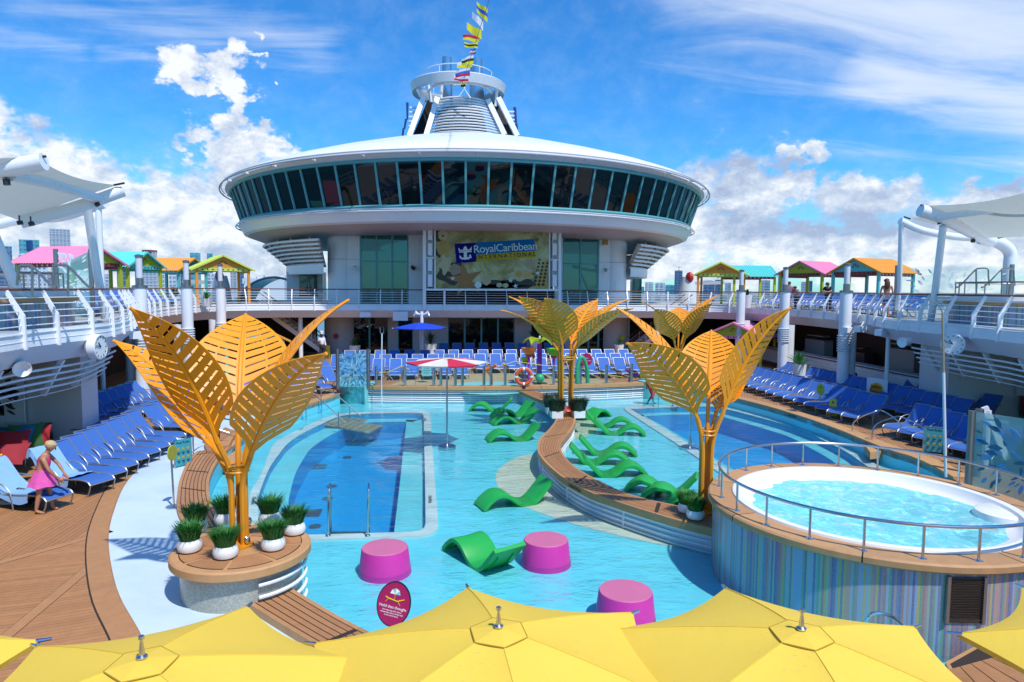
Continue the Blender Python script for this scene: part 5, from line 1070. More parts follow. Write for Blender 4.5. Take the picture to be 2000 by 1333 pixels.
obj('panel', MB().box((w0.x - 1.4, w0.y - .0, 1.75), (3.3, .08, 2.3)), white, sc_l, smooth=0); etch_leafs((w0.x - 3.0, w0.y - .05, .65), (1, 0, 0), (0, 0, 1), 3.2, 2.2, 260, etchk, sc_l, 21, 'leaf_cutout', (.18, .5))
q1, q0 = G(1848, 812, 0), G(1990, 835, 0)
r = thing('tower_wall', 'white tower wall under the right balcony beside the bar', 'wall', q1)
obj('wall', MB().poly([(q1.x, q1.y), (q1.x + 2.6, q1.y - .6), (q1.x + 6, q1.y + .5), (q1.x + 6, q1.y + 2), (q1.x + .3, q1.y + 2)], 0, 2.9), white, r, smooth=0)
sc_r = thing('pattern_panel', 'white panel with black leaf cut-outs behind the red sofa at right', 'panel', (q1.x + 3.6, q1.y - 1.2, 0))
d_ = Vector((.97, -.24, 0)); P0 = Vector((q1.x + 2.3, q1.y - .75, .9)); obj('panel', MB().add([P0, P0 + d_ * 4, P0 + d_ * 4 + Vector((0, 0, 2)), P0 + Vector((0, 0, 2))], [(0, 1, 2, 3)]), whitegrey, sc_r, smooth=0)
etch_leafs(P0, d_, (0, 0, 1), 4, 2.0, 240, etchk, sc_r, 22, 'leaf_cutout', (.18, .5))
# clocks
def clock(p, face_dir, lab, hh, mm):
    r = thing('clock', lab, 'clock', p); fd = Vector(face_dir).normalized(); M = Matrix.Translation(p) @ fd.to_track_quat('Z', 'Y').to_matrix().to_4x4()
    obj('housing', MB().lathe([(.001, -.28), (.29, -.28), (.36, -.2), (.36, .02), (.33, .03)], 28).xf(M), white, r); obj('dial', MB().lathe([(.001, .005), (.33, .005)], 28).xf(M), pot, r)
    def hand(a, L, w_): return MB().box((sin(a) * L / 2, cos(a) * L / 2, .02), (w_, L, .01), rz=-a).xf(M)
    obj('hand', hand(radians(hh), .18, .03), black, r, smooth=0); obj('hand', hand(radians(mm), .27, .02), black, r, smooth=0)
    for k in range(12): a = k * pi / 6; obj('hour_mark', MB().box((sin(a) * .28, cos(a) * .28, .012), (.02, .05, .008), rz=-a).xf(M), black, r, smooth=0)
pL = VX(196, 678, -9.25); clock(pL, (1, -.06, .0), 'round white clock with black hands hanging below the left balcony', 318, 282)
pR = VX(1861, 673, 17.5); clock(pR, (-.72, -.7, .0), 'round white clock with black hands hanging below the right balcony', 322, 293)
for (px, py, Xq, dr, lab) in ((42, 717, -9.9, (.5, -.8, -.2), 'white horn speaker under the left balcony, mouth facing the pool'), (1768, 668, 17.9, (-.9, -.3, -.1), 'white horn speaker left of the right clock')):
    p = VX(px, py, Xq); M = Matrix.Translation(p) @ Vector(dr).normalized().to_track_quat('Z', 'Y').to_matrix().to_4x4(); r = thing('horn_speaker', lab, 'speaker', p)
    obj('horn', MB().lathe([(.001, .05), (.05, .06), (.19, .2), (.20, .2), (.17, .1), (.14, -.2), (.001, -.28)], 18).xf(M), white, r)
for (px, py, Xq, lab) in ((268, 655, -10.6, 'white floodlight clamped under the left balcony edge beside the column'), (1722, 650, 18.7, 'white box floodlight under the right balcony, left of the horn speaker'), (1656, 645, 19.6, 'small white floodlight on the nearest right column'), (1680, 643, 19.0, 'tiny square floodlight under the right balcony beam')):
    p = VX(px, py, Xq); r = thing('floodlight', lab, 'floodlight', p); obj('housing', MB().box(p, (.5, .3, .26), rz=.4), white, r); obj('arm', MB().beam(p, p + Vector((.3 if px > 900 else -.3, .2, .3)), .06), whitegrey, r)
# bar on the right
bar_ = thing('bar_counter', 'long white plank-fronted bar counter with dark red band on the right', 'bar', (22.5, 36, 0))
b0, b1 = Vector((22.6, 47, 0)), Vector((21.6, 27.2, 0))
for k in range(5):
    z0 = .05 + k * .2; A_ = [b0, b1]; nn = Vector((-.03, 0, 0)); obj('board', MB().ribbon([b0, b1], [b0 + Vector((.3, 0, 0)), b1 + Vector((.3, 0, 0))], z0, z0 + .188), white if k else c_maroon, bar_, smooth=0)
obj('band', MB().ribbon([b0 + nn, b1 + nn], [b0 + Vector((.5, 0, 0)), b1 + Vector((.5, 0, 0))], 1.06, 1.13), c_maroon, bar_, smooth=0); obj('counter_top', MB().ribbon([b0 - Vector((.1, 0, 0)), b1 - Vector((.1, 0, 0))], [b0 + Vector((.6, 0, 0)), b1 + Vector((.6, 0, 0))], 1.13, 1.18), whitegrey, bar_, smooth=0)
hp = thing('bar_sign_panel', 'white panel with round yellow and red bar logo at the end of the counter', 'sign', (20.8, 27.6, 0))
a, b = V(1694, 724, 27.8), V(1735, 728, 26.8); a.z = b.z = 0
obj('panel', MB().add([(a.x, a.y, 0), (b.x, b.y, 0), (b.x, b.y, 1.15), (a.x, a.y, 1.15)], [(0, 1, 2, 3)]).box((((a + b) / 2).x + .3, ((a + b) / 2).y + .35, .57), (.5, .5, 1.1)), white, hp, smooth=0)
dd = (b - a).normalized(); c = a.lerp(b, .5) + Vector((dd.y, -dd.x, 0)) * .01 + Vector((0, 0, .62)); M = Matrix((dd, Vector((0, 0, 1)), Vector((dd.y, -dd.x, 0)))).transposed().to_4x4(); M.translation = c
obj('logo_disc', MB().lathe([(.001, .01), (.34, .01), (.34, 0)], 28).xf(M), signy, hp); obj('logo_disc', MB().lathe([(.001, .018), (.27, .018), (.27, 0)], 28).xf(M), mat('logo_orange', (.75, .28, .02)), hp)
text('Johnny\nRockets', .2, M @ Vector((0, .06, .03)), dd, (0, 0, 1), redm, hp)
for (x0, y0, lab) in ((21.5, 30.5, 'tall steel bin in front of the bar'),): pass
for i, (px, Y, c_, hgt, lab) in enumerate(((1570, 33.5, dsteel, 1.0, 'dark steel waste bin left of the nearest right column'), (1663, 31.0, blue, .85, 'blue and white bin beside the nearest right column'))):
    p = V(px, 730, Y); tag(obj('waste_bin', MB().lathe([(.27, 0), (.27, hgt), (.24, hgt + .08), (.001, hgt + .08)], 16, (p.x, p.y, 0)), c_), lab, 'bin')
obj('tower_pole', MB(), white) if False else None
for (px, pyb, lab) in ((203, 800, 'thin white support pole under the left balcony'), (1729, 800, 'thin white support pole under the right balcony')):
    p = G(px, pyb, 0) if px < 900 else G(px, 790, 0); o_ = obj('support_pole', MB().tube([(p.x, p.y, 0), (p.x, p.y, 2.95)], .09, 12), white); tag(o_, lab, 'pole')
# back bar shelves: dim shapes under the right balcony
for (y, h_, c_) in ((29, 1.6, shade_grey), (33, 1.9, beige), (37, 1.4, dsteel), (41, 1.8, beige)):
    tag(obj('back_bar_unit', MB().box((24.8, y, h_ / 2), (.6, 2.2, h_)).box((24.75, y, h_ + .25), (.5, 1.8, .06)), c_), 'dim %s unit at the back of the bar, about %d metres along' % ({1.6: 'grey', 1.9: 'tall beige', 1.4: 'steel', 1.8: 'beige'}[h_], int(y - 27)), 'cabinet')
# stairs at both sides of the facade
def stair(x0, z1, sgn, lab):
    r = thing('staircase', lab, 'staircase', (x0, 50, 0)); n = 15
    for k in range(n): x = x0 + sgn * k * .30; obj('tread', MB().box((x, 50.3, .2 + k * .24), (.34, 1.5, .05)), c_orange if False else teakc, r, smooth=0); obj('riser', MB().box((x + sgn * .15, 50.3, .1 + k * .24), (.03, 1.4, .2)), brownwall, r, smooth=0)
    for y in (49.5, 51.1):
        obj('stringer', MB().beam((x0 - sgn * .3, y, .0), (x0 + sgn * n * .3, y, n * .24), .08, .3), white, r)
        obj('handrail', MB().tube([(x0 - sgn * .3, y, 1.0), (x0 + sgn * n * .3, y, n * .24 + 1.0)], .04, 6), railwood, r)
        for q in (.3, .5, .7): obj('rail', MB().tube([(x0 - sgn * .3, y, q), (x0 + sgn * n * .3, y, n * .24 + q)], .015, 4), white, r)
        for k in range(0, n, 3): obj('post', MB().tube([(x0 + sgn * k * .3, y, k * .24), (x0 + sgn * k * .3, y, k * .24 + 1.0)], .025, 5), white, r)
stair(-7.4, 3.6, -1, 'wooden staircase with white rails climbing left behind the turquoise lower cabana'); stair(15.2, 3.6, 1, 'wooden staircase with white rails climbing right behind the leaf sculptures')
for px in (588, 1283, 600): 
    if px != 600: p = V(px, 700, 47.8); tag(obj('support_post', MB().tube([(p.x, 47.8, 0), (p.x, 47.8, 2.95)], .14, 12), white), 'white round post under the far balcony, %s of the centre' % ('left' if px < 900 else 'right'), 'post')

# ------------------------------------------------------------------ city beyond the ship
def city_mat(name, c, win, fx=.28, fz=.30, frac=.55):
    m = bpy.data.materials.new(name); m.use_nodes = True; t = NT(m.node_tree); b = t.n['Principled BSDF']; g = t.new('ShaderNodeTexCoord').outputs['Object']; s = t.new('ShaderNodeSeparateXYZ'); t.l.new(g, s.inputs[0])
    u = t.m('FRACT', t.m('MULTIPLY', t.m('ADD', s.outputs[0], s.outputs[1]), fx)); v = t.m('FRACT', t.m('MULTIPLY', s.outputs[2], fz)); k = t.m('MULTIPLY', t.m('LESS_THAN', u, frac), t.m('LESS_THAN', v, .58))
    cc = t.mix(k, (*c, 1), (*win, 1)); t.l.new(cc, b.inputs['Base Color']); t.set(b.inputs['Roughness'], t.m('SUBTRACT', .6, t.m('MULTIPLY', k, .4))); MATS[name] = m; return m
cw = city_mat('white_tower', (.55, .60, .66), (.16, .24, .34), .11, .14); cg = city_mat('grey_tower', (.38, .42, .48), (.20, .25, .33), .10, .16); cb = city_mat('blue_tower', (.13, .20, .32), (.07, .12, .22), .09, .13, .7); ct = city_mat('teal_tower', (.10, .36, .42), (.06, .26, .36), .07, .1); cbr = city_mat('brown_tower', (.36, .32, .34), (.18, .20, .28), .09, .12)  # pale bluish base colours stand in for haze over the distance
roofw = mat('roof_white', (.6, .64, .68), .6); navyc = mat('city_navy', (.03, .08, .25), .4)
def tower(x0, x1, yt, dist, m, label, depth=28, cap='flat'):
    a = ZD(x0, yt, dist); b = ZD(x1, yt, dist); h = a.z; r = thing('tower_block', label, 'building', ((a.x + b.x) / 2, (a.y + b.y) / 2, -38)); w_ = (b - a).length; ang = atan2(b.y - a.y, b.x - a.x); c = (a + b) / 2; nn = Vector((-sin(ang), cos(ang), 0)) * depth / 2; c = c + nn
    obj('facade', MB().box((c.x, c.y, (h - 38) / 2), (w_, depth, h + 38), rz=ang), m, r, smooth=0)
    obj('roof', MB().box((c.x, c.y, h + w_ * .03), (w_ * .5, depth * .5, w_ * .06), rz=ang), roofw, r, smooth=0)
    fl = max(3, int(w_ / 9))
    for k in range(fl + 1): q = a.lerp(b, k / fl); obj('pier', MB().box((q.x, q.y, (h - 38) / 2), (w_ * .03, w_ * .04, h + 38), rz=ang), roofw if m in (cw,) else m, r, smooth=0)
    nb = max(3, int((h + 38) / (w_ * .28)))
    for k in range(1, nb): obj('floor_band', MB().box((c.x, c.y, -38 + (h + 38) * k / nb), (w_ * 1.02, depth * 1.04, w_ * .03), rz=ang), roofw if m in (cw, cg) else m, r, smooth=0)
    return r
TW = [(-30, 22, 480, 1500, cb, 'dark blue glass tower cut by the left picture edge'), (37, 76, 468, 1900, ct, 'teal-topped high-rise with dark blue centre, far left skyline'), (97, 136, 447, 2000, cg, 'tall pale grey tower, highest on the left skyline'), (36, 55, 496, 1500, cw, 'white apartment tower in front of the teal high-rise'), (54, 92, 493, 1450, cw, 'broad white apartment block behind the pink cabana'),
      (24, 36, 510, 1500, cw, 'narrow white tower between the blue tower and the white apartments'), (92, 118, 530, 1300, cbr, 'low pinkish-brown block behind the pink cabana posts'), (200, 212, 535, 1500, cw, 'small white block between the pink and turquoise cabanas'), (228, 252, 524, 1300, cb, 'striped dark blue block under the turquoise cabana roof'),
      (276, 306, 492, 1800, cg, 'grey office tower with dark red top rising behind the turquoise cabana'), (308, 322, 530, 1300, cw, 'white slab under the left orange cabana'), (330, 346, 532, 1400, cw, 'pale slab right of the white one under the orange cabana'), (371, 391, 494, 1800, ct, 'small teal-white tower above the orange cabana roof'), (404, 415, 495, 1900, ct, 'slim teal tower just left of the lime cabana ridge'),
      (352, 366, 534, 1500, cb, 'blue block behind the agave plant on the left deck'), (405, 422, 535, 1500, cw, 'white block seen through the lime cabana, left half'), (450, 462, 530, 1500, cg, 'grey-blue block seen through the lime cabana, middle'), (464, 476, 532, 1600, cb, 'blue block seen through the lime cabana, right half'),
      (1260, 1276, 552, 2200, cw, 'small white tower just right of the white ship pillar'), (1280, 1299, 553, 2200, cw, 'second small white tower right of the ship pillar'), (1300, 1318, 557, 2300, ct, 'low pale green block left of the purple tower'), (1318, 1333, 529, 2100, cb, 'slim purple-blue tower with crane, right of the dome'), (1234, 1258, 560, 2300, ct, 'low green glass block at the foot of the ship pillar'),
      (1374, 1396, 549, 1900, cb, 'dark gridded block behind the orange cabana on the right'), (1397, 1408, 547, 2000, cb, 'dark blue block behind the right orange cabana posts'), (1416, 1428, 553, 2000, cg, 'pale block between the right orange and turquoise cabanas'), (1484, 1504, 548, 1900, cg, 'grey block seen through the turquoise cabana at right'), (1530, 1552, 560, 1800, cb, 'low blue-grey block behind the leaning woman'),
      (1565, 1581, 551, 2000, cg, 'pale grey tower left inside the right pink cabana'), (1579, 1587, 549, 2000, cb, 'blue glass tower inside the right pink cabana'), (1520, 1530, 532, 2400, cg, 'tall faint tower beside the middle right column'), (1603, 1615, 569, 1900, ct, 'low teal block behind the man in black')]
for a in TW:
    r = tower(*a)
p = ZD(46, 468, 1899)
a, b = ZD(48, 470, 1895), ZD(66, 489, 1895); tq = [o for o in col.objects if o.get('label') == TW[1][5]][0]; obj('dark_glazing', MB().box(((a.x + b.x) / 2, (a.y + b.y) / 2 - 1, (a.z + b.z) / 2), ((b - a).length * .9, 3, abs(a.z - b.z)), rz=-.55), navyc, tq, smooth=0)
tq = [o for o in col.objects if 'dark red top' in str(o.get('label'))][0]; a, b = ZD(278, 489, 1799), ZD(298, 493, 1799); obj('top_storey', MB().box(((a.x + b.x) / 2, (a.y + b.y) / 2 + 12, (a.z + b.z) / 2), ((b - a).length, 24, 6), rz=-.4), c_maroon, tq, smooth=0)
tq = [o for o in col.objects if 'with crane' in str(o.get('label'))][0]; a = ZD(1326, 529, 2100); obj('crane', MB().tube([a, a + Vector((0, 0, 13))], .8, 4).tube([a + Vector((-8, 0, 10)), a + Vector((10, 0, 10))], .6, 4), c_maroon, tq)
# low shore
shore = MB(); rr = random.Random(3)
for (p0_, p1_, d_, hmax) in ((-60, 560, 1250, 9), (1230, 1640, 2000, 9), (1640, 2100, 2600, 3)):
    x = p0_
    while x < p1_:
        w_ = rr.uniform(4, 14); a = ZD(x, 575, d_); b = ZD(x + w_, 575, d_); h_ = rr.uniform(.3, 1) * hmax; c = (a + b) / 2; shore.box((c.x, c.y, -38 + (38 + h_ * .3 - 10) / 2), ((b - a).length, 30, 28 + h_ * .3), rz=atan2(b.y - a.y, b.x - a.x)); x += w_
struct('far_shore', shore, city_mat('shore_blocks', (.42, .45, .47), (.2, .26, .3), .06, .12), smooth=0)
# white terminal roofs on the left horizon and a port crane arm
a, b = ZD(478, 545, 420), ZD(556, 545, 420)
r = thing('port_building', 'long low white port building on the horizon left of the deck house', 'building', (a.x, a.y, -38)); obj('hall', MB().box(((a.x + b.x) / 2, a.y + 8, -18 + EYE + 2), ((b - a).length, 16, 42), rz=.05), roofw, r, smooth=0)
for k in range(6): q = a.lerp(b, k / 5.5); obj('roof_block', MB().box((q.x, q.y + 4, EYE + 3.5 + (k % 3)), (3.5, 6, 3), rz=.05), roofw, r, smooth=0)
a = V(545, 560, 62); r = thing('glass_dome', 'dark arched glass roof just left of the deck house', 'roof', (a.x, 62, DK)); obj('arch', MB().grid([[(a.x - 3.0 + 6 * i / 14, y, DK + .0 + 2.0 * sin(pi * i / 14) ** .6) for y in (60, 66)] for i in range(15)]), darkglass, r); obj('arch_rim', MB().tube([(a.x - 3.0 + 6 * i / 14, 60, DK + 2.0 * sin(pi * i / 14) ** .6) for i in range(15)], .1, 6), dsteel, r)
for (px, lab, s) in ((432, 'white bollard crane head seen through the lime cabana on the left', 1), (1343, 'orange and white lifeboat davit right of the purple tower', -1)):
    a = V(px, 567, 60); r = thing('davit', lab, 'davit', a); obj('body', MB().lathe([(.9, -1.3), (.7, .4), (.5, 1.2)], 12, (a.x, 60, a.z)), roofw, r); obj('head', MB().sphere((a.x, 59.6, a.z + 1.15), .5, 10, (.7, 1, 1)), redm if s < 0 else c_maroon, r); obj('arm', MB().beam((a.x, 60, a.z + .6), (a.x + (3.4 if s < 0 else -3), 60, a.z + .7), .4, .3), shade_grey, r)
# ------------------------------------------------------------------ sun loungers (foot points along local -Y... x = width)
def make_lounger(clothm, label):
    r = thing('sun_lounger', label, 'sun lounger', (0, 0, -50), 0); L = dict(local=True); w_ = .31
    seatp = [(0, -1.02, .30), (0, -.95, .36), (0, -.7, .385), (0, -.3, .36), (0, .18, .335)]; backp = [(0, .20, .335), (0, .42, .50), (0, .66, .74), (0, .80, .90), (0, .86, .97)]
    S = cr(seatp, 3); Bk = cr(backp, 3)
    obj('seat', MB().grid([[(-w_, p.y, p.z), (0, p.y, p.z - .018), (w_, p.y, p.z)] for p in S]), clothm, r, **L)
    obj('backrest', MB().grid([[(-w_, p.y, p.z), (0, p.y + .012, p.z - .012), (w_, p.y, p.z)] for p in Bk]), clothm, r, **L)
    mb = MB()
    for s in (-1, 1):
        x = s * (w_ + .015); mb.tube([(x, -.86, .0), (x, -.93, .02), (x, -1.0, .14), (x, -1.04, .29)] + [(x, p.y, p.z) for p in S], .017, 5)
        mb.tube([(x, p.y, p.z) for p in Bk], .017, 5)
        mb.tube([(x, .75, .0), (x, .62, .1), (x, .30, .33)], .017, 5)
    mb.tube([(-w_ - .015, -1.04, .29), (w_ + .015, -1.04, .29)], .017, 5); mb.tube([(-w_ - .015, .86, .97), (w_ + .015, .86, .97)], .017, 5); mb.tube([(-w_ - .015, -.86, .0), (w_ + .015, -.86, .0)], .015, 5); mb.tube([(-w_ - .015, .75, .0), (w_ + .015, .75, .0)], .015, 5)
    mb.tube([(-w_ - .015, .2, .32), (w_ + .015, .2, .32)], .015, 5)
    obj('frame', mb, chairframe, r, **L)
    for s in (-1, 1):
        x = s * (w_ + .05); obj('armrest', MB().tube(cr([(x, .66, .60), (x, .45, .60), (x, .15, .57), (x, -.08, .40), (x, -.14, .05), (x, -.14, 0)], 2), .016, 5), chairframe, r, **L)
    return r
used = {}
protos = {'b': make_lounger(sling, 'x'), 'n': make_lounger(navy, 'x')}
def lounger(x, y, rz, label, group, kind='b', z=0.0):
    p = protos[kind]
    if kind not in used: used[kind] = 1; p.location = (x, y, z); p.rotation_euler = (0, 0, rz); p['label'] = label; p['group'] = group; return p
    return dup(p, (x, y, z), rz, label, group)
def face_rz(hx, hy, fx, fy): return atan2((fx - hx), -(fy - hy)) if False else atan2(-(hx - fx), (hy - fy))     # local +Y runs from foot to head
def row(x0, y0, x1, y1, n, dx, dy, lab, grp, kind='b', z=0.0, skip=(), jit=.03):
    for i in range(n):
        if i in skip: continue
        t = i / max(1, n - 1); cx_, cy_ = x0 + (x1 - x0) * t, y0 + (y1 - y0) * t; lounger(cx_ + rnd.uniform(-jit, jit), cy_ + rnd.uniform(-jit, jit), atan2(-dx, dy) + rnd.uniform(-.03, .03), lab % (ORD[i] if i < len(ORD) else 'last'), grp, kind, z)
# left deck: heads near x=-9.4, feet towards the pool (head minus foot = dx, dy)
GL = 'blue sun loungers on the left deck'
row(-8.6, 17.3, -8.6, 22.2, 8, -.90, .42, 'blue lounger in the pool-side row on the left deck, %s from the front', GL)
row(-8.55, 23.4, -8.7, 28.6, 8, -.90, .42, 'blue lounger in the pool-side row beyond the gap, left deck, %s from the front', GL)
row(-11.45, 21.8, -11.5, 34.0, 17, -.90, .42, 'shaded blue lounger in the back row on the left deck, %s from the front', GL, skip=(0, 1))
row(-7.6, 30.0, -5.2, 37.0, 4, -.7, .72, 'blue lounger turned towards the pool behind the left pool rim, %s from the front', GL)
row(-5.9, 31.6, -4.7, 34.2, 3, -.62, .78, 'blue lounger beside the patterned glass screen, %s from the front', GL)
# far deck, heads away from the camera
GF = 'blue sun loungers on the far deck facing the pool'
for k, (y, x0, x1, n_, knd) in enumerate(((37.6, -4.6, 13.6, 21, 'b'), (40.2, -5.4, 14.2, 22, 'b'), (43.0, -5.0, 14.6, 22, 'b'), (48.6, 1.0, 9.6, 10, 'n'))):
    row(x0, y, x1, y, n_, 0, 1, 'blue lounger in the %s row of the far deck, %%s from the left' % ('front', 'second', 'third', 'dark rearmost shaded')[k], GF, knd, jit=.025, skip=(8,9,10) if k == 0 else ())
# right deck
GR = 'blue sun loungers on the right deck below the bar'
row(16.25, 34.3, 16.25, 23.6, 14, .92, .38, 'blue lounger in the pool-side row, right deck, %s from the far end', GR)
row(16.4, 21.4, 16.3, 17.6, 6, .92, .38, 'blue lounger in the near right group past the gap, %s from the far end', GR)
row(19.0, 35.2, 18.95, 22.6, 17, .92, .38, 'shaded blue lounger in the middle row, right deck, %s from the far end', GR)
row(21.0, 28.0, 20.9, 23.4, 6, .92, .38, 'shaded blue lounger in the wall row by the bar end, %s from the far end', GR, kind='n')
# upper deck
GU = 'blue sun loungers on the upper deck behind the railings'
for (a, b, n_, s, lab) in (((-13.2, 27.4), (-15.2, 35.0), 10, -1, 'left'), ((-15.9, 37.2), (-15.9, 43.5), 7, -1, 'left'), ((21.6, 28.6), (23.0, 34.6), 9, 1, 'right'), ((23.6, 36.4), (23.7, 45.4), 12, 1, 'right')):
    row(a[0], a[1], b[0], b[1], n_, s * .93, .36, 'blue lounger behind the %s upper railing, %s part, %%s from the front' % (lab, 'near' if a[1] < 36 else 'far'), GU, z=DK)

# towels, bag, shoes, daybed
def towel_on(px_list, label):
    pass
def drape(x, y, rz, label, wfac=1.25, foot=-.55):
    c, s = cos(rz), sin(rz); tr = lambda p: Vector((x + p[0] * c - p[1] * s, y + p[0] * s + p[1] * c, p[2]))
    prof = cr([(0, foot, .40), (0, -.2, .375), (0, .15, .36), (0, .42, .53), (0, .66, .77), (0, .84, .97), (0, .92, .985), (0, .97, .90), (0, 1.0, .72)], 3); P = []
    for i, p in enumerate(prof):
        rowp = []
        for j in range(13):
            u = -1 + j / 6; xx = u * .31 * wfac; zz = p.z + .012 + .008 * sin(i * 1.1 + j * 1.7); over = max(0, abs(xx) - .33); zz -= over * 3.2 + (.06 * sin(i * .8) if over else 0); xx = xx if not over else (.345 if u > 0 else -.345) * (1 + over * .6); rowp.append(tr((xx, p.y, zz)))
        P.append(rowp)
    return tag(obj('towel', MB().grid(P), towel), label, 'towel')
a_ = atan2(.90, .42)
lounger(-9.0, 16.1, a_ + .05, 'towel-covered blue lounger beside the woman in pink', GL); drape(-9.0, 16.1, a_ + .05, 'light blue towel clipped over the lounger in front of the woman in pink')
drape(-8.6, 17.3, a_, 'light blue towel draped over the lounger just behind the woman', foot=-.35)
for (dx_, lab) in ((-.2, 'left'), (.2, 'right')):
    q = Vector((-9.0 - .93 * sin(a_ + .05) + dx_ * cos(a_), 16.1 + .93 * cos(a_ + .05) + dx_ * sin(a_), .99)); tag(obj('towel_clip', MB().sphere(q, .045, 8, (1.2, .8, 1)).sphere(q + Vector((.05, 0, .05)), .028, 8), signy), 'yellow duck towel clip on the %s corner of the covered backrest' % lab, 'clip')
bp = G(48, 985, 0); bag = thing('handbag', 'shiny black handbag on the deck planks left of the woman', 'bag', bp)
obj('body', MB().sphere(bp + Vector((0, 0, .17)), .24, 14, (1.15, .7, .8)), mat('bag_black', (.01, .012, .03), .18), bag); obj('strap', MB().tube(cr([bp + Vector((-.2, 0, .25)), bp + Vector((-.05, -.1, .4)), bp + Vector((.2, 0, .28))], 4), .015, 6), black, bag)
shp = mat('shoe_beige', (.42, .34, .30), .7, var=.4, vs_=20)
for i, (x, y) in enumerate(((15, 985), (8, 968))):
    p = G(x, y, 0); s = thing('shoe', 'beige and pink sandal %s the black handbag' % ('just left of' if i == 0 else 'farther left behind'), 'shoe', p); obj('sole', MB().sphere(p + Vector((0, 0, .03)), .17, 10, (1.3, .6, .16)), pot, s); obj('upper', MB().sphere(p + Vector((-.03, 0, .08)), .13, 10, (1.3, .7, .5)), shp, s)
db = thing('daybed', 'low teal daybed against the white tower wall at far left', 'daybed', (-14.6, 21.6, 0)); obj('base', MB().box((-14.4, 21.5, .17), (5.2, 2.6, .30)), brownwall, db); obj('mattress', MB().box((-14.4, 21.5, .40), (5.1, 2.5, .18)), daybed, db)
cm = {'red': mat('cushion_red', (.40, .015, .02), .85), 'green': mat('cushion_green', (.04, .13, .03), .85), 'teal': mat('cushion_teal', (.02, .16, .26), .85), 'maroon': mat('cushion_maroon', (.30, .02, .03), .85), 'grey': mat('cushion_grey', (.3, .3, .3), .85), 'stripe': mat('cushion_stripe', (.30, .12, .06), .85, var=.6, vs_=20)}
def cushion(p, c, label, tilt=.5, rz=0, s=.42):
    mb = MB(); n = 8; 
    for sg in (1, -1):
        P = [[Vector((u * s * (1 - .08 * (1 - v * v)), v * s * (1 - .08 * (1 - u * u)), sg * .13 * (1 - u ** 4) * (1 - v ** 4))) for v in [-1 + 2 * j / n for j in range(n + 1)]] for u in [-1 + 2 * i / n for i in range(n + 1)]]; mb.grid(P if sg > 0 else P[::-1])
    mb.xf(Matrix.Translation(Vector(p)) @ Matrix.Rotation(rz, 4, 'Z') @ Matrix.Rotation(tilt, 4, 'X')); tag(obj('cushion', mb, cm[c]), label, 'cushion')
for (px, py, c, lab, tl, rz) in ((15, 888, 'maroon', 'dark red cushion lying at the front left of the daybed', .5, .2), (22, 870, 'red', 'large red cushion on the daybed beside the blue one', 1.1, .1), (35, 858, 'teal', 'blue cushion between the red and green cushions', 1.1, -.2), (52, 856, 'green', 'green cushion standing upright on the teal daybed', 1.2, .5), (74, 852, 'red', 'small red cushion tucked behind the green one', 1.2, .2)):
    cushion(G(px, py, .82), c, lab, tl, rz, .40 if px != 74 else .3)
sofa = thing('sofa', 'red sofa with cushions under the right patterned panel', 'sofa', (24.6, 22.8, 0)); s0 = Vector((q1.x + 2.2, q1.y - 1.6, 0)); obj('seat', MB().beam(s0 + Vector((0, 0, .25)), s0 + Vector((4, -1.0, .25)), .9, .4), cm['red'], sofa); obj('back', MB().beam(s0 + Vector((0, .4, .62)), s0 + Vector((4, -.6, .62)), .25, .55), cm['red'], sofa)
for i, (c, lab) in enumerate((('grey', 'grey cushion at the left end of the red sofa'), ('teal', 'teal cushion on the red sofa'), ('stripe', 'striped brown cushion near the right end of the red sofa'))): cushion(s0 + Vector((.7 + i * .75, -.15 - i * .15, .78)), c, lab, 1.25, -.2, .3)

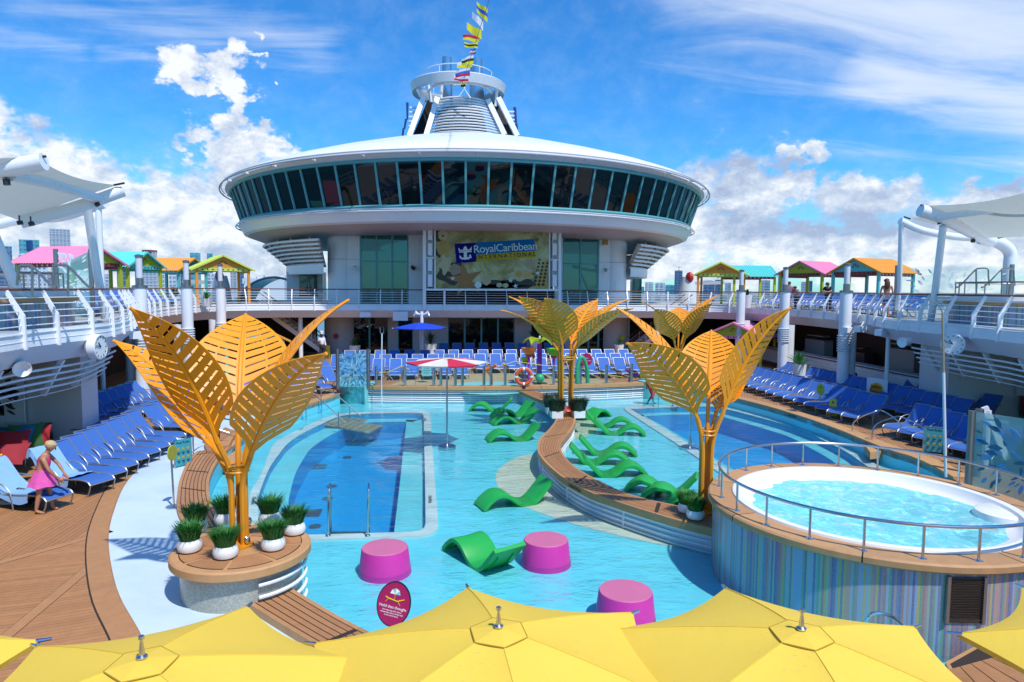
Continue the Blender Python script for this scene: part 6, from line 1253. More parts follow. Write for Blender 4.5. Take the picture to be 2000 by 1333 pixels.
# ------------------------------------------------------------------ leaf sculptures
def leaf(root, cx_, cy_, zb0, az_, r1, ztip, zbase, hw, droop=.0, k=0, base_r=.11, nh=None, rb=.32, nrow=12):
    a = radians(az_); D = Vector((cos(a), sin(a), 0)); S0 = Vector((cx_, cy_, zb0)) + D * base_r; B0 = Vector((cx_, cy_, zbase)) + D * rb; T0 = Vector((cx_, cy_, ztip)) + D * r1
    stem = cr([S0, S0 + Vector((0, 0, (zbase - zb0) * .35)), Vector((cx_, cy_, zb0 + (zbase - zb0) * .72)) + D * (base_r + .02), B0], 5)
    C = B0.lerp(T0, .45) + Vector((0, 0, .22 * (T0 - B0).length + droop)) - D * .10
    bez = lambda t: B0 * (1 - t) ** 2 + C * 2 * t * (1 - t) + T0 * t * t
    der = lambda t: ((C - B0) * (1 - t) + (T0 - C) * t).normalized()
    wd = lambda t: hw * (sin(pi * min(1, max(0, t)) ** .70) ** 1.0 if 0 < t < 1 else 0)
    def pt(t, s, sd_):
        t2 = min(1, t + .20 * s * (1 - t) * 1.0); p = bez(t2); T = der(t2); B = T.cross(Vector((0, 0, 1))).normalized()
        if nh is not None: B = T.cross(Vector(nh)).normalized()
        N = B.cross(T)
        w_ = wd(t2); return p + B * (sd_ * s * w_) + N * (.10 * s * s * w_) * (1 if (N.z > 0 or nh is not None) else -1)
    scol = [0, .09, .50, .54, .90, 1.0]
    tr_ = [0.0, .035]; 
    for i in range(nrow): q = .07 + (i + .0) * .84 / nrow; tr_ += [q, q + .016]
    tr_ += [.95, 1.0]
    root_leaf = None
    for sd_ in (-1, 1):
        mb = MB()
        P = [[pt(t, s, sd_) for s in scol] for t in tr_]; nr = len(tr_); ncol = len(scol)
        vs_ = [p for rw in P for p in rw]; fs = []
        for i in range(nr - 1):
            slot = 2 <= i < nr - 3 and i % 2 == 0
            for j in range(ncol - 1):
                if slot and j in (1, 3): continue
                q = (i * ncol + j, i * ncol + j + 1, (i + 1) * ncol + j + 1, (i + 1) * ncol + j); fs.append(q if sd_ > 0 else q[::-1])
        mb.add(vs_, fs); o = obj('leaf_blade', mb, leafm, root, smooth=0); md = o.modifiers.new('thickness', 'SOLIDIFY'); md.thickness = .010; md.offset = 0
    rib = [bez(t / 14) for t in range(15)]; obj('midrib', MB().tube(rib, [.045 - .018 * t / 14 for t in range(15)], 7), leafm, root); obj('stem', MB().tube(stem, .047, 8), leafstem, root)
def sculpture(cx_, cy_, z0, label, leaves, clampz=None, hw=.62, brs=.11):
    r = thing('leaf_sculpture', label, 'sculpture', (cx_, cy_, z0))
    for k, L in enumerate(leaves): leaf(r, cx_, cy_, z0, *L[:4], L[4] if len(L) > 4 else hw, base_r=brs, nh=L[5] if len(L) > 5 else None)
    for z in clampz or ():
        obj('clamp', MB().tube(circle((cx_, cy_), brs + .055, 16, z)[:-1], .022, 6, closed=True).tube(circle((cx_, cy_), brs + .055, 16, z - .09)[:-1], .022, 6, closed=True), leafstem, r)
    obj('base_plate', MB().lathe([(brs + .12, z0), (brs + .12, z0 + .03), (.001, z0 + .03)], 20, (cx_, cy_, 0)), leafstem, r)
    return r
sculpture(-3.10, 11.33, IT, 'large orange metal leaf sculpture standing on the round planter at left', [(171, 1.98, 4.03, 2.2, .46, (.45, -.35, .8)), (-136, 1.55, 4.60, 2.45, .60, (.35, .85, .25)), (99, 1.9, 4.40, 2.7, .82), (16, 1.82, 4.70, 2.75, .60), (-37, 2.02, 3.95, 2.2, .58, (-.45, .75, .45))], (2.02,))
sculpture(5.15, 25.4, .1, 'orange metal leaf sculpture rising from the bench planter in mid pool', [(178, 2.5, 4.1, 2.6, .50), (152, 2.35, 4.6, 2.8, .55), (-153, 2.2, 4.62, 2.7, .60, (.5, .8, .3)), (-128, 1.75, 4.58, 2.75, .78, (.2, .95, .25)), (44, 2.2, 4.5, 2.8, .66), (17, 2.75, 4.52, 2.7, .5), (-24, 2.5, 4.22, 2.6, .60, (-.4, .6, .7))], (2.35,), brs=.26)
sculpture(5.93, 13.9, .1, 'orange metal leaf sculpture beside the hot tub at the end of the bench', [(156, 2.0, 4.5, 2.5, .44, (.5, -.4, .8)), (-156, 2.3, 3.86, 2.2, .62, (.45, .75, .45)), (-16, 1.62, 4.55, 2.3, .62, (-.5, .8, .3)), (66, 1.75, 3.95, 2.6, .66), (34, 1.45, 3.1, 2.25, .42)], (1.90,))
sculpture(12.2, 32.4, .0, 'smaller-looking orange leaf sculpture at the far right corner of the pool', [(164, 1.8, 4.3, 2.8, .5), (-146, 1.97, 4.0, 2.4, .66, (.5, .8, .3)), (70, 2.0, 4.0, 2.8, .7), (13, 2.2, 4.62, 2.8, .5), (-50, 1.75, 4.3, 2.4, .62, (-.4, .85, .3))], (2.0,))

# ------------------------------------------------------------------ yellow umbrellas close to the camera
def umbrella(c, R, apex, drop, rot, label, m=yellow, nrib=6, scoop=.20, cat='umbrella', pole=True, zdeck=0, mats=None, fin=True, edge=.14, name='umbrella', group=None):
    r = thing(name, label, cat, (c[0], c[1], zdeck), 0, group); N = 10
    for k in range(nrib):
        a0 = rot + 2 * pi * k / nrib; a1 = a0 + 2 * pi / nrib; P = []
        for i in range(N + 1):
            f = i / N; row_ = []
            for j in range(13):
                u = j / 12; Rf = R * f; p0 = Vector((cos(a0), sin(a0), 0)) * Rf; p1 = Vector((cos(a1), sin(a1), 0)) * Rf; p = p0.lerp(p1, u); e = 4 * u * (1 - u); p *= (1 - scoop * .5 * e * f ** 3)
                z = apex - drop * (f ** 1.25) - .035 * e * f * (1.6 - f) - (.0 if f < .96 else 0); p.z = z; row_.append(Vector((c[0], c[1], 0)) + p)
            P.append(row_)
        lower = [q + Vector((0, 0, -.045)) - (q - Vector((c[0], c[1], q.z))).normalized() * .012 for q in P[-1]]; P.append(lower)
        obj('canopy_panel', MB().grid(P), (mats[k % len(mats)] if mats else m), r, smooth=60)
        obj('rib', MB().tube([Vector((c[0] + cos(a0) * R * f, c[1] + sin(a0) * R * f, apex - drop * f ** 1.25 - .03)) for f in (.02, .25, .5, .75, 1.0)], .012, 5), steel, r)
        obj('seam', MB().tube([Vector((c[0] + cos(a0) * R * f, c[1] + sin(a0) * R * f, apex - drop * f ** 1.25 + .001)) for f in [q / 10 for q in range(1, 11)]], .0055, 4), m if not mats else whitegrey, r)
        tp = Vector((c[0] + cos(a0) * R, c[1] + sin(a0) * R, apex - drop)); obj('rib_tip', MB().tube([tp - Vector((cos(a0), sin(a0), 0)) * .03, tp + Vector((cos(a0), sin(a0), -.1)) * .075], [.018, .012], 8), steel, r)
    if fin:
        pr = [Vector((c[0] + cos(rot + 2 * pi * k / nrib) * .21 * R / 1.5, c[1] + sin(rot + 2 * pi * k / nrib) * .21 * R / 1.5, apex - drop * .14 ** 1.25 * 1.0 + .006)) for k in range(nrib)]; mb = MB().add([(c[0], c[1], apex + .012)] + pr, [(0, k + 1, (k + 1) % nrib + 1) for k in range(nrib)]); obj('top_cap', mb, m, r, smooth=0)
        obj('cap_seam', MB().tube(pr, .0045, 4, closed=True), mat('seam_dark', (.42, .26, .02), .8) if 'seam_dark' not in MATS else MATS['seam_dark'], r)
        obj('finial', MB().lathe([(.030, 0), (.034, .012), (.018, .025), (.016, .06), (.010, .10), (.010, .115), (.019, .125), (.017, .142), (.001, .150)], 14, (c[0], c[1], apex + .01)), steel, r)
    if pole: obj('pole', MB().tube([(c[0], c[1], zdeck), (c[0], c[1], apex)], .024, 10), steel, r)
    return r
UR = 1.47
umbrella((.46, 4.45), UR, 2.60, .36, radians(95), 'large yellow umbrella at the bottom centre, its corner pointing up to the pool')
umbrella((2.50, 4.20), UR, 2.60, .36, radians(85), 'large yellow umbrella in front of the hot tub, right of the central one')
umbrella((-1.77, 4.30), UR, 2.60, .36, radians(80), 'large yellow umbrella at lower left in front of the planter island')
c = G(78, 1251, 2.15); umbrella((c.x - 1.33, c.y - .62), UR, 2.51, .36, radians(25), 'yellow umbrella of which only one corner pokes in at the left picture edge')
c = G(1872, 1238, 2.15); umbrella((c.x + 1.27, c.y - .73), UR, 2.51, .36, radians(150), 'yellow umbrella poking in from the right picture edge over the deck step')
# parasols in the pool
c = G(873, 876, -.48); u = umbrella((c.x, c.y), 1.36, 2.58, .13, radians(0), 'red and cream striped umbrella on a steel pole standing in the pool', mats=[crimson, cream], nrib=8, scoop=.10, m=cream, pole=False)
obj('pole', MB().tube([(c.x, c.y, -.45), (c.x, c.y, 2.65)], .032, 12), steel, u); obj('stand', MB().lathe([(.30, -.5), (.30, -.40), (.22, -.36), (.07, -.33), (.05, -.24)], 28, (c.x, c.y, 0)), steel, u)
c = G(1347, 877, -.48); u = thing('umbrella_stand', 'empty steel umbrella pole with round foot in the right half of the pool', 'umbrella stand', c); obj('pole', MB().tube([(c.x, c.y, -.45), (c.x, c.y, 2.2)], .022, 10), steel, u); obj('stand', MB().lathe([(.32, -.5), (.32, -.41), (.22, -.37), (.06, -.35), (.045, -.1)], 28, (c.x, c.y, 0)), steel, u)
umbrella((V(820, 655, 43.4).x, 43.4), 1.75, 2.75, .32, radians(20), 'blue umbrella over the far row of loungers', m=blue, nrib=6, scoop=.12, fin=False)
p = V(820, 640, 43.4); 

# ------------------------------------------------------------------ wave loungers in the water
def wave(c, ang, label, w_=.68, tip=None, flip=False, grp='green wave loungers in the water', zoff=0.0):
    prof = cr([(-1.0, .02), (-.82, .20), (-.58, .33), (-.32, .28), (-.05, .08), (.18, .0), (.38, .06), (.62, .30), (.86, .56)], 5); c = Vector(c); ca, sa = cos(ang), sin(ang); r = thing('wave_lounger', label, 'lounger', c, 0, grp)
    def at(s, y, z): q = Vector((s * ca - y * sa, s * sa + y * ca, z)); q = (tip @ q) if tip else q; return c + q
    n = len(prof); vs_ = []
    for i, p in enumerate(prof):
        a = prof[max(0, i - 1)]; b = prof[min(n - 1, i + 1)]; t = (b - a).normalized(); nx, nz = -t.y, t.x; th = .075
        for (yy, kk) in ((-w_ / 2, 0), (-w_ / 2 + .03, .012), (0, -.004), (w_ / 2 - .03, .012), (w_ / 2, 0)): vs_.append(at(p.x + nx * (th / 2 + kk), yy, p.y + nz * (th / 2 + kk) + zoff))
        for yy in (w_ / 2, -w_ / 2): vs_.append(at(p.x - nx * th / 2, yy, p.y - nz * th / 2 + zoff))
    m_ = 7; fs = [tuple(range(m_)), tuple(range((n - 1) * m_, n * m_))[::-1]]
    for i in range(n - 1):
        for j in range(m_): k = (j + 1) % m_; fs.append((i * m_ + j, (i + 1) * m_ + j, (i + 1) * m_ + k, i * m_ + k))
    obj('shell', MB().add(vs_, fs), green, r, smooth=50)
    for y0 in (-.18, .18):
        ur = MB()
        for i in range(2, n - 3, 1):
            p, q_ = prof[i], prof[i + 1]; ur.add([at(p.x, y0 - .02, p.y - .04 + zoff), at(q_.x, y0 - .02, q_.y - .04 + zoff), at(q_.x, y0 - .02, q_.y - .10 + zoff), at(p.x, y0 - .02, p.y - .10 + zoff)], [(0, 1, 2, 3)])
        obj('underside_rib', ur, green, r)
    return r
WL = [((965, 777, 1035, 790), 'l', 'green wave lounger farthest left by the back wall of the pool'), ((1000, 795, 1055, 797), 'l', 'green wave lounger second from the back wall, left of the bench'), ((1002, 808, 1070, 806), 'l', 'green wave lounger third from the back wall, left of the bench'), ((1005, 832, 1078, 832), 'l', 'green wave lounger fourth on the left, next to where the bench bends'), ((960, 970, 1082, 955), 'l', 'green wave lounger nearest on the left side, its head resting on the curved bench'),
      ((1140, 800, 1185, 806), 'r', 'green wave lounger right of the bench planter, farther one'), ((1150, 814, 1188, 805), 'r', 'green wave lounger right of the bench planter, nearer one'), ((1205, 857, 1125, 850), 'r', 'green wave lounger farther of three right of the bench bend'), ((1190, 878, 1115, 868), 'r', 'green wave lounger in the middle of three right of the bench bend'), ((1210, 903, 1120, 898), 'r', 'green wave lounger nearest of three right of the bench bend')]
WP = [(3.0, 29.8, 8), (3.55, 28.1, 15), (3.5, 26.7, 12), (3.0, 24.0, 8), (2.2, 17.0, 22), (7.0, 26.0, 168), (7.0, 24.6, 165), (5.75, 21.6, 166), (5.2, 20.5, 166), (5.3, 19.1, 174)]
WP[0:5] = [(2.75, 29.9, -12), (3.55, 28.55, 25), (3.42, 27.05, 15), (3.02, 24.0, 8), (2.17, 16.75, 17)]
for (x, y, a), (_, s, lab) in zip(WP, WL): wave((x, y, -.50), radians(a), lab)
a_ = thing
wave((7.0 - .35, 28.7 - .9, -.5), radians(210), 'green wave lounger half hidden behind the planter grasses')
for (px, py, a, lab) in ((1222, 953, -25, 'left dark green wave lounger leaning behind the bench near the hot tub'), (1254, 967, -25, 'middle dark green wave lounger behind the bench near the hot tub'), (1300, 984, -25, 'dark green wave lounger mostly hidden behind the bench grasses')):
    p = G(px, py, -.45); wave((p.x + cos(radians(a)) * 1.0, p.y + sin(radians(a)) * 1.0, -.50), radians(a), lab)
p = G(957, 1098, -.4); wave((p.x - .10, p.y + .22, -.48), radians(-60), 'green wave lounger beside the middle pink stool, its ribbed underside facing the camera', w_=.72)

# pink stools
for (px, py, lab) in ((752, 1109, 'left pink round stool standing in the pool, wet patch on top'), (1066, 1092, 'middle pink round stool beside the ribbed green lounger'), (1221, 1200, 'right pink round stool half hidden by the yellow umbrella')):
    p = G(px, py, -.4); r = thing('pool_stool', lab, 'stool', (p.x, p.y, -.5), 0, 'pink stools in the pool'); q = (p.x, p.y, 0)
    obj('side', MB().lathe([(.50, -.5), (.485, -.40), (.44, -.02), (.432, .0)], 44, q), pinkside, r); obj('top', MB().lathe([(.432, .0), (.425, .008), (.001, .010)], 44, q), pinktop, r); obj('water_ring', MB().lathe([(.487, -.397), (.505, -.396)], 44, q), poolwater, r)

# ------------------------------------------------------------------ grass pots
def grass_mesh(R, H, n, seed, wd=.010, lean=.55, mb=None, c=(0, 0, 0)):
    rr = random.Random(seed); mb = mb or MB()
    for i in range(n):
        a = rr.uniform(0, 2 * pi); d = R * sqrt(rr.random()); b = Vector((c[0] + d * cos(a), c[1] + d * sin(a), c[2])); a2 = a + rr.uniform(-.7, .7); h_ = H * rr.uniform(.6, 1.05); ln = (.12 + lean * d / R) * h_ * rr.uniform(.5, 1.3); o = Vector((cos(a2), sin(a2), 0)); s = Vector((-sin(a2), cos(a2), 0)) * wd * rr.uniform(.7, 1.3)
        p1 = b + o * ln * .35 + Vector((0, 0, h_ * .6)); p2 = b + o * ln * 1.0 + Vector((0, 0, h_ * rr.uniform(.82, 1.0))); mb.add([b - s, b + s, p1 + s * .8, p1 - s * .8, p2], [(0, 1, 2, 3), (3, 2, 4)])
    return mb
POTS = [grass_mesh(.135, .34, 620, 40 + k) for k in range(3)]
pot_meshes = {}
def pot_plant(p, label, rz, k=0, s=1.0, grp='white bowls of green grass'):
    if not pot_meshes:
        pot_meshes['bowl'] = mesh_of('bowl', MB().lathe([(.001, 0), (.12, .0), (.17, .03), (.192, .09), (.180, .155), (.158, .20), (.15, .20), (.15, .17), (.001, .17)], 30), pot)
        for i in range(3): pot_meshes[i] = mesh_of('grass', POTS[i], grassm, smooth=0)
    r = thing('grass_pot', label, 'potted grass', p, rz, grp); r.scale = (s, s, s)
    b = bpy.data.objects.new('bowl', pot_meshes['bowl']); g_o = bpy.data.objects.new('grass', pot_meshes[k % 3]); g_o['kind'] = 'stuff'; g_o.location = (0, 0, .17)
    for o in (b, g_o): col.objects.link(o); o.parent = r
PT = [(371, 1077, 'front left bowl of grass on the round planter'), (441, 1089, 'front middle bowl of grass on the round planter'), (534, 1073, 'front right bowl of grass on the round planter'), (575, 1043, 'rightmost bowl of grass on the round planter'), (527, 1022, 'back right bowl of grass behind the orange stems'), (441, 1022, 'back middle bowl of grass left of the orange stems'), (383, 1038, 'back left bowl of grass on the round planter')]
for i, (x, y, lab) in enumerate(PT): pot_plant(G(x, y, IT + .004), lab, i * 1.3, i, 1.0 if y > 1030 else 1.02)
for i, (x, y, lab) in enumerate(((1358, 1014, 'right bowl of grass on the bench end beside the hot tub'), (1341, 1001, 'left bowl of grass on the bench end, partly behind the other bowl'))): pot_plant(G(x, y, .11), lab, i, i, 1.0)
pl_ = thing('bench_planter', 'white box planter with dark green grass around the mid pool sculpture', 'planter', (5.15, 25.4, .1)); 
for (dx_, dy_, n_) in ((-.42, -.35, 0), (.42, -.35, 1), (-.45, .5, 2)):
    obj('box', MB().box((5.15 + dx_, 25.35 + dy_, .23), (.42, .5, .26)), pot, pl_); obj('grass', grass_mesh(.26, .60, 700, 70 + n_, .013, .4, c=(5.15 + dx_, 25.35 + dy_, .34)), grassd, pl_, kind='stuff', smooth=0)
for i, (dx_, dz_) in enumerate(((-.28, .42), (.02, .28), (.30, .44))): p = Vector((5.15 + dx_, 25.0, .1 + dz_)); tag(obj('spotlight', MB().lathe([(.001, -.1), (.10, -.08), (.13, .05), (.001, .06)], 12).xf(Matrix.Translation(p) @ Matrix.Rotation(.8, 4, 'X')), redm), 'red round spotlight among the bench planter grasses, %s of three' % ('left', 'middle', 'right')[i], 'spotlight')
# big planters
def agave(p, hpot, rpot, lab, n=36, H=.9, m=grassd, z0=0):
    r = thing('potted_plant', lab, 'potted plant', (p[0], p[1], z0)); obj('pot', MB().lathe([(.001, z0), (rpot * .7, z0), (rpot, z0 + hpot), (rpot * .85, z0 + hpot), (.001, z0 + hpot - .05)], 20, (p[0], p[1], 0)), pot, r)
    rr = random.Random(int(p[0] * 10)); mb = MB()
    for i in range(n):
        a = rr.uniform(0, 2 * pi); e = rr.uniform(.25, 1.35); L = H * rr.uniform(.7, 1); o = Vector((cos(a) * cos(e), sin(a) * cos(e), sin(e))); s = Vector((-sin(a), cos(a), 0)) * .045; b = Vector((p[0], p[1], z0 + hpot)); mb.add([b - s * .6, b + s * .6, b + o * L * .5 + s, b + o * L * .5 - s, b + o * L + Vector((0, 0, -L * .12))], [(0, 1, 2, 3), (3, 2, 4)])
    obj('foliage', mb, m, r, kind='stuff', smooth=0); return r
p = V(841, 690, 46.5); agave((p.x, 46.5), 1.15, .42, 'dark spiky plant in a tall tapered white pot by the far wall', 40, 1.15)
p = V(1562, 700, 31.5); agave((p.x, 31.5), 1.3, .33, 'spiky green plant in a tall white pot left of the bar', 40, .95, grassm)
p = V(693, 690, 48.5); agave((p.x, 48.5), .9, .4, 'low leafy plant in a white pot before the left dark doors', 40, .7, grassm)
p = V(1209, 690, 48.5); agave((p.x, 48.5), .9, .36, 'rosette plant in a white pot before the right wall', 30, .65, grassm)
p = V(342, 560, 44.0); agave((p.x, 44), .55, .35, 'dark agave in a white pot on the left upper deck', 36, .85, grassd, DK)
p = V(403, 565, 42.5); agave((p.x, 42.5), .45, .35, 'bushy palm pot behind the left railing near the lime cabana', 30, .7, grassm, DK)
p = V(1459, 565, 43.0); agave((p.x, 43), .85, .36, 'short bushy plant in a white pot on the right upper deck', 30, .6, grassd, DK)
p = V(1045, 640, 49.0); agave((p.x, 49), 1.15, .42, 'dark spiky plant behind the splash toys', 40, 1.3)
# ------------------------------------------------------------------ pool handrails, ladders, steps
def rails(label, paths, r_=.022, name='pool_handrail', cat='handrail', extra=None):
    r = thing(name, label, cat, paths[0][0])
    for p in paths: obj('rail', MB().tube(cr(p, 4) if len(p) > 2 else p, r_, 8), steel, r)
    return r
def up(px, py, z0, z1): b = G(px, py, z0); return b, Vector((b.x, b.y, z1))
def at_xy(px, py, ref): return ZD(px, py, hypot(ref.x, ref.y))
def bent(px_base, px_top, px_mid, px_end, zb, ze, rad=.022):
    b = G(*px_base, zb); t = at_xy(*px_top, b); e = G(*px_end, ze); m = at_xy(*px_mid, b.lerp(e, .28)); return [b, b.lerp(t, .94), t.lerp(m, .08), m, e]
rails('pair of steel handrails descending into the left pool over the wooden steps', [bent((598, 821), (597, 776), (618, 775), (678, 829), -.45, -.45), bent((628, 808), (627, 765), (647, 764), (705, 814), -.45, -.45), [G(661, 836, -.5), G(661, 836, -.5) + Vector((0, 0, .62))], [G(683, 818, -.5), G(683, 818, -.5) + Vector((0, 0, .5))]])
stp = thing('pool_steps', 'submerged weathered wooden steps at the back of the left pool', 'steps', G(690, 830, -.5)); a, b, c, d = G(620, 826, -.46), G(660, 811, -.46), G(760, 826, -.85), G(722, 846, -.85)
wet = wood('wet_wood', (.30, .25, .14), (1, 1, 1))
for k in range(8): f0, f1 = k / 8, (k + .86) / 8; obj('tread', MB().add([a.lerp(d, f0), b.lerp(c, f0), b.lerp(c, f1), a.lerp(d, f1)] + [q - Vector((0, 0, .05)) for q in (a.lerp(d, f0), b.lerp(c, f0), b.lerp(c, f1), a.lerp(d, f1))], [(0, 1, 2, 3), (0, 4, 5, 1), (1, 5, 6, 2), (2, 6, 7, 3), (3, 7, 4, 0)]), wet, stp, smooth=0)
def ladder(label, xs, yb, ytop, dxy=(.0, .38), zb=-.44):
    paths = []
    for x in xs:
        b = G(x, yb, zb); t = at_xy(x + 1, ytop, b); e = Vector((b.x + dxy[0], b.y + dxy[1], zb - .7)); paths.append([b, b.lerp(t, .85), t + Vector((dxy[0], dxy[1], 0)) * .35 + Vector((0, 0, .02)), Vector((e.x, e.y, t.z - .12)), e])
    r = rails(label, paths, .024, 'pool_ladder', 'ladder')
    for k in range(3): obj('rung', MB().box(paths[0][-1].lerp(paths[1][-1], .5) + Vector((0, 0, .62 - k * .28)), ((paths[0][-1] - paths[1][-1]).length, .09, .03), rz=atan2((paths[1][-1] - paths[0][-1]).y, (paths[1][-1] - paths[0][-1]).x)), dsteel, r)
    for x in xs: p = G(x, yb, zb); obj('flange', MB().lathe([(.06, zb), (.05, zb + .015), (.001, zb + .015)], 12, (p.x, p.y, 0)), steel, r)
ladder('steel ladder rails at the near end of the left deep pool', (641, 718), 1046, 958)
ladder('steel ladder rails at the far end of the right deep pool beside the lifeguard', (1276, 1314), 793, 743, (.12, -.3))
rails('steel stair handrails crossing the left bench by the standing man', [bent((378, 892), (377, 849), (402, 833), (455, 848), .0, -.1)[:4] + [at_xy(448, 846, G(470, 885, -.2))], [at_xy(418, 822, G(430, 850, 0)), at_xy(442, 819, G(455, 860, 0)), at_xy(482, 830, G(489, 889, -.3)), at_xy(487, 848, G(489, 889, -.4)), G(490, 889, -.45)]])
rails('steel stair handrails over the right pool rim in front of the loungers', [[G(1666, 868, -.4), at_xy(1667, 826, G(1666, 868, -.4)), at_xy(1706, 805, G(1690, 850, 0)), at_xy(1726, 804, G(1720, 850, 0)), at_xy(1757, 828, G(1760, 860, 0)), G(1757, 858, 0)], [G(1704, 886, -.4), at_xy(1706, 836, G(1704, 886, -.4)), at_xy(1742, 817, G(1730, 860, 0)), at_xy(1764, 816, G(1760, 860, 0)), at_xy(1805, 838, G(1800, 870, 0)), G(1808, 872, 0)]])
for (pts, lab) in (([(1688, 868), (1728, 868), (1735, 880), (1700, 884)], 'small wooden step platform inside the right pool rim'),):
    q = [G(x, y, -.08) for x, y in pts]; tag(obj('wood_step', MB().poly([tuple(p) for p in q], -.30, -.08), teakc, smooth=0), lab, 'step')
q = [G(x, y, .12) for x, y in [(399, 867), (440, 838), (462, 846), (448, 872), (404, 884)]]
r = thing('wood_step', 'wooden entry platform on which the man stands at the left rim', 'step', q[0]); obj('platform', MB().poly([tuple(p) for p in q], .0, .17), teakb, r, smooth=0)
for k in range(4): f0, f1 = k / 4, (k + .92) / 4; obj('plank', MB().ribbon([q[0].lerp(q[4], f0), q[1].lerp(q[2], f0)], [q[0].lerp(q[4], f1), q[1].lerp(q[2], f1)], .17, .178), teak, r, smooth=0)
q = [G(x, y, -.12) for x, y in [(428, 903), (460, 880), (492, 884), (478, 905), (455, 906)]]; tag(obj('wood_step', MB().poly([tuple(p) for p in q], -.34, -.12), teakc, smooth=0), 'low wooden step in the water behind the orange stems', 'step')
# glass fence above the back wall
gf = thing('glass_fence', 'low glass fence with short steel posts along the cap of the pool back wall', 'fence', (3.2, 32.1, .3))
pxs = [736, 785, 845, 868, 893, 905, 948, 965, 992, 1077, 1131, 1184, 1239]; base = offset(cap0, .27); prev = None
for px in pxs:
    best = min(base, key=lambda p: abs(Vector((p.x, p.y, 0)).normalized().dot(Vector((vR.x, vR.y, 0)).normalized()) - Vector((ray(px, 740).x, ray(px, 740).y, 0)).normalized().dot(Vector((vR.x, vR.y, 0)).normalized())))
    obj('post', MB().tube([(best.x, best.y, .31), (best.x, best.y, 1.24)], .07, 10), steel, gf)
    if prev is not None: obj('pane', MB().add([(prev.x, prev.y, .36), (best.x, best.y, .36), (best.x, best.y, 1.12), (prev.x, prev.y, 1.12)], [(0, 1, 2, 3)]), clearglass, gf, smooth=0)
    prev = best
rope_m = mat('rope_yellow', (.70, .55, .08), .7); q = [V(740, 729, 33.5), V(760, 727, 34), V(785, 715, 34), V(800, 722, 34)]; tag(obj('barrier_rope', MB().tube(q, .02, 5), rope_m), 'yellow rope looped over the fence posts left of the striped umbrella', 'rope')
q = [V(948, 726, 33.5), V(975, 716, 33.5), V(1006, 706, 33.5), V(1060, 714, 33.5), V(1120, 716, 33.5), V(1180, 731, 33.5), V(1235, 740, 33.5)]; tag(obj('barrier_rope', MB().tube(q, .018, 5), rope_m), 'long yellow rope strung across the splash zone behind the fence', 'rope')
rails('bent steel handrails at the left end of the splash zone', [[V(737, 752, 33.4), V(738, 732, 33.4), V(748, 721, 33.4), V(770, 745, 34)], [V(786, 748, 34.6), V(789, 716, 34.6), V(810, 733, 34.2), V(811, 752, 34.2)]])
# rescue hook, life ring
p = G(745, 790, -.4); r = thing('rescue_hook', 'tall rescue pole with forked hook clamped to the slatted wall', 'pole', p); tp = at_xy(746, 652, p); obj('pole', MB().tube([p, tp], .028, 8), whitegrey, r)
for s in (-1, 1): obj('prong', MB().tube(cr([tp, tp + Vector((s * .07, 0, .05)), tp + Vector((s * .08, 0, .28))], 3), .014, 5), steel, r)
lr = thing('life_ring', 'orange life ring with white bands hanging on the glass fence', 'life ring', V(1023, 737, 31.75)); c = V(1023, 736, 31.75)
circ = [c + Vector((.36 * cos(a), 0, .36 * sin(a))) for a in [2 * pi * i / 36 for i in range(36)]]; obj('ring', MB().tube(circ, .085, 10, closed=True), mat('life_orange', (.68, .10, .03), .45), lr)
for k in range(4): a = pi / 2 * k; seg = [c + Vector((.36 * cos(a + d_), 0, .36 * sin(a + d_))) for d_ in (-.12, 0, .12)]; obj('band', MB().tube(seg, .092, 10), pot, lr)
obj('grab_line', MB().tube([c + Vector(((.46 + .02 * (i % 2)) * cos(a), -.02, (.46) * sin(a))) for i, a in enumerate([2 * pi * k / 16 for k in range(16)])], .012, 4, closed=True), pot, lr)
p = V(1023, 757, 31.2); tag(obj('rule_plate', MB().box(p, (.16, .02, .16)).box(p + Vector((0, -.012, .0)), (.07, .01, .07)), black), 'small black square plate under the life ring', 'sign')
# splash toys
def toybowl(px, py_top, py_base, w_px, hgt, Y, bm, pm_, lab, pr=.06):
    t = V(px, py_top, Y); b = V(px, py_base, Y); s = (V(px + 1, py_top, Y) - t).length; R = w_px / 2 * s; r = thing('splash_bowl', lab, 'splash toy', (t.x, Y, 0)); h_ = hgt * s
    obj('pole', MB().tube([(t.x, Y, 0), (t.x, Y, t.z - h_)], pr, 10), pm_, r); obj('bowl', MB().lathe([(.05, -h_), (R * .55, -h_ * .85), (R * .85, -h_ * .45), (R, 0), (R * .95, 0), (R * .8, -h_ * .42), (R * .5, -h_ * .78), (.001, -h_ * .85)], 20, (t.x, Y, t.z)), bm, r); obj('hub', MB().lathe([(.14, -h_ - .1), (.18, -h_ + .02), (.001, -h_ + .05)], 10, (t.x, Y, t.z)), crimson, r); return r
toybowl(1033, 680, 752, 30, 14, 34.2, orangeplast, purple, 'orange dumping bowl on a purple pole in the splash zone')
toybowl(1082, 681, 752, 32, 15, 34.0, bowlgreen, purple, 'green dumping bowl on a purple pole just left of the central leaf stems')
toybowl(1026, 699, 752, 18, 9, 35.0, limeplast, purple, 'small lime bowl low on the left of the splash zone', .04)
toybowl(1114, 697, 752, 22, 12, 34.6, limeplast, crimson, 'small lime bowl right of the central leaf stems', .05)
p = V(1054, 672, 34.6); r = thing('splash_flower', 'purple water pole with lime green petal canopy in the splash zone', 'splash toy', (p.x, 34.6, 0)); obj('pole', MB().tube([(p.x, 34.6, 0), (p.x, 34.6, p.z)], .13, 12), purple, r)
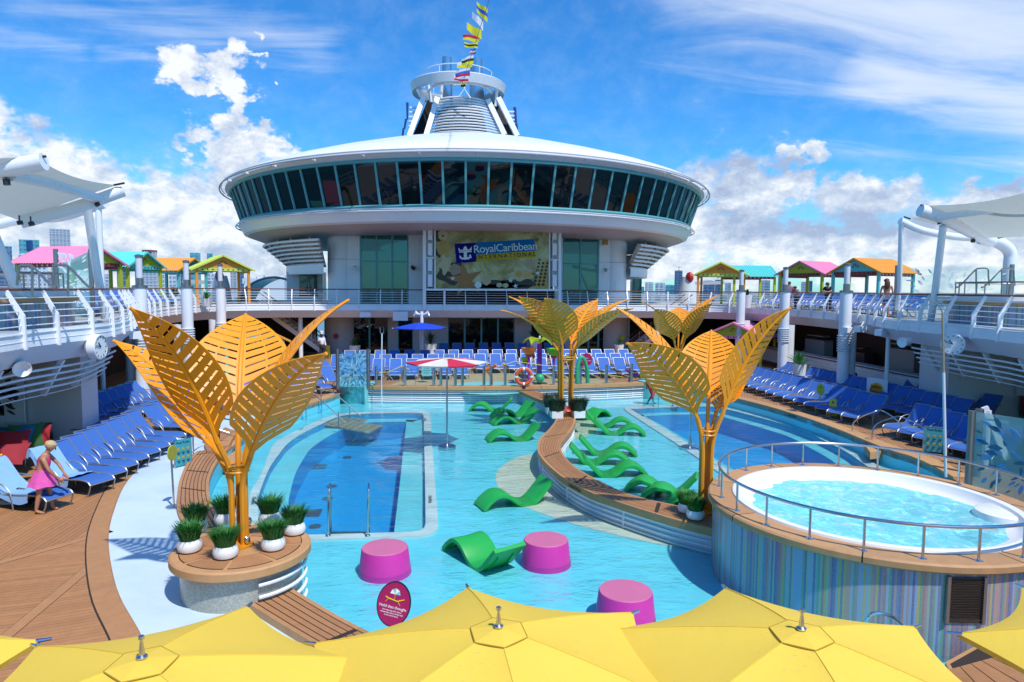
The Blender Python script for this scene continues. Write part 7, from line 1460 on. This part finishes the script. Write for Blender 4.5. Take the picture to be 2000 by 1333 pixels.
for k in range(5):
    a = 2 * pi * k / 5 + .3; D = Vector((cos(a), sin(a), 0)); S = Vector((-sin(a), cos(a), 0)); o_ = Vector((p.x, 34.6, p.z + .05)); obj('petal', MB().grid([[o_ + D * (.08 + .8 * u) + S * (v * .34 * sin(pi * min(1, u * .85 + .12))) + Vector((0, 0, .35 * sin(u * 2.6) - .25 * u + .08 * v * v)) for v in (-1, -.5, 0, .5, 1)] for u in [i / 6 for i in range(7)]]), limeplast, r)
obj('fountain_head', MB().lathe([(.05, 0), (.05, .3), (.001, .32)], 10, (p.x, 34.6, p.z + .1)), pot, r)
obj('side_jet', MB().sphere((p.x, 34.4, .35), .24, 12), greenplast, r)
q = [V(1127, 750, 33.0), V(1127, 725, 33.0), V(1131, 705, 33.0), V(1136, 698, 33.0), V(1142, 706, 33.1), V(1147, 725, 33.2), V(1148, 750, 33.2)]; tag(obj('splash_arch', MB().tube(cr(q, 5), .10, 10), greenplast), 'green arched spray pipe in the splash zone', 'splash toy')
r = thing('spray_pipe', 'orange curved spray pipe right of the striped umbrella', 'splash toy', V(960, 750, 33.2)); obj('pipe', MB().tube(cr([V(960, 754, 33.2), V(959, 735, 33.2), V(952, 722, 33.2)], 5), .08, 8), orangeplast, r); obj('nozzle', MB().tube(cr([V(943, 724, 33.2), V(952, 721, 33.2), V(962, 718, 33.1), V(969, 713, 33.0)], 4), .08, 8), orangeplast, r)
r = thing('spray_pipe', 'purple forked spray pipe low at the right end of the splash zone', 'splash toy', V(1232, 745, 33.5)); obj('pipe', MB().tube([V(1229, 746, 33.5), V(1233, 731, 33.5), V(1246, 731, 33.5)], .07, 8), purple, r); obj('nozzle', MB().tube([V(1234, 732, 33.5), V(1227, 725, 33.4), V(1222, 722, 33.4)], .07, 8), purple, r)
# signs
def oval_sign(c, nrm, rx, rz_, face_m, label, rim_m=black, pole_to=None, texts=(), tilt=0, base=None, draw=None):
    r = thing('notice_sign', label, 'sign', c); Zx = Vector(nrm).normalized(); Xx = Vector((0, 0, 1)).cross(Zx).normalized(); Yx = Zx.cross(Xx)
    if tilt: Xx, Yx = Xx * cos(tilt) + Yx * sin(tilt), Yx * cos(tilt) - Xx * sin(tilt)
    at = lambda u, v, w_=0: c + Xx * u + Yx * v + Zx * w_; N = 36
    for (s, m_, w0, w1, nm) in ((1.0, rim_m, -.015, .006, 'rim'), (.94, face_m, 0, .012, 'face')):
        P = [(s * rx * cos(2 * pi * i / N), s * rz_ * sin(2 * pi * i / N)) for i in range(N)]; obj(nm, MB().add([at(u, v, w0) for u, v in P] + [at(u, v, w1) for u, v in P], [tuple(range(N))[::-1], tuple(range(N, 2 * N))] + [(i, (i + 1) % N, (i + 1) % N + N, i + N) for i in range(N)]), m_, r)
    for (b_, sz_, u, v, m_) in texts: text(b_, sz_, at(u, v, .014), Xx, Yx, m_, r, depth=.002)
    if draw: draw(r, at)
    if pole_to is not None: obj('pole', MB().tube([at(0, -rz_ * .9, -.03), Vector((at(0, 0).x, at(0, 0).y, pole_to))], .022, 8), steel, r); obj('stand', MB().lathe([(.17, pole_to), (.17, pole_to + .035), (.001, pole_to + .045)], 24, (at(0, 0).x, at(0, 0).y, 0)), steel, r)
    return r
def draw_hold(r, at):
    for k in range(4): a0, a1 = pi - pi * k / 4, pi - pi * (k + 1) / 4; obj('printed_parasol', MB().add([at(0, .125, .015), at(.07 * cos(a0), .125 + .075 * sin(a0), .015), at(.07 * cos(a1), .125 + .075 * sin(a1), .015)], [(0, 1, 2)]), ltblue if k % 2 else pot, r, smooth=0)
    obj('printed_chair', MB().tube([at(-.12, .075, .017), at(-.07, .06, .017), at(.04, .045, .017), at(.13, .085, .017)], .007, 4).tube([at(-.08, .06, .017), at(-.11, .01, .017)], .004, 4).tube([at(.05, .05, .017), at(.09, .0, .017)], .004, 4).tube([at(0, .06, .017), at(0, .2, .017)], .003, 4), signy, r)
c = ZD(769, 1180, 8.6); oval_sign(c, (-.25, -.9, .18), .225, .285, magenta, 'tilted magenta oval notice reading Hold that thought, above the yellow umbrellas', texts=(('Hold that thought', .050, 0, -.04, pot), ('No reserving deck chairs.', .025, 0, -.085, pot), ('Unattended items will be held', .025, 0, -.115, pot), ('at the towel stand.', .025, 0, -.145, pot)), tilt=-.16, pole_to=.012, draw=draw_hold)
c = V(980, 702, 30) ; c = V(1145, 703, 34.5); oval_sign(c, (0, -1, 0), .32, .34, magenta, 'round magenta notice sign right of the green spray arch', rim_m=magenta, pole_to=.0, texts=(('Hold that thought', .07, 0, -.05, pot),), draw=lambda r, at: obj('printed_mark', MB().tube([at(-.1, .08, .017), at(.1, .08, .017)], .012, 4), pot, r))
b = G(340, 992, 0); c = at_xy(333, 885, b); oval_sign(Vector((b.x, b.y, c.z)), (.95, -.32, 0), .15, .17, mat('sign_olive', (.35, .32, .03), .5), 'round olive notice on a steel pole seen edge-on on the pale blue floor', rim_m=lime, pole_to=0)
b = G(1601, 800, 0); c = at_xy(1603, 761, b); oval_sign(Vector((b.x, b.y, c.z)), (-.75, -.6, 0), .16, .23, lime, 'lime green oval notice on a pole by the right pool rim', rim_m=lime, pole_to=0, texts=(('XI', .13, 0, .08, black), ('...', .1, 0, -.05, black)))
boardy = mat('print_mustard', (.45, .38, .03), .6)
def board(px_c, py_top, py_bot, dist_ref, nrm, W_, label):
    b = G(px_c, py_bot, 0.0); t = at_xy(px_c, py_top, b); H_ = t.z - .05; r = thing('rules_board', label, 'sign', b); Z_ = Vector(nrm).normalized(); X_ = Vector((0, 0, 1)).cross(Z_); c = Vector((b.x, b.y, .05 + H_ / 2)); at = lambda u, v, w_=0: c + X_ * u + Vector((0, 0, v)) + Z_ * w_
    fm = mat('board_teal', (.05, .34, .40), .45) if 'board_teal' not in MATS else MATS['board_teal']
    obj('panel', MB().add([at(-W_ / 2, -H_ / 2, .01), at(W_ / 2, -H_ / 2, .01), at(W_ / 2, H_ / 2, .01), at(-W_ / 2, H_ / 2, .01)], [(0, 1, 2, 3)]), fm, r, smooth=0); obj('back', MB().add([at(-W_ / 2, -H_ / 2, -.01), at(W_ / 2, -H_ / 2, -.01), at(W_ / 2, H_ / 2, -.01), at(-W_ / 2, H_ / 2, -.01)], [(3, 2, 1, 0)]), dsteel, r, smooth=0)
    obj('frame', MB().tube([at(-W_ / 2, -H_ / 2 - .05), at(-W_ / 2, H_ / 2), at(W_ / 2, H_ / 2), at(W_ / 2, -H_ / 2 - .05)], .02, 6), steel, r)
    text('Pool Rules', .09, at(0, H_ * .38, .014), X_, (0, 0, 1), black, r, depth=.002)
    for i in range(3):
        for j in range(2): cc_ = at((i - 1) * W_ * .28, H_ * (.14 - j * .32), .016); obj('pictogram', MB().add([cc_ + X_ * .04 * cos(a) + Vector((0, 0, .04 * sin(a))) for a in [2 * pi * k / 14 for k in range(14)]], [tuple(range(14))]), boardy, r, smooth=0); obj('printed_line', MB().box(at((i - 1) * W_ * .28, H_ * (.14 - j * .32) - .095, .014), (.07, .07, .008)), black, r, smooth=0)
    return r
board(358, 858, 912, 0, (.80, -.60, 0), .50, 'teal pool rules board in a steel frame beside the left bench')
board(1823, 834, 886, 0, (-.60, -.80, 0), .55, 'teal pool rules board with yellow pictograms on the right rim')
p0_, p1_ = V(824, 700, 35.5), V(842, 735, 35.5); r = thing('splash_rules_board', 'turquoise rules board behind the striped umbrella in the splash zone', 'sign', p1_); obj('panel', MB().box(((p0_.x + p1_.x) / 2, 35.5, (p0_.z + p1_.z) / 2), (p1_.x - p0_.x, .04, p0_.z - p1_.z)), ltblue, r, smooth=0)
for k in range(6): obj('printed_line', MB().box(((p0_.x + p1_.x) / 2, 35.475, p0_.z - .15 - k * .12), ((p1_.x - p0_.x) * (.8 - .2 * (k % 2)), .01, .03)), teal_f, r, smooth=0)
def wetsign(px, py, lab, hh=.62, rot=0):
    p = G(px, py, .0); r = thing('wet_floor_sign', lab, 'floor sign', p)
    for s in (-1, 1):
        M = Matrix.Translation(p) @ Matrix.Rotation(rot, 4, 'Z') @ Matrix.Translation((0, s * .13, 0)) @ Matrix.Rotation(s * .2, 4, 'X'); obj('panel', MB().add([(-.17, 0, 0), (.17, 0, 0), (.11, 0, hh), (-.11, 0, hh), (-.17, .02, 0), (.17, .02, 0), (.11, .02, hh), (-.11, .02, hh)], [(0, 1, 2, 3), (7, 6, 5, 4), (0, 4, 5, 1), (2, 6, 7, 3), (0, 3, 7, 4), (1, 5, 6, 2)]).xf(M), signy, r, smooth=0)
        if s < 0:
            for k in range(5): obj('printed_line', MB().box((0, -.008, .08 + k * .07), (.20 - .015 * k, .006, .022)).xf(M), black, r, smooth=0)
            obj('warning_mark', MB().add([(-.05, -.008, hh - .17), (.05, -.008, hh - .17), (0, -.008, hh - .07)], [(0, 1, 2)]).xf(M), black, r, smooth=0)
wetsign(1626, 812, 'yellow wet floor sign standing on the right pool rim', .68, -.5); wetsign(1255, 748, 'yellow wet floor sign behind the lifeguard', .68, 0); wetsign(641, 700, 'yellow caution sign beside the man in white', .9, 0)
p = G(1890, 948, 0); tag(obj('yellow_bollard', MB().lathe([(.05, 0), (.05, .86), (.03, .92), (.001, .93)], 12, (p.x, p.y, 0)), signy), 'yellow round-topped post beside the right glass screen', 'post')
p = G(1847, 932, 0); r = thing('shower_pole', 'tall slim grey and brown shower mast with curved top on the right rim', 'mast', p); t1_ = at_xy(1843, 728, p); t2_ = at_xy(1841, 612, p); arc = [t2_, at_xy(1834, 598, p), at_xy(1822, 588, p), at_xy(1800, 585, p), at_xy(1779, 594, p), at_xy(1771, 602, p)]
obj('lower_tube', MB().tube([p, t1_], .038, 10), whitegrey, r); obj('upper_tube', MB().tube([t1_, t2_], .028, 8), mat('tan_tube', (.33, .25, .15), .4), r); obj('arch', MB().tube(cr(arc, 4), .016, 6), dsteel, r)
# pool lift beside the screen at right
p = Vector((14.7, 17.2, 0)); r = thing('pool_lift', 'white pool lift with steel arm behind the right glass screen', 'lift', p); b0_ = at_xy(1925, 868, Vector((14.9, 17.4, 0))); obj('mast', MB().tube([(b0_.x, b0_.y, 0), (b0_.x, b0_.y, b0_.z + .95)], .10, 10), whitegrey, r); obj('arm', MB().beam((b0_.x - .1, b0_.y, b0_.z + 1.05), (b0_.x + .5, b0_.y - .2, .3), .10, .16), white, r)
q = [at_xy(1909, 817, Vector((14.6, 17, 0))), at_xy(1970, 825, Vector((14.9, 16.6, 0)))]; obj('spreader_bar', MB().tube(q, .03, 8), steel, r)
p = G(1906, 930, 0); tag(obj('steel_post', MB().tube([(p.x, p.y, 0), (p.x, p.y, at_xy(1900, 798, p).z)], .10, 14), dsteel), 'thick dark steel post at the left edge of the right glass screen', 'post')
# painted depth figures on the pool lips
for (body, px, py, d0, d1, s) in (('1.60m/5ft3in', 840, 975, (841, 950), (841, 1000), .13), ('1.60m/5ft3in', 830, 820, (830, 812), (830, 830), .13), ('1.60m/5ft3in', 495, 978, (497, 962), (490, 1000), .13), ('1.20m/4ft', 588, 838, (568, 849), (610, 828), .12), ('1.20m/4ft', 1268, 816, (1250, 808), (1286, 828), .12)):
    c = G(px, py, -.447); a = G(*d0, -.447); b = G(*d1, -.447); d = (b - a); d.z = 0; d.normalize(); tag(text(body, s, c, d, (-d.y, d.x, 0), black, name='depth_marking', depth=.001), 'black depth marking %s' % {840: 'along the right side of the left pool', 830: 'near the far corner of the left pool', 495: 'on the near left curve of the left pool', 588: 'on the far left curve of the left pool', 1268: 'at the far corner of the right pool'}[px], 'marking')
p = G(105, 1035, .008); 
for k in range(9): pass

# ------------------------------------------------------------------ people
def skin_body(name, chains, m, parent, sub=2):
    """one continuous skinned figure; chains = list of (points, radii), the first point of a later chain may equal an existing point"""
    vs_, es, rs, idx = [], [], [], {}
    for pts, rad in chains:
        prev = None
        for p, r_ in zip(pts, rad):
            k = tuple(round(c, 4) for c in p)
            if k not in idx: idx[k] = len(vs_); vs_.append(p); rs.append(r_)
            i = idx[k]
            if prev is not None and prev != i: es.append((prev, i))
            prev = i
    me = bpy.data.meshes.new(name); me.from_pydata(vs_, es, []); o = bpy.data.objects.new(name, me); col.objects.link(o)
    md = o.modifiers.new('skin', 'SKIN'); 
    if not me.skin_vertices: 
        bm_ = __import__('bmesh').new(); bm_.from_mesh(me); bm_.verts.layers.skin.verify(); bm_.to_mesh(me); bm_.free()
    for i, r_ in enumerate(rs):
        sv = me.skin_vertices[0].data[i]; sv.radius = (r_, r_) if not isinstance(r_, tuple) else r_; sv.use_root = (i == 0)
    s2 = o.modifiers.new('sub', 'SUBSURF'); s2.levels = sub; s2.render_levels = sub
    bpy.context.view_layer.update(); nm = bpy.data.meshes.new_from_object(o.evaluated_get(bpy.context.evaluated_depsgraph_get())); bpy.data.objects.remove(o)
    nm.materials.clear(); nm.materials.append(m); nm.shade_smooth(); o = bpy.data.objects.new(name, nm); col.objects.link(o); o.parent = parent; return o
def fingers(wr, tip_dir, palm_n, s=1.0):
    d = Vector(tip_dir).normalized(); n_ = Vector(palm_n).normalized(); sd_ = d.cross(n_).normalized(); palm = Vector(wr) + d * .075 * s; out = [([tuple(wr), tuple(palm)], [.026 * s, (.036 * s)])]
    for k, L in zip((-1.5, -.5, .5, 1.5), (.060, .072, .068, .052)): a = palm + sd_ * k * .018 * s; out.append(([tuple(palm), tuple(a + d * .03 * s), tuple(a + d * (.03 + L * .5) * s - n_ * .006), tuple(a + d * (.03 + L) * s - n_ * .022 * s)], [.036 * s, .010 * s, .009 * s, .007 * s]))
    t = Vector(wr) + d * .03 * s; out.append(([tuple(palm), tuple(t - sd_ * .045 * s), tuple(t - sd_ * .062 * s + d * .045 * s)], [.036 * s, .011 * s, .008 * s])); return out
def person(label, loc, rz, pose, skinm, hairm, parts, scale=1.0):
    r = thing('person', label, 'person', loc, rz); r.scale = (scale,) * 3; J = pose; ch = []
    hip, chest, neck, head = J['hip'], J['chest'], J['neck'], J['head']
    mid = lerp(hip, chest, .5)
    ch.append(([hip, tuple(mid), chest, neck, tuple(lerp(neck, head, .55)), head], [.125, .105, .135, .055, .055, .088]))
    hd = Vector(head); up_ = (hd - Vector(neck)).normalized(); ch.append(([head, tuple(hd + up_ * .085)], [.088, .070]))
    for s in ('L', 'R'):
        sh, el_, wr = J['sh' + s], J['el' + s], J['wr' + s]; ch.append(([chest, sh, tuple(lerp(sh, el_, .5)), el_, tuple(lerp(el_, wr, .4)), wr], [.12, .055, .045, .036, .036, .024]))
        d = (Vector(wr) - Vector(el_)).normalized(); ch += fingers(wr, d, J.get('palm' + s, (0, 1, 0)))
        hj, kn, an, to = J['hj' + s], J['kn' + s], J['an' + s], J['to' + s]; ch.append(([hip, hj, tuple(lerp(hj, kn, .5)), kn, tuple(lerp(kn, an, .35)), an], [.125, .088, .075, .052, .052, .034])); 
        heel = Vector(an) + (Vector(an) - Vector(to)).normalized() * .03; ch.append(([an, tuple(lerp(an, to, .5) + Vector((0, 0, -.01))), to], [.034, .034, .022]))
    skin_body('body', ch, skinm, r)
    f = Vector(J['face']).normalized(); side = f.cross(up_).normalized(); upn = side.cross(f)
    hm_ = MB().sphere((0, 0, 0), 1, 22); hm_.v = [tuple(Vector(v) * (1 + .16 * noise.noise(Vector(v) * 3.1 + Vector(head)) + .09 * noise.noise(Vector(v) * 8.0))) for v in hm_.v]
    obj('hair', hm_.xf(Matrix.Translation(hd + upn * .045 - f * .022) @ Matrix((side, f, upn)).transposed().to_4x4() @ Matrix.Diagonal((.105, .112, .098, 1))), hairm, r, local=True)
    fc_ = lambda u, v, w_: hd + side * u + upn * v + f * w_
    obj('nose', MB().tube([fc_(0, .02, .085), fc_(0, -.018, .108)], [.008, .014], 6), skinm, r, local=True)
    for s in (-1, 1): obj('eye', MB().sphere(fc_(s * .032, .018, .082), .011, 8), black, r, local=True); obj('ear', MB().sphere(fc_(s * .092, 0, 0), .022, 8, (.5, 1, 1.3)), skinm, r, local=True)
    obj('mouth', MB().tube([fc_(-.022, -.045, .084), fc_(.022, -.045, .084)], .006, 5), crimson, r, local=True)
    for (nm, kind, data, m_) in parts:
        if kind == 'skin': skin_body(nm, data, m_, r)
        else: obj(nm, data, m_, r, local=True)
    return r
def loftprof(secs, n=20):      # rings: (centre, rx, ry)
    mb = MB(); mb.grid([[Vector(c) + Vector((rx * cos(2 * pi * i / n), ry * sin(2 * pi * i / n), dz_ if False else 0)) for i in range(n + 1)] for c, rx, ry in secs]); return mb
# woman bending over the towel lounger; local frame: x to the right of the picture, y away
wl = G(85, 1001, 0)
J = dict(hip=(0, 0, .80), chest=(.05, .03, 1.12), neck=(.10, .04, 1.26), head=(.17, .05, 1.37), face=(.75, .25, -.45), shL=(.07, .19, 1.19), shR=(.09, -.15, 1.17), elL=(.24, .20, .98), wrL=(.36, .14, .80), elR=(.20, -.19, .93), wrR=(.33, -.10, .74),
         hjL=(.01, .09, .74), hjR=(-.01, -.09, .74), knL=(.09, .10, .43), anL=(.13, .12, .07), toL=(.24, .10, .03), knR=(-.03, -.10, .42), anR=(-.09, -.12, .07), toR=(.08, -.16, .03))
sk = MB(); N = 40; P = []
for i in range(9):
    f_ = i / 8; z = .93 - .36 * f_; P.append([Vector((.02 - .03 * f_ + (.135 + .13 * f_ + .018 * f_ * sin(7 * a)) * cos(a), (.125 + .10 * f_ + .018 * f_ * sin(7 * a + 1)) * sin(a), z + (.015 * sin(5 * a) * f_) + .03 * (f_ > .5) * 0)) for a in [2 * pi * k / N for k in range(N + 1)]])
sk.grid(P)
person('woman with short blond hair in pink top and ruffled skirt bending over a lounger', wl, radians(8), J, skin, hair,
       [('tank_top', 'skin', [([(0.005, 0, .86), (.025, .015, .97), (.048, .028, 1.10), (.066, .032, 1.17)], [.133, .122, .146, .128]), ([(.066, .032, 1.17), (.07, .11, 1.20)], [.128, .05]), ([(.066, .032, 1.17), (.085, -.07, 1.19)], [.128, .05])], topm), ('skirt', 'mesh', sk, skirtm),
        ('held_purse', 'mesh', MB().sphere((.36, -.04, .70), .06, 8, (1.3, 1, .7)), mat('purse_print', (.60, .12, .06), .4, var=.6, vs_=30))], 1.03)
stand = lambda **k: {**dict(hip=(0, 0, .93), chest=(0, 0, 1.28), neck=(0, 0, 1.47), head=(0, .01, 1.60), face=(0, -1, 0), shL=(.18, 0, 1.40), shR=(-.18, 0, 1.40), elL=(.24, .02, 1.12), wrL=(.24, -.06, .88), elR=(-.24, .02, 1.12), wrR=(-.24, -.06, .88), hjL=(.09, 0, .86), hjR=(-.09, 0, .86), knL=(.10, -.02, .48), anL=(.10, .01, .07), toL=(.12, -.15, .03), knR=(-.10, -.02, .48), anR=(-.10, .01, .07), toR=(-.12, -.15, .03)), **k}
def shirt(J, r=.165, low=.88): 
    c = J['chest']; h = J['hip']; return [([tuple(lerp(h, c, (low - .86))), tuple(lerp(h, c, .5)), tuple(c), tuple(lerp(c, J['neck'], .55))], [.155, .145, r, .10])] + [([tuple(c), tuple(J['sh' + s]), tuple(lerp(J['sh' + s], J['el' + s], .75))], [r, .075, .062]) for s in 'LR']
def trousers(J, f=1.0, r=.09):
    out = [([J['hip'], J['hj' + 'L']], [.155, .11]), ([J['hip'], J['hj' + 'R']], [.155, .11])]
    for s in 'LR': k = lerp(J['kn' + s], J['an' + s], f) if f > 0 else lerp(J['hj' + s], J['kn' + s], 1 + f); pts = [J['hj' + s], J['kn' + s], tuple(k)] if f > 0 else [J['hj' + s], tuple(lerp(J['hj' + s], k, .5)), tuple(k)]; out.append(([tuple(p) for p in pts], [.11, .085, .075]))
    return out
q = G(422, 861, .17); J = stand(); person('man in red shorts standing on the left pool step behind the orange leaves', q, radians(-25), J, skind, hairb, [('shirt', 'skin', shirt(J), redcloth), ('shorts', 'skin', trousers(J, -.35), redcloth)], 1.0)
q = Vector((V(629, 700, 47.5).x, 47.5, 0)); J = stand(face=(1, 0, 0)); hat = MB().lathe([(.105, 0), (.10, .03), (.115, .16), (.09, .2), (.001, .21)], 18).xf(Matrix.Translation((0, .0, 1.68)))
person('man in white chef jacket and tall white hat by the left staircase', q, radians(40), J, skind, hairb, [('jacket', 'skin', shirt(J, .18), whitecloth), ('sleeves', 'skin', [([J['shL'], J['elL'], J['wrL']], [.08, .065, .05]), ([J['shR'], J['elR'], J['wrR']], [.08, .065, .05])], whitecloth), ('trousers', 'skin', trousers(J), blackcloth), ('chef_hat', 'mesh', hat, whitecloth)], 1.05)
q = G(1271, 790, -.48); J = stand(hip=(0, 0, .90), chest=(-.03, 0, 1.24), neck=(0, 0, 1.43), head=(.04, 0, 1.56), face=(1, -.2, 0), wrL=(.30, -.02, .95), knL=(.10, -.05, .48), anL=(-.16, .02, .08), toL=(-.26, -.05, .04), anR=(.12, .0, .08), toR=(.26, -.02, .04), knR=(.07, -.02, .48))
tube_ = MB().tube([(.2, -.15, 1.0), (.5, -.18, .86), (.85, -.2, .68)], [.06, .085, .07], 10)
person('lifeguard in white shirt and red trousers wading at the back of the right pool', q, radians(0), J, skind, hairb, [('shirt', 'skin', shirt(J), whitecloth), ('trousers', 'skin', trousers(J, .45), redcloth), ('rescue_tube', 'mesh', tube_, redcloth), ('cap', 'mesh', MB().sphere((.04, 0, 1.64), .115, 12, (1, 1, .75)), redcloth)], 1.0)
# people at the right upper railing
lean = dict(chest=(0, -.10, 1.24), neck=(0, -.20, 1.38), head=(0, -.27, 1.47), shL=(.18, -.12, 1.32), shR=(-.18, -.12, 1.32), elL=(.22, -.33, 1.12), wrL=(.08, -.5, 1.10), elR=(-.22, -.33, 1.12), wrR=(-.08, -.5, 1.10))
def updeck(px, py, X, label, J, sm, hm, parts, rz, s=1.0): p = VX(px, py, X); person(label, Vector((X, p.y, DK)), rz, J, sm, hm, parts, s)
J = stand(face=(-.6, -.8, 0)); updeck(1540, 590, 22.1, 'woman with long dark hair in patterned top standing at the right upper railing', J, skin, hairb, [('top', 'skin', shirt(J, .15), mat('patterned_cloth', (.35, .12, .16), .8, var=.8, vs_=25)), ('skirt', 'skin', trousers(J, -.3), mat('denim', (.08, .10, .2), .8)), ('long_hair', 'mesh', MB().sphere((0, .07, 1.50), .10, 10, (1, .6, 2.0)), hairb)], radians(-20))
J = stand(**lean); updeck(1556, 592, 22.2, 'dark-haired person in grey leaning low over the right upper railing', J, skin, hairb, [('shirt', 'skin', shirt(J, .16), mat('grey_cloth', (.2, .2, .22), .8)), ('trousers', 'skin', trousers(J), blackcloth)], radians(-60), .9)
J = stand(**lean); updeck(1618, 588, 22.0, 'man in black T-shirt leaning on the right upper railing', J, skin, hairb, [('shirt', 'skin', shirt(J, .18), blackcloth), ('trousers', 'skin', trousers(J), blackcloth)], radians(-50), 1.02)
J = stand(face=(-1, 0, 0)); updeck(1731, 590, 20.3, 'woman with long brown hair and bare back beside the right glass wind screen', J, skin, mat('brown_hair', (.10, .03, .012), .6), [('bikini_top', 'skin', [([(0, 0, 1.2), (0, 0, 1.3)], [.15, .152])], mat('bikini_print', (.4, .1, .1), .8, var=.7, vs_=30)), ('shorts', 'skin', trousers(J, -.4), mat('shorts_blue', (.05, .1, .3), .8)), ('long_hair', 'mesh', MB().sphere((0, .08, 1.46), .12, 10, (1, .6, 2.1)), MATS['brown_hair'])], radians(150))
for o in list(protos.values()):
    if o['label'] == 'x':
        for ch in list(o.children): bpy.data.objects.remove(ch)
        bpy.data.objects.remove(o)
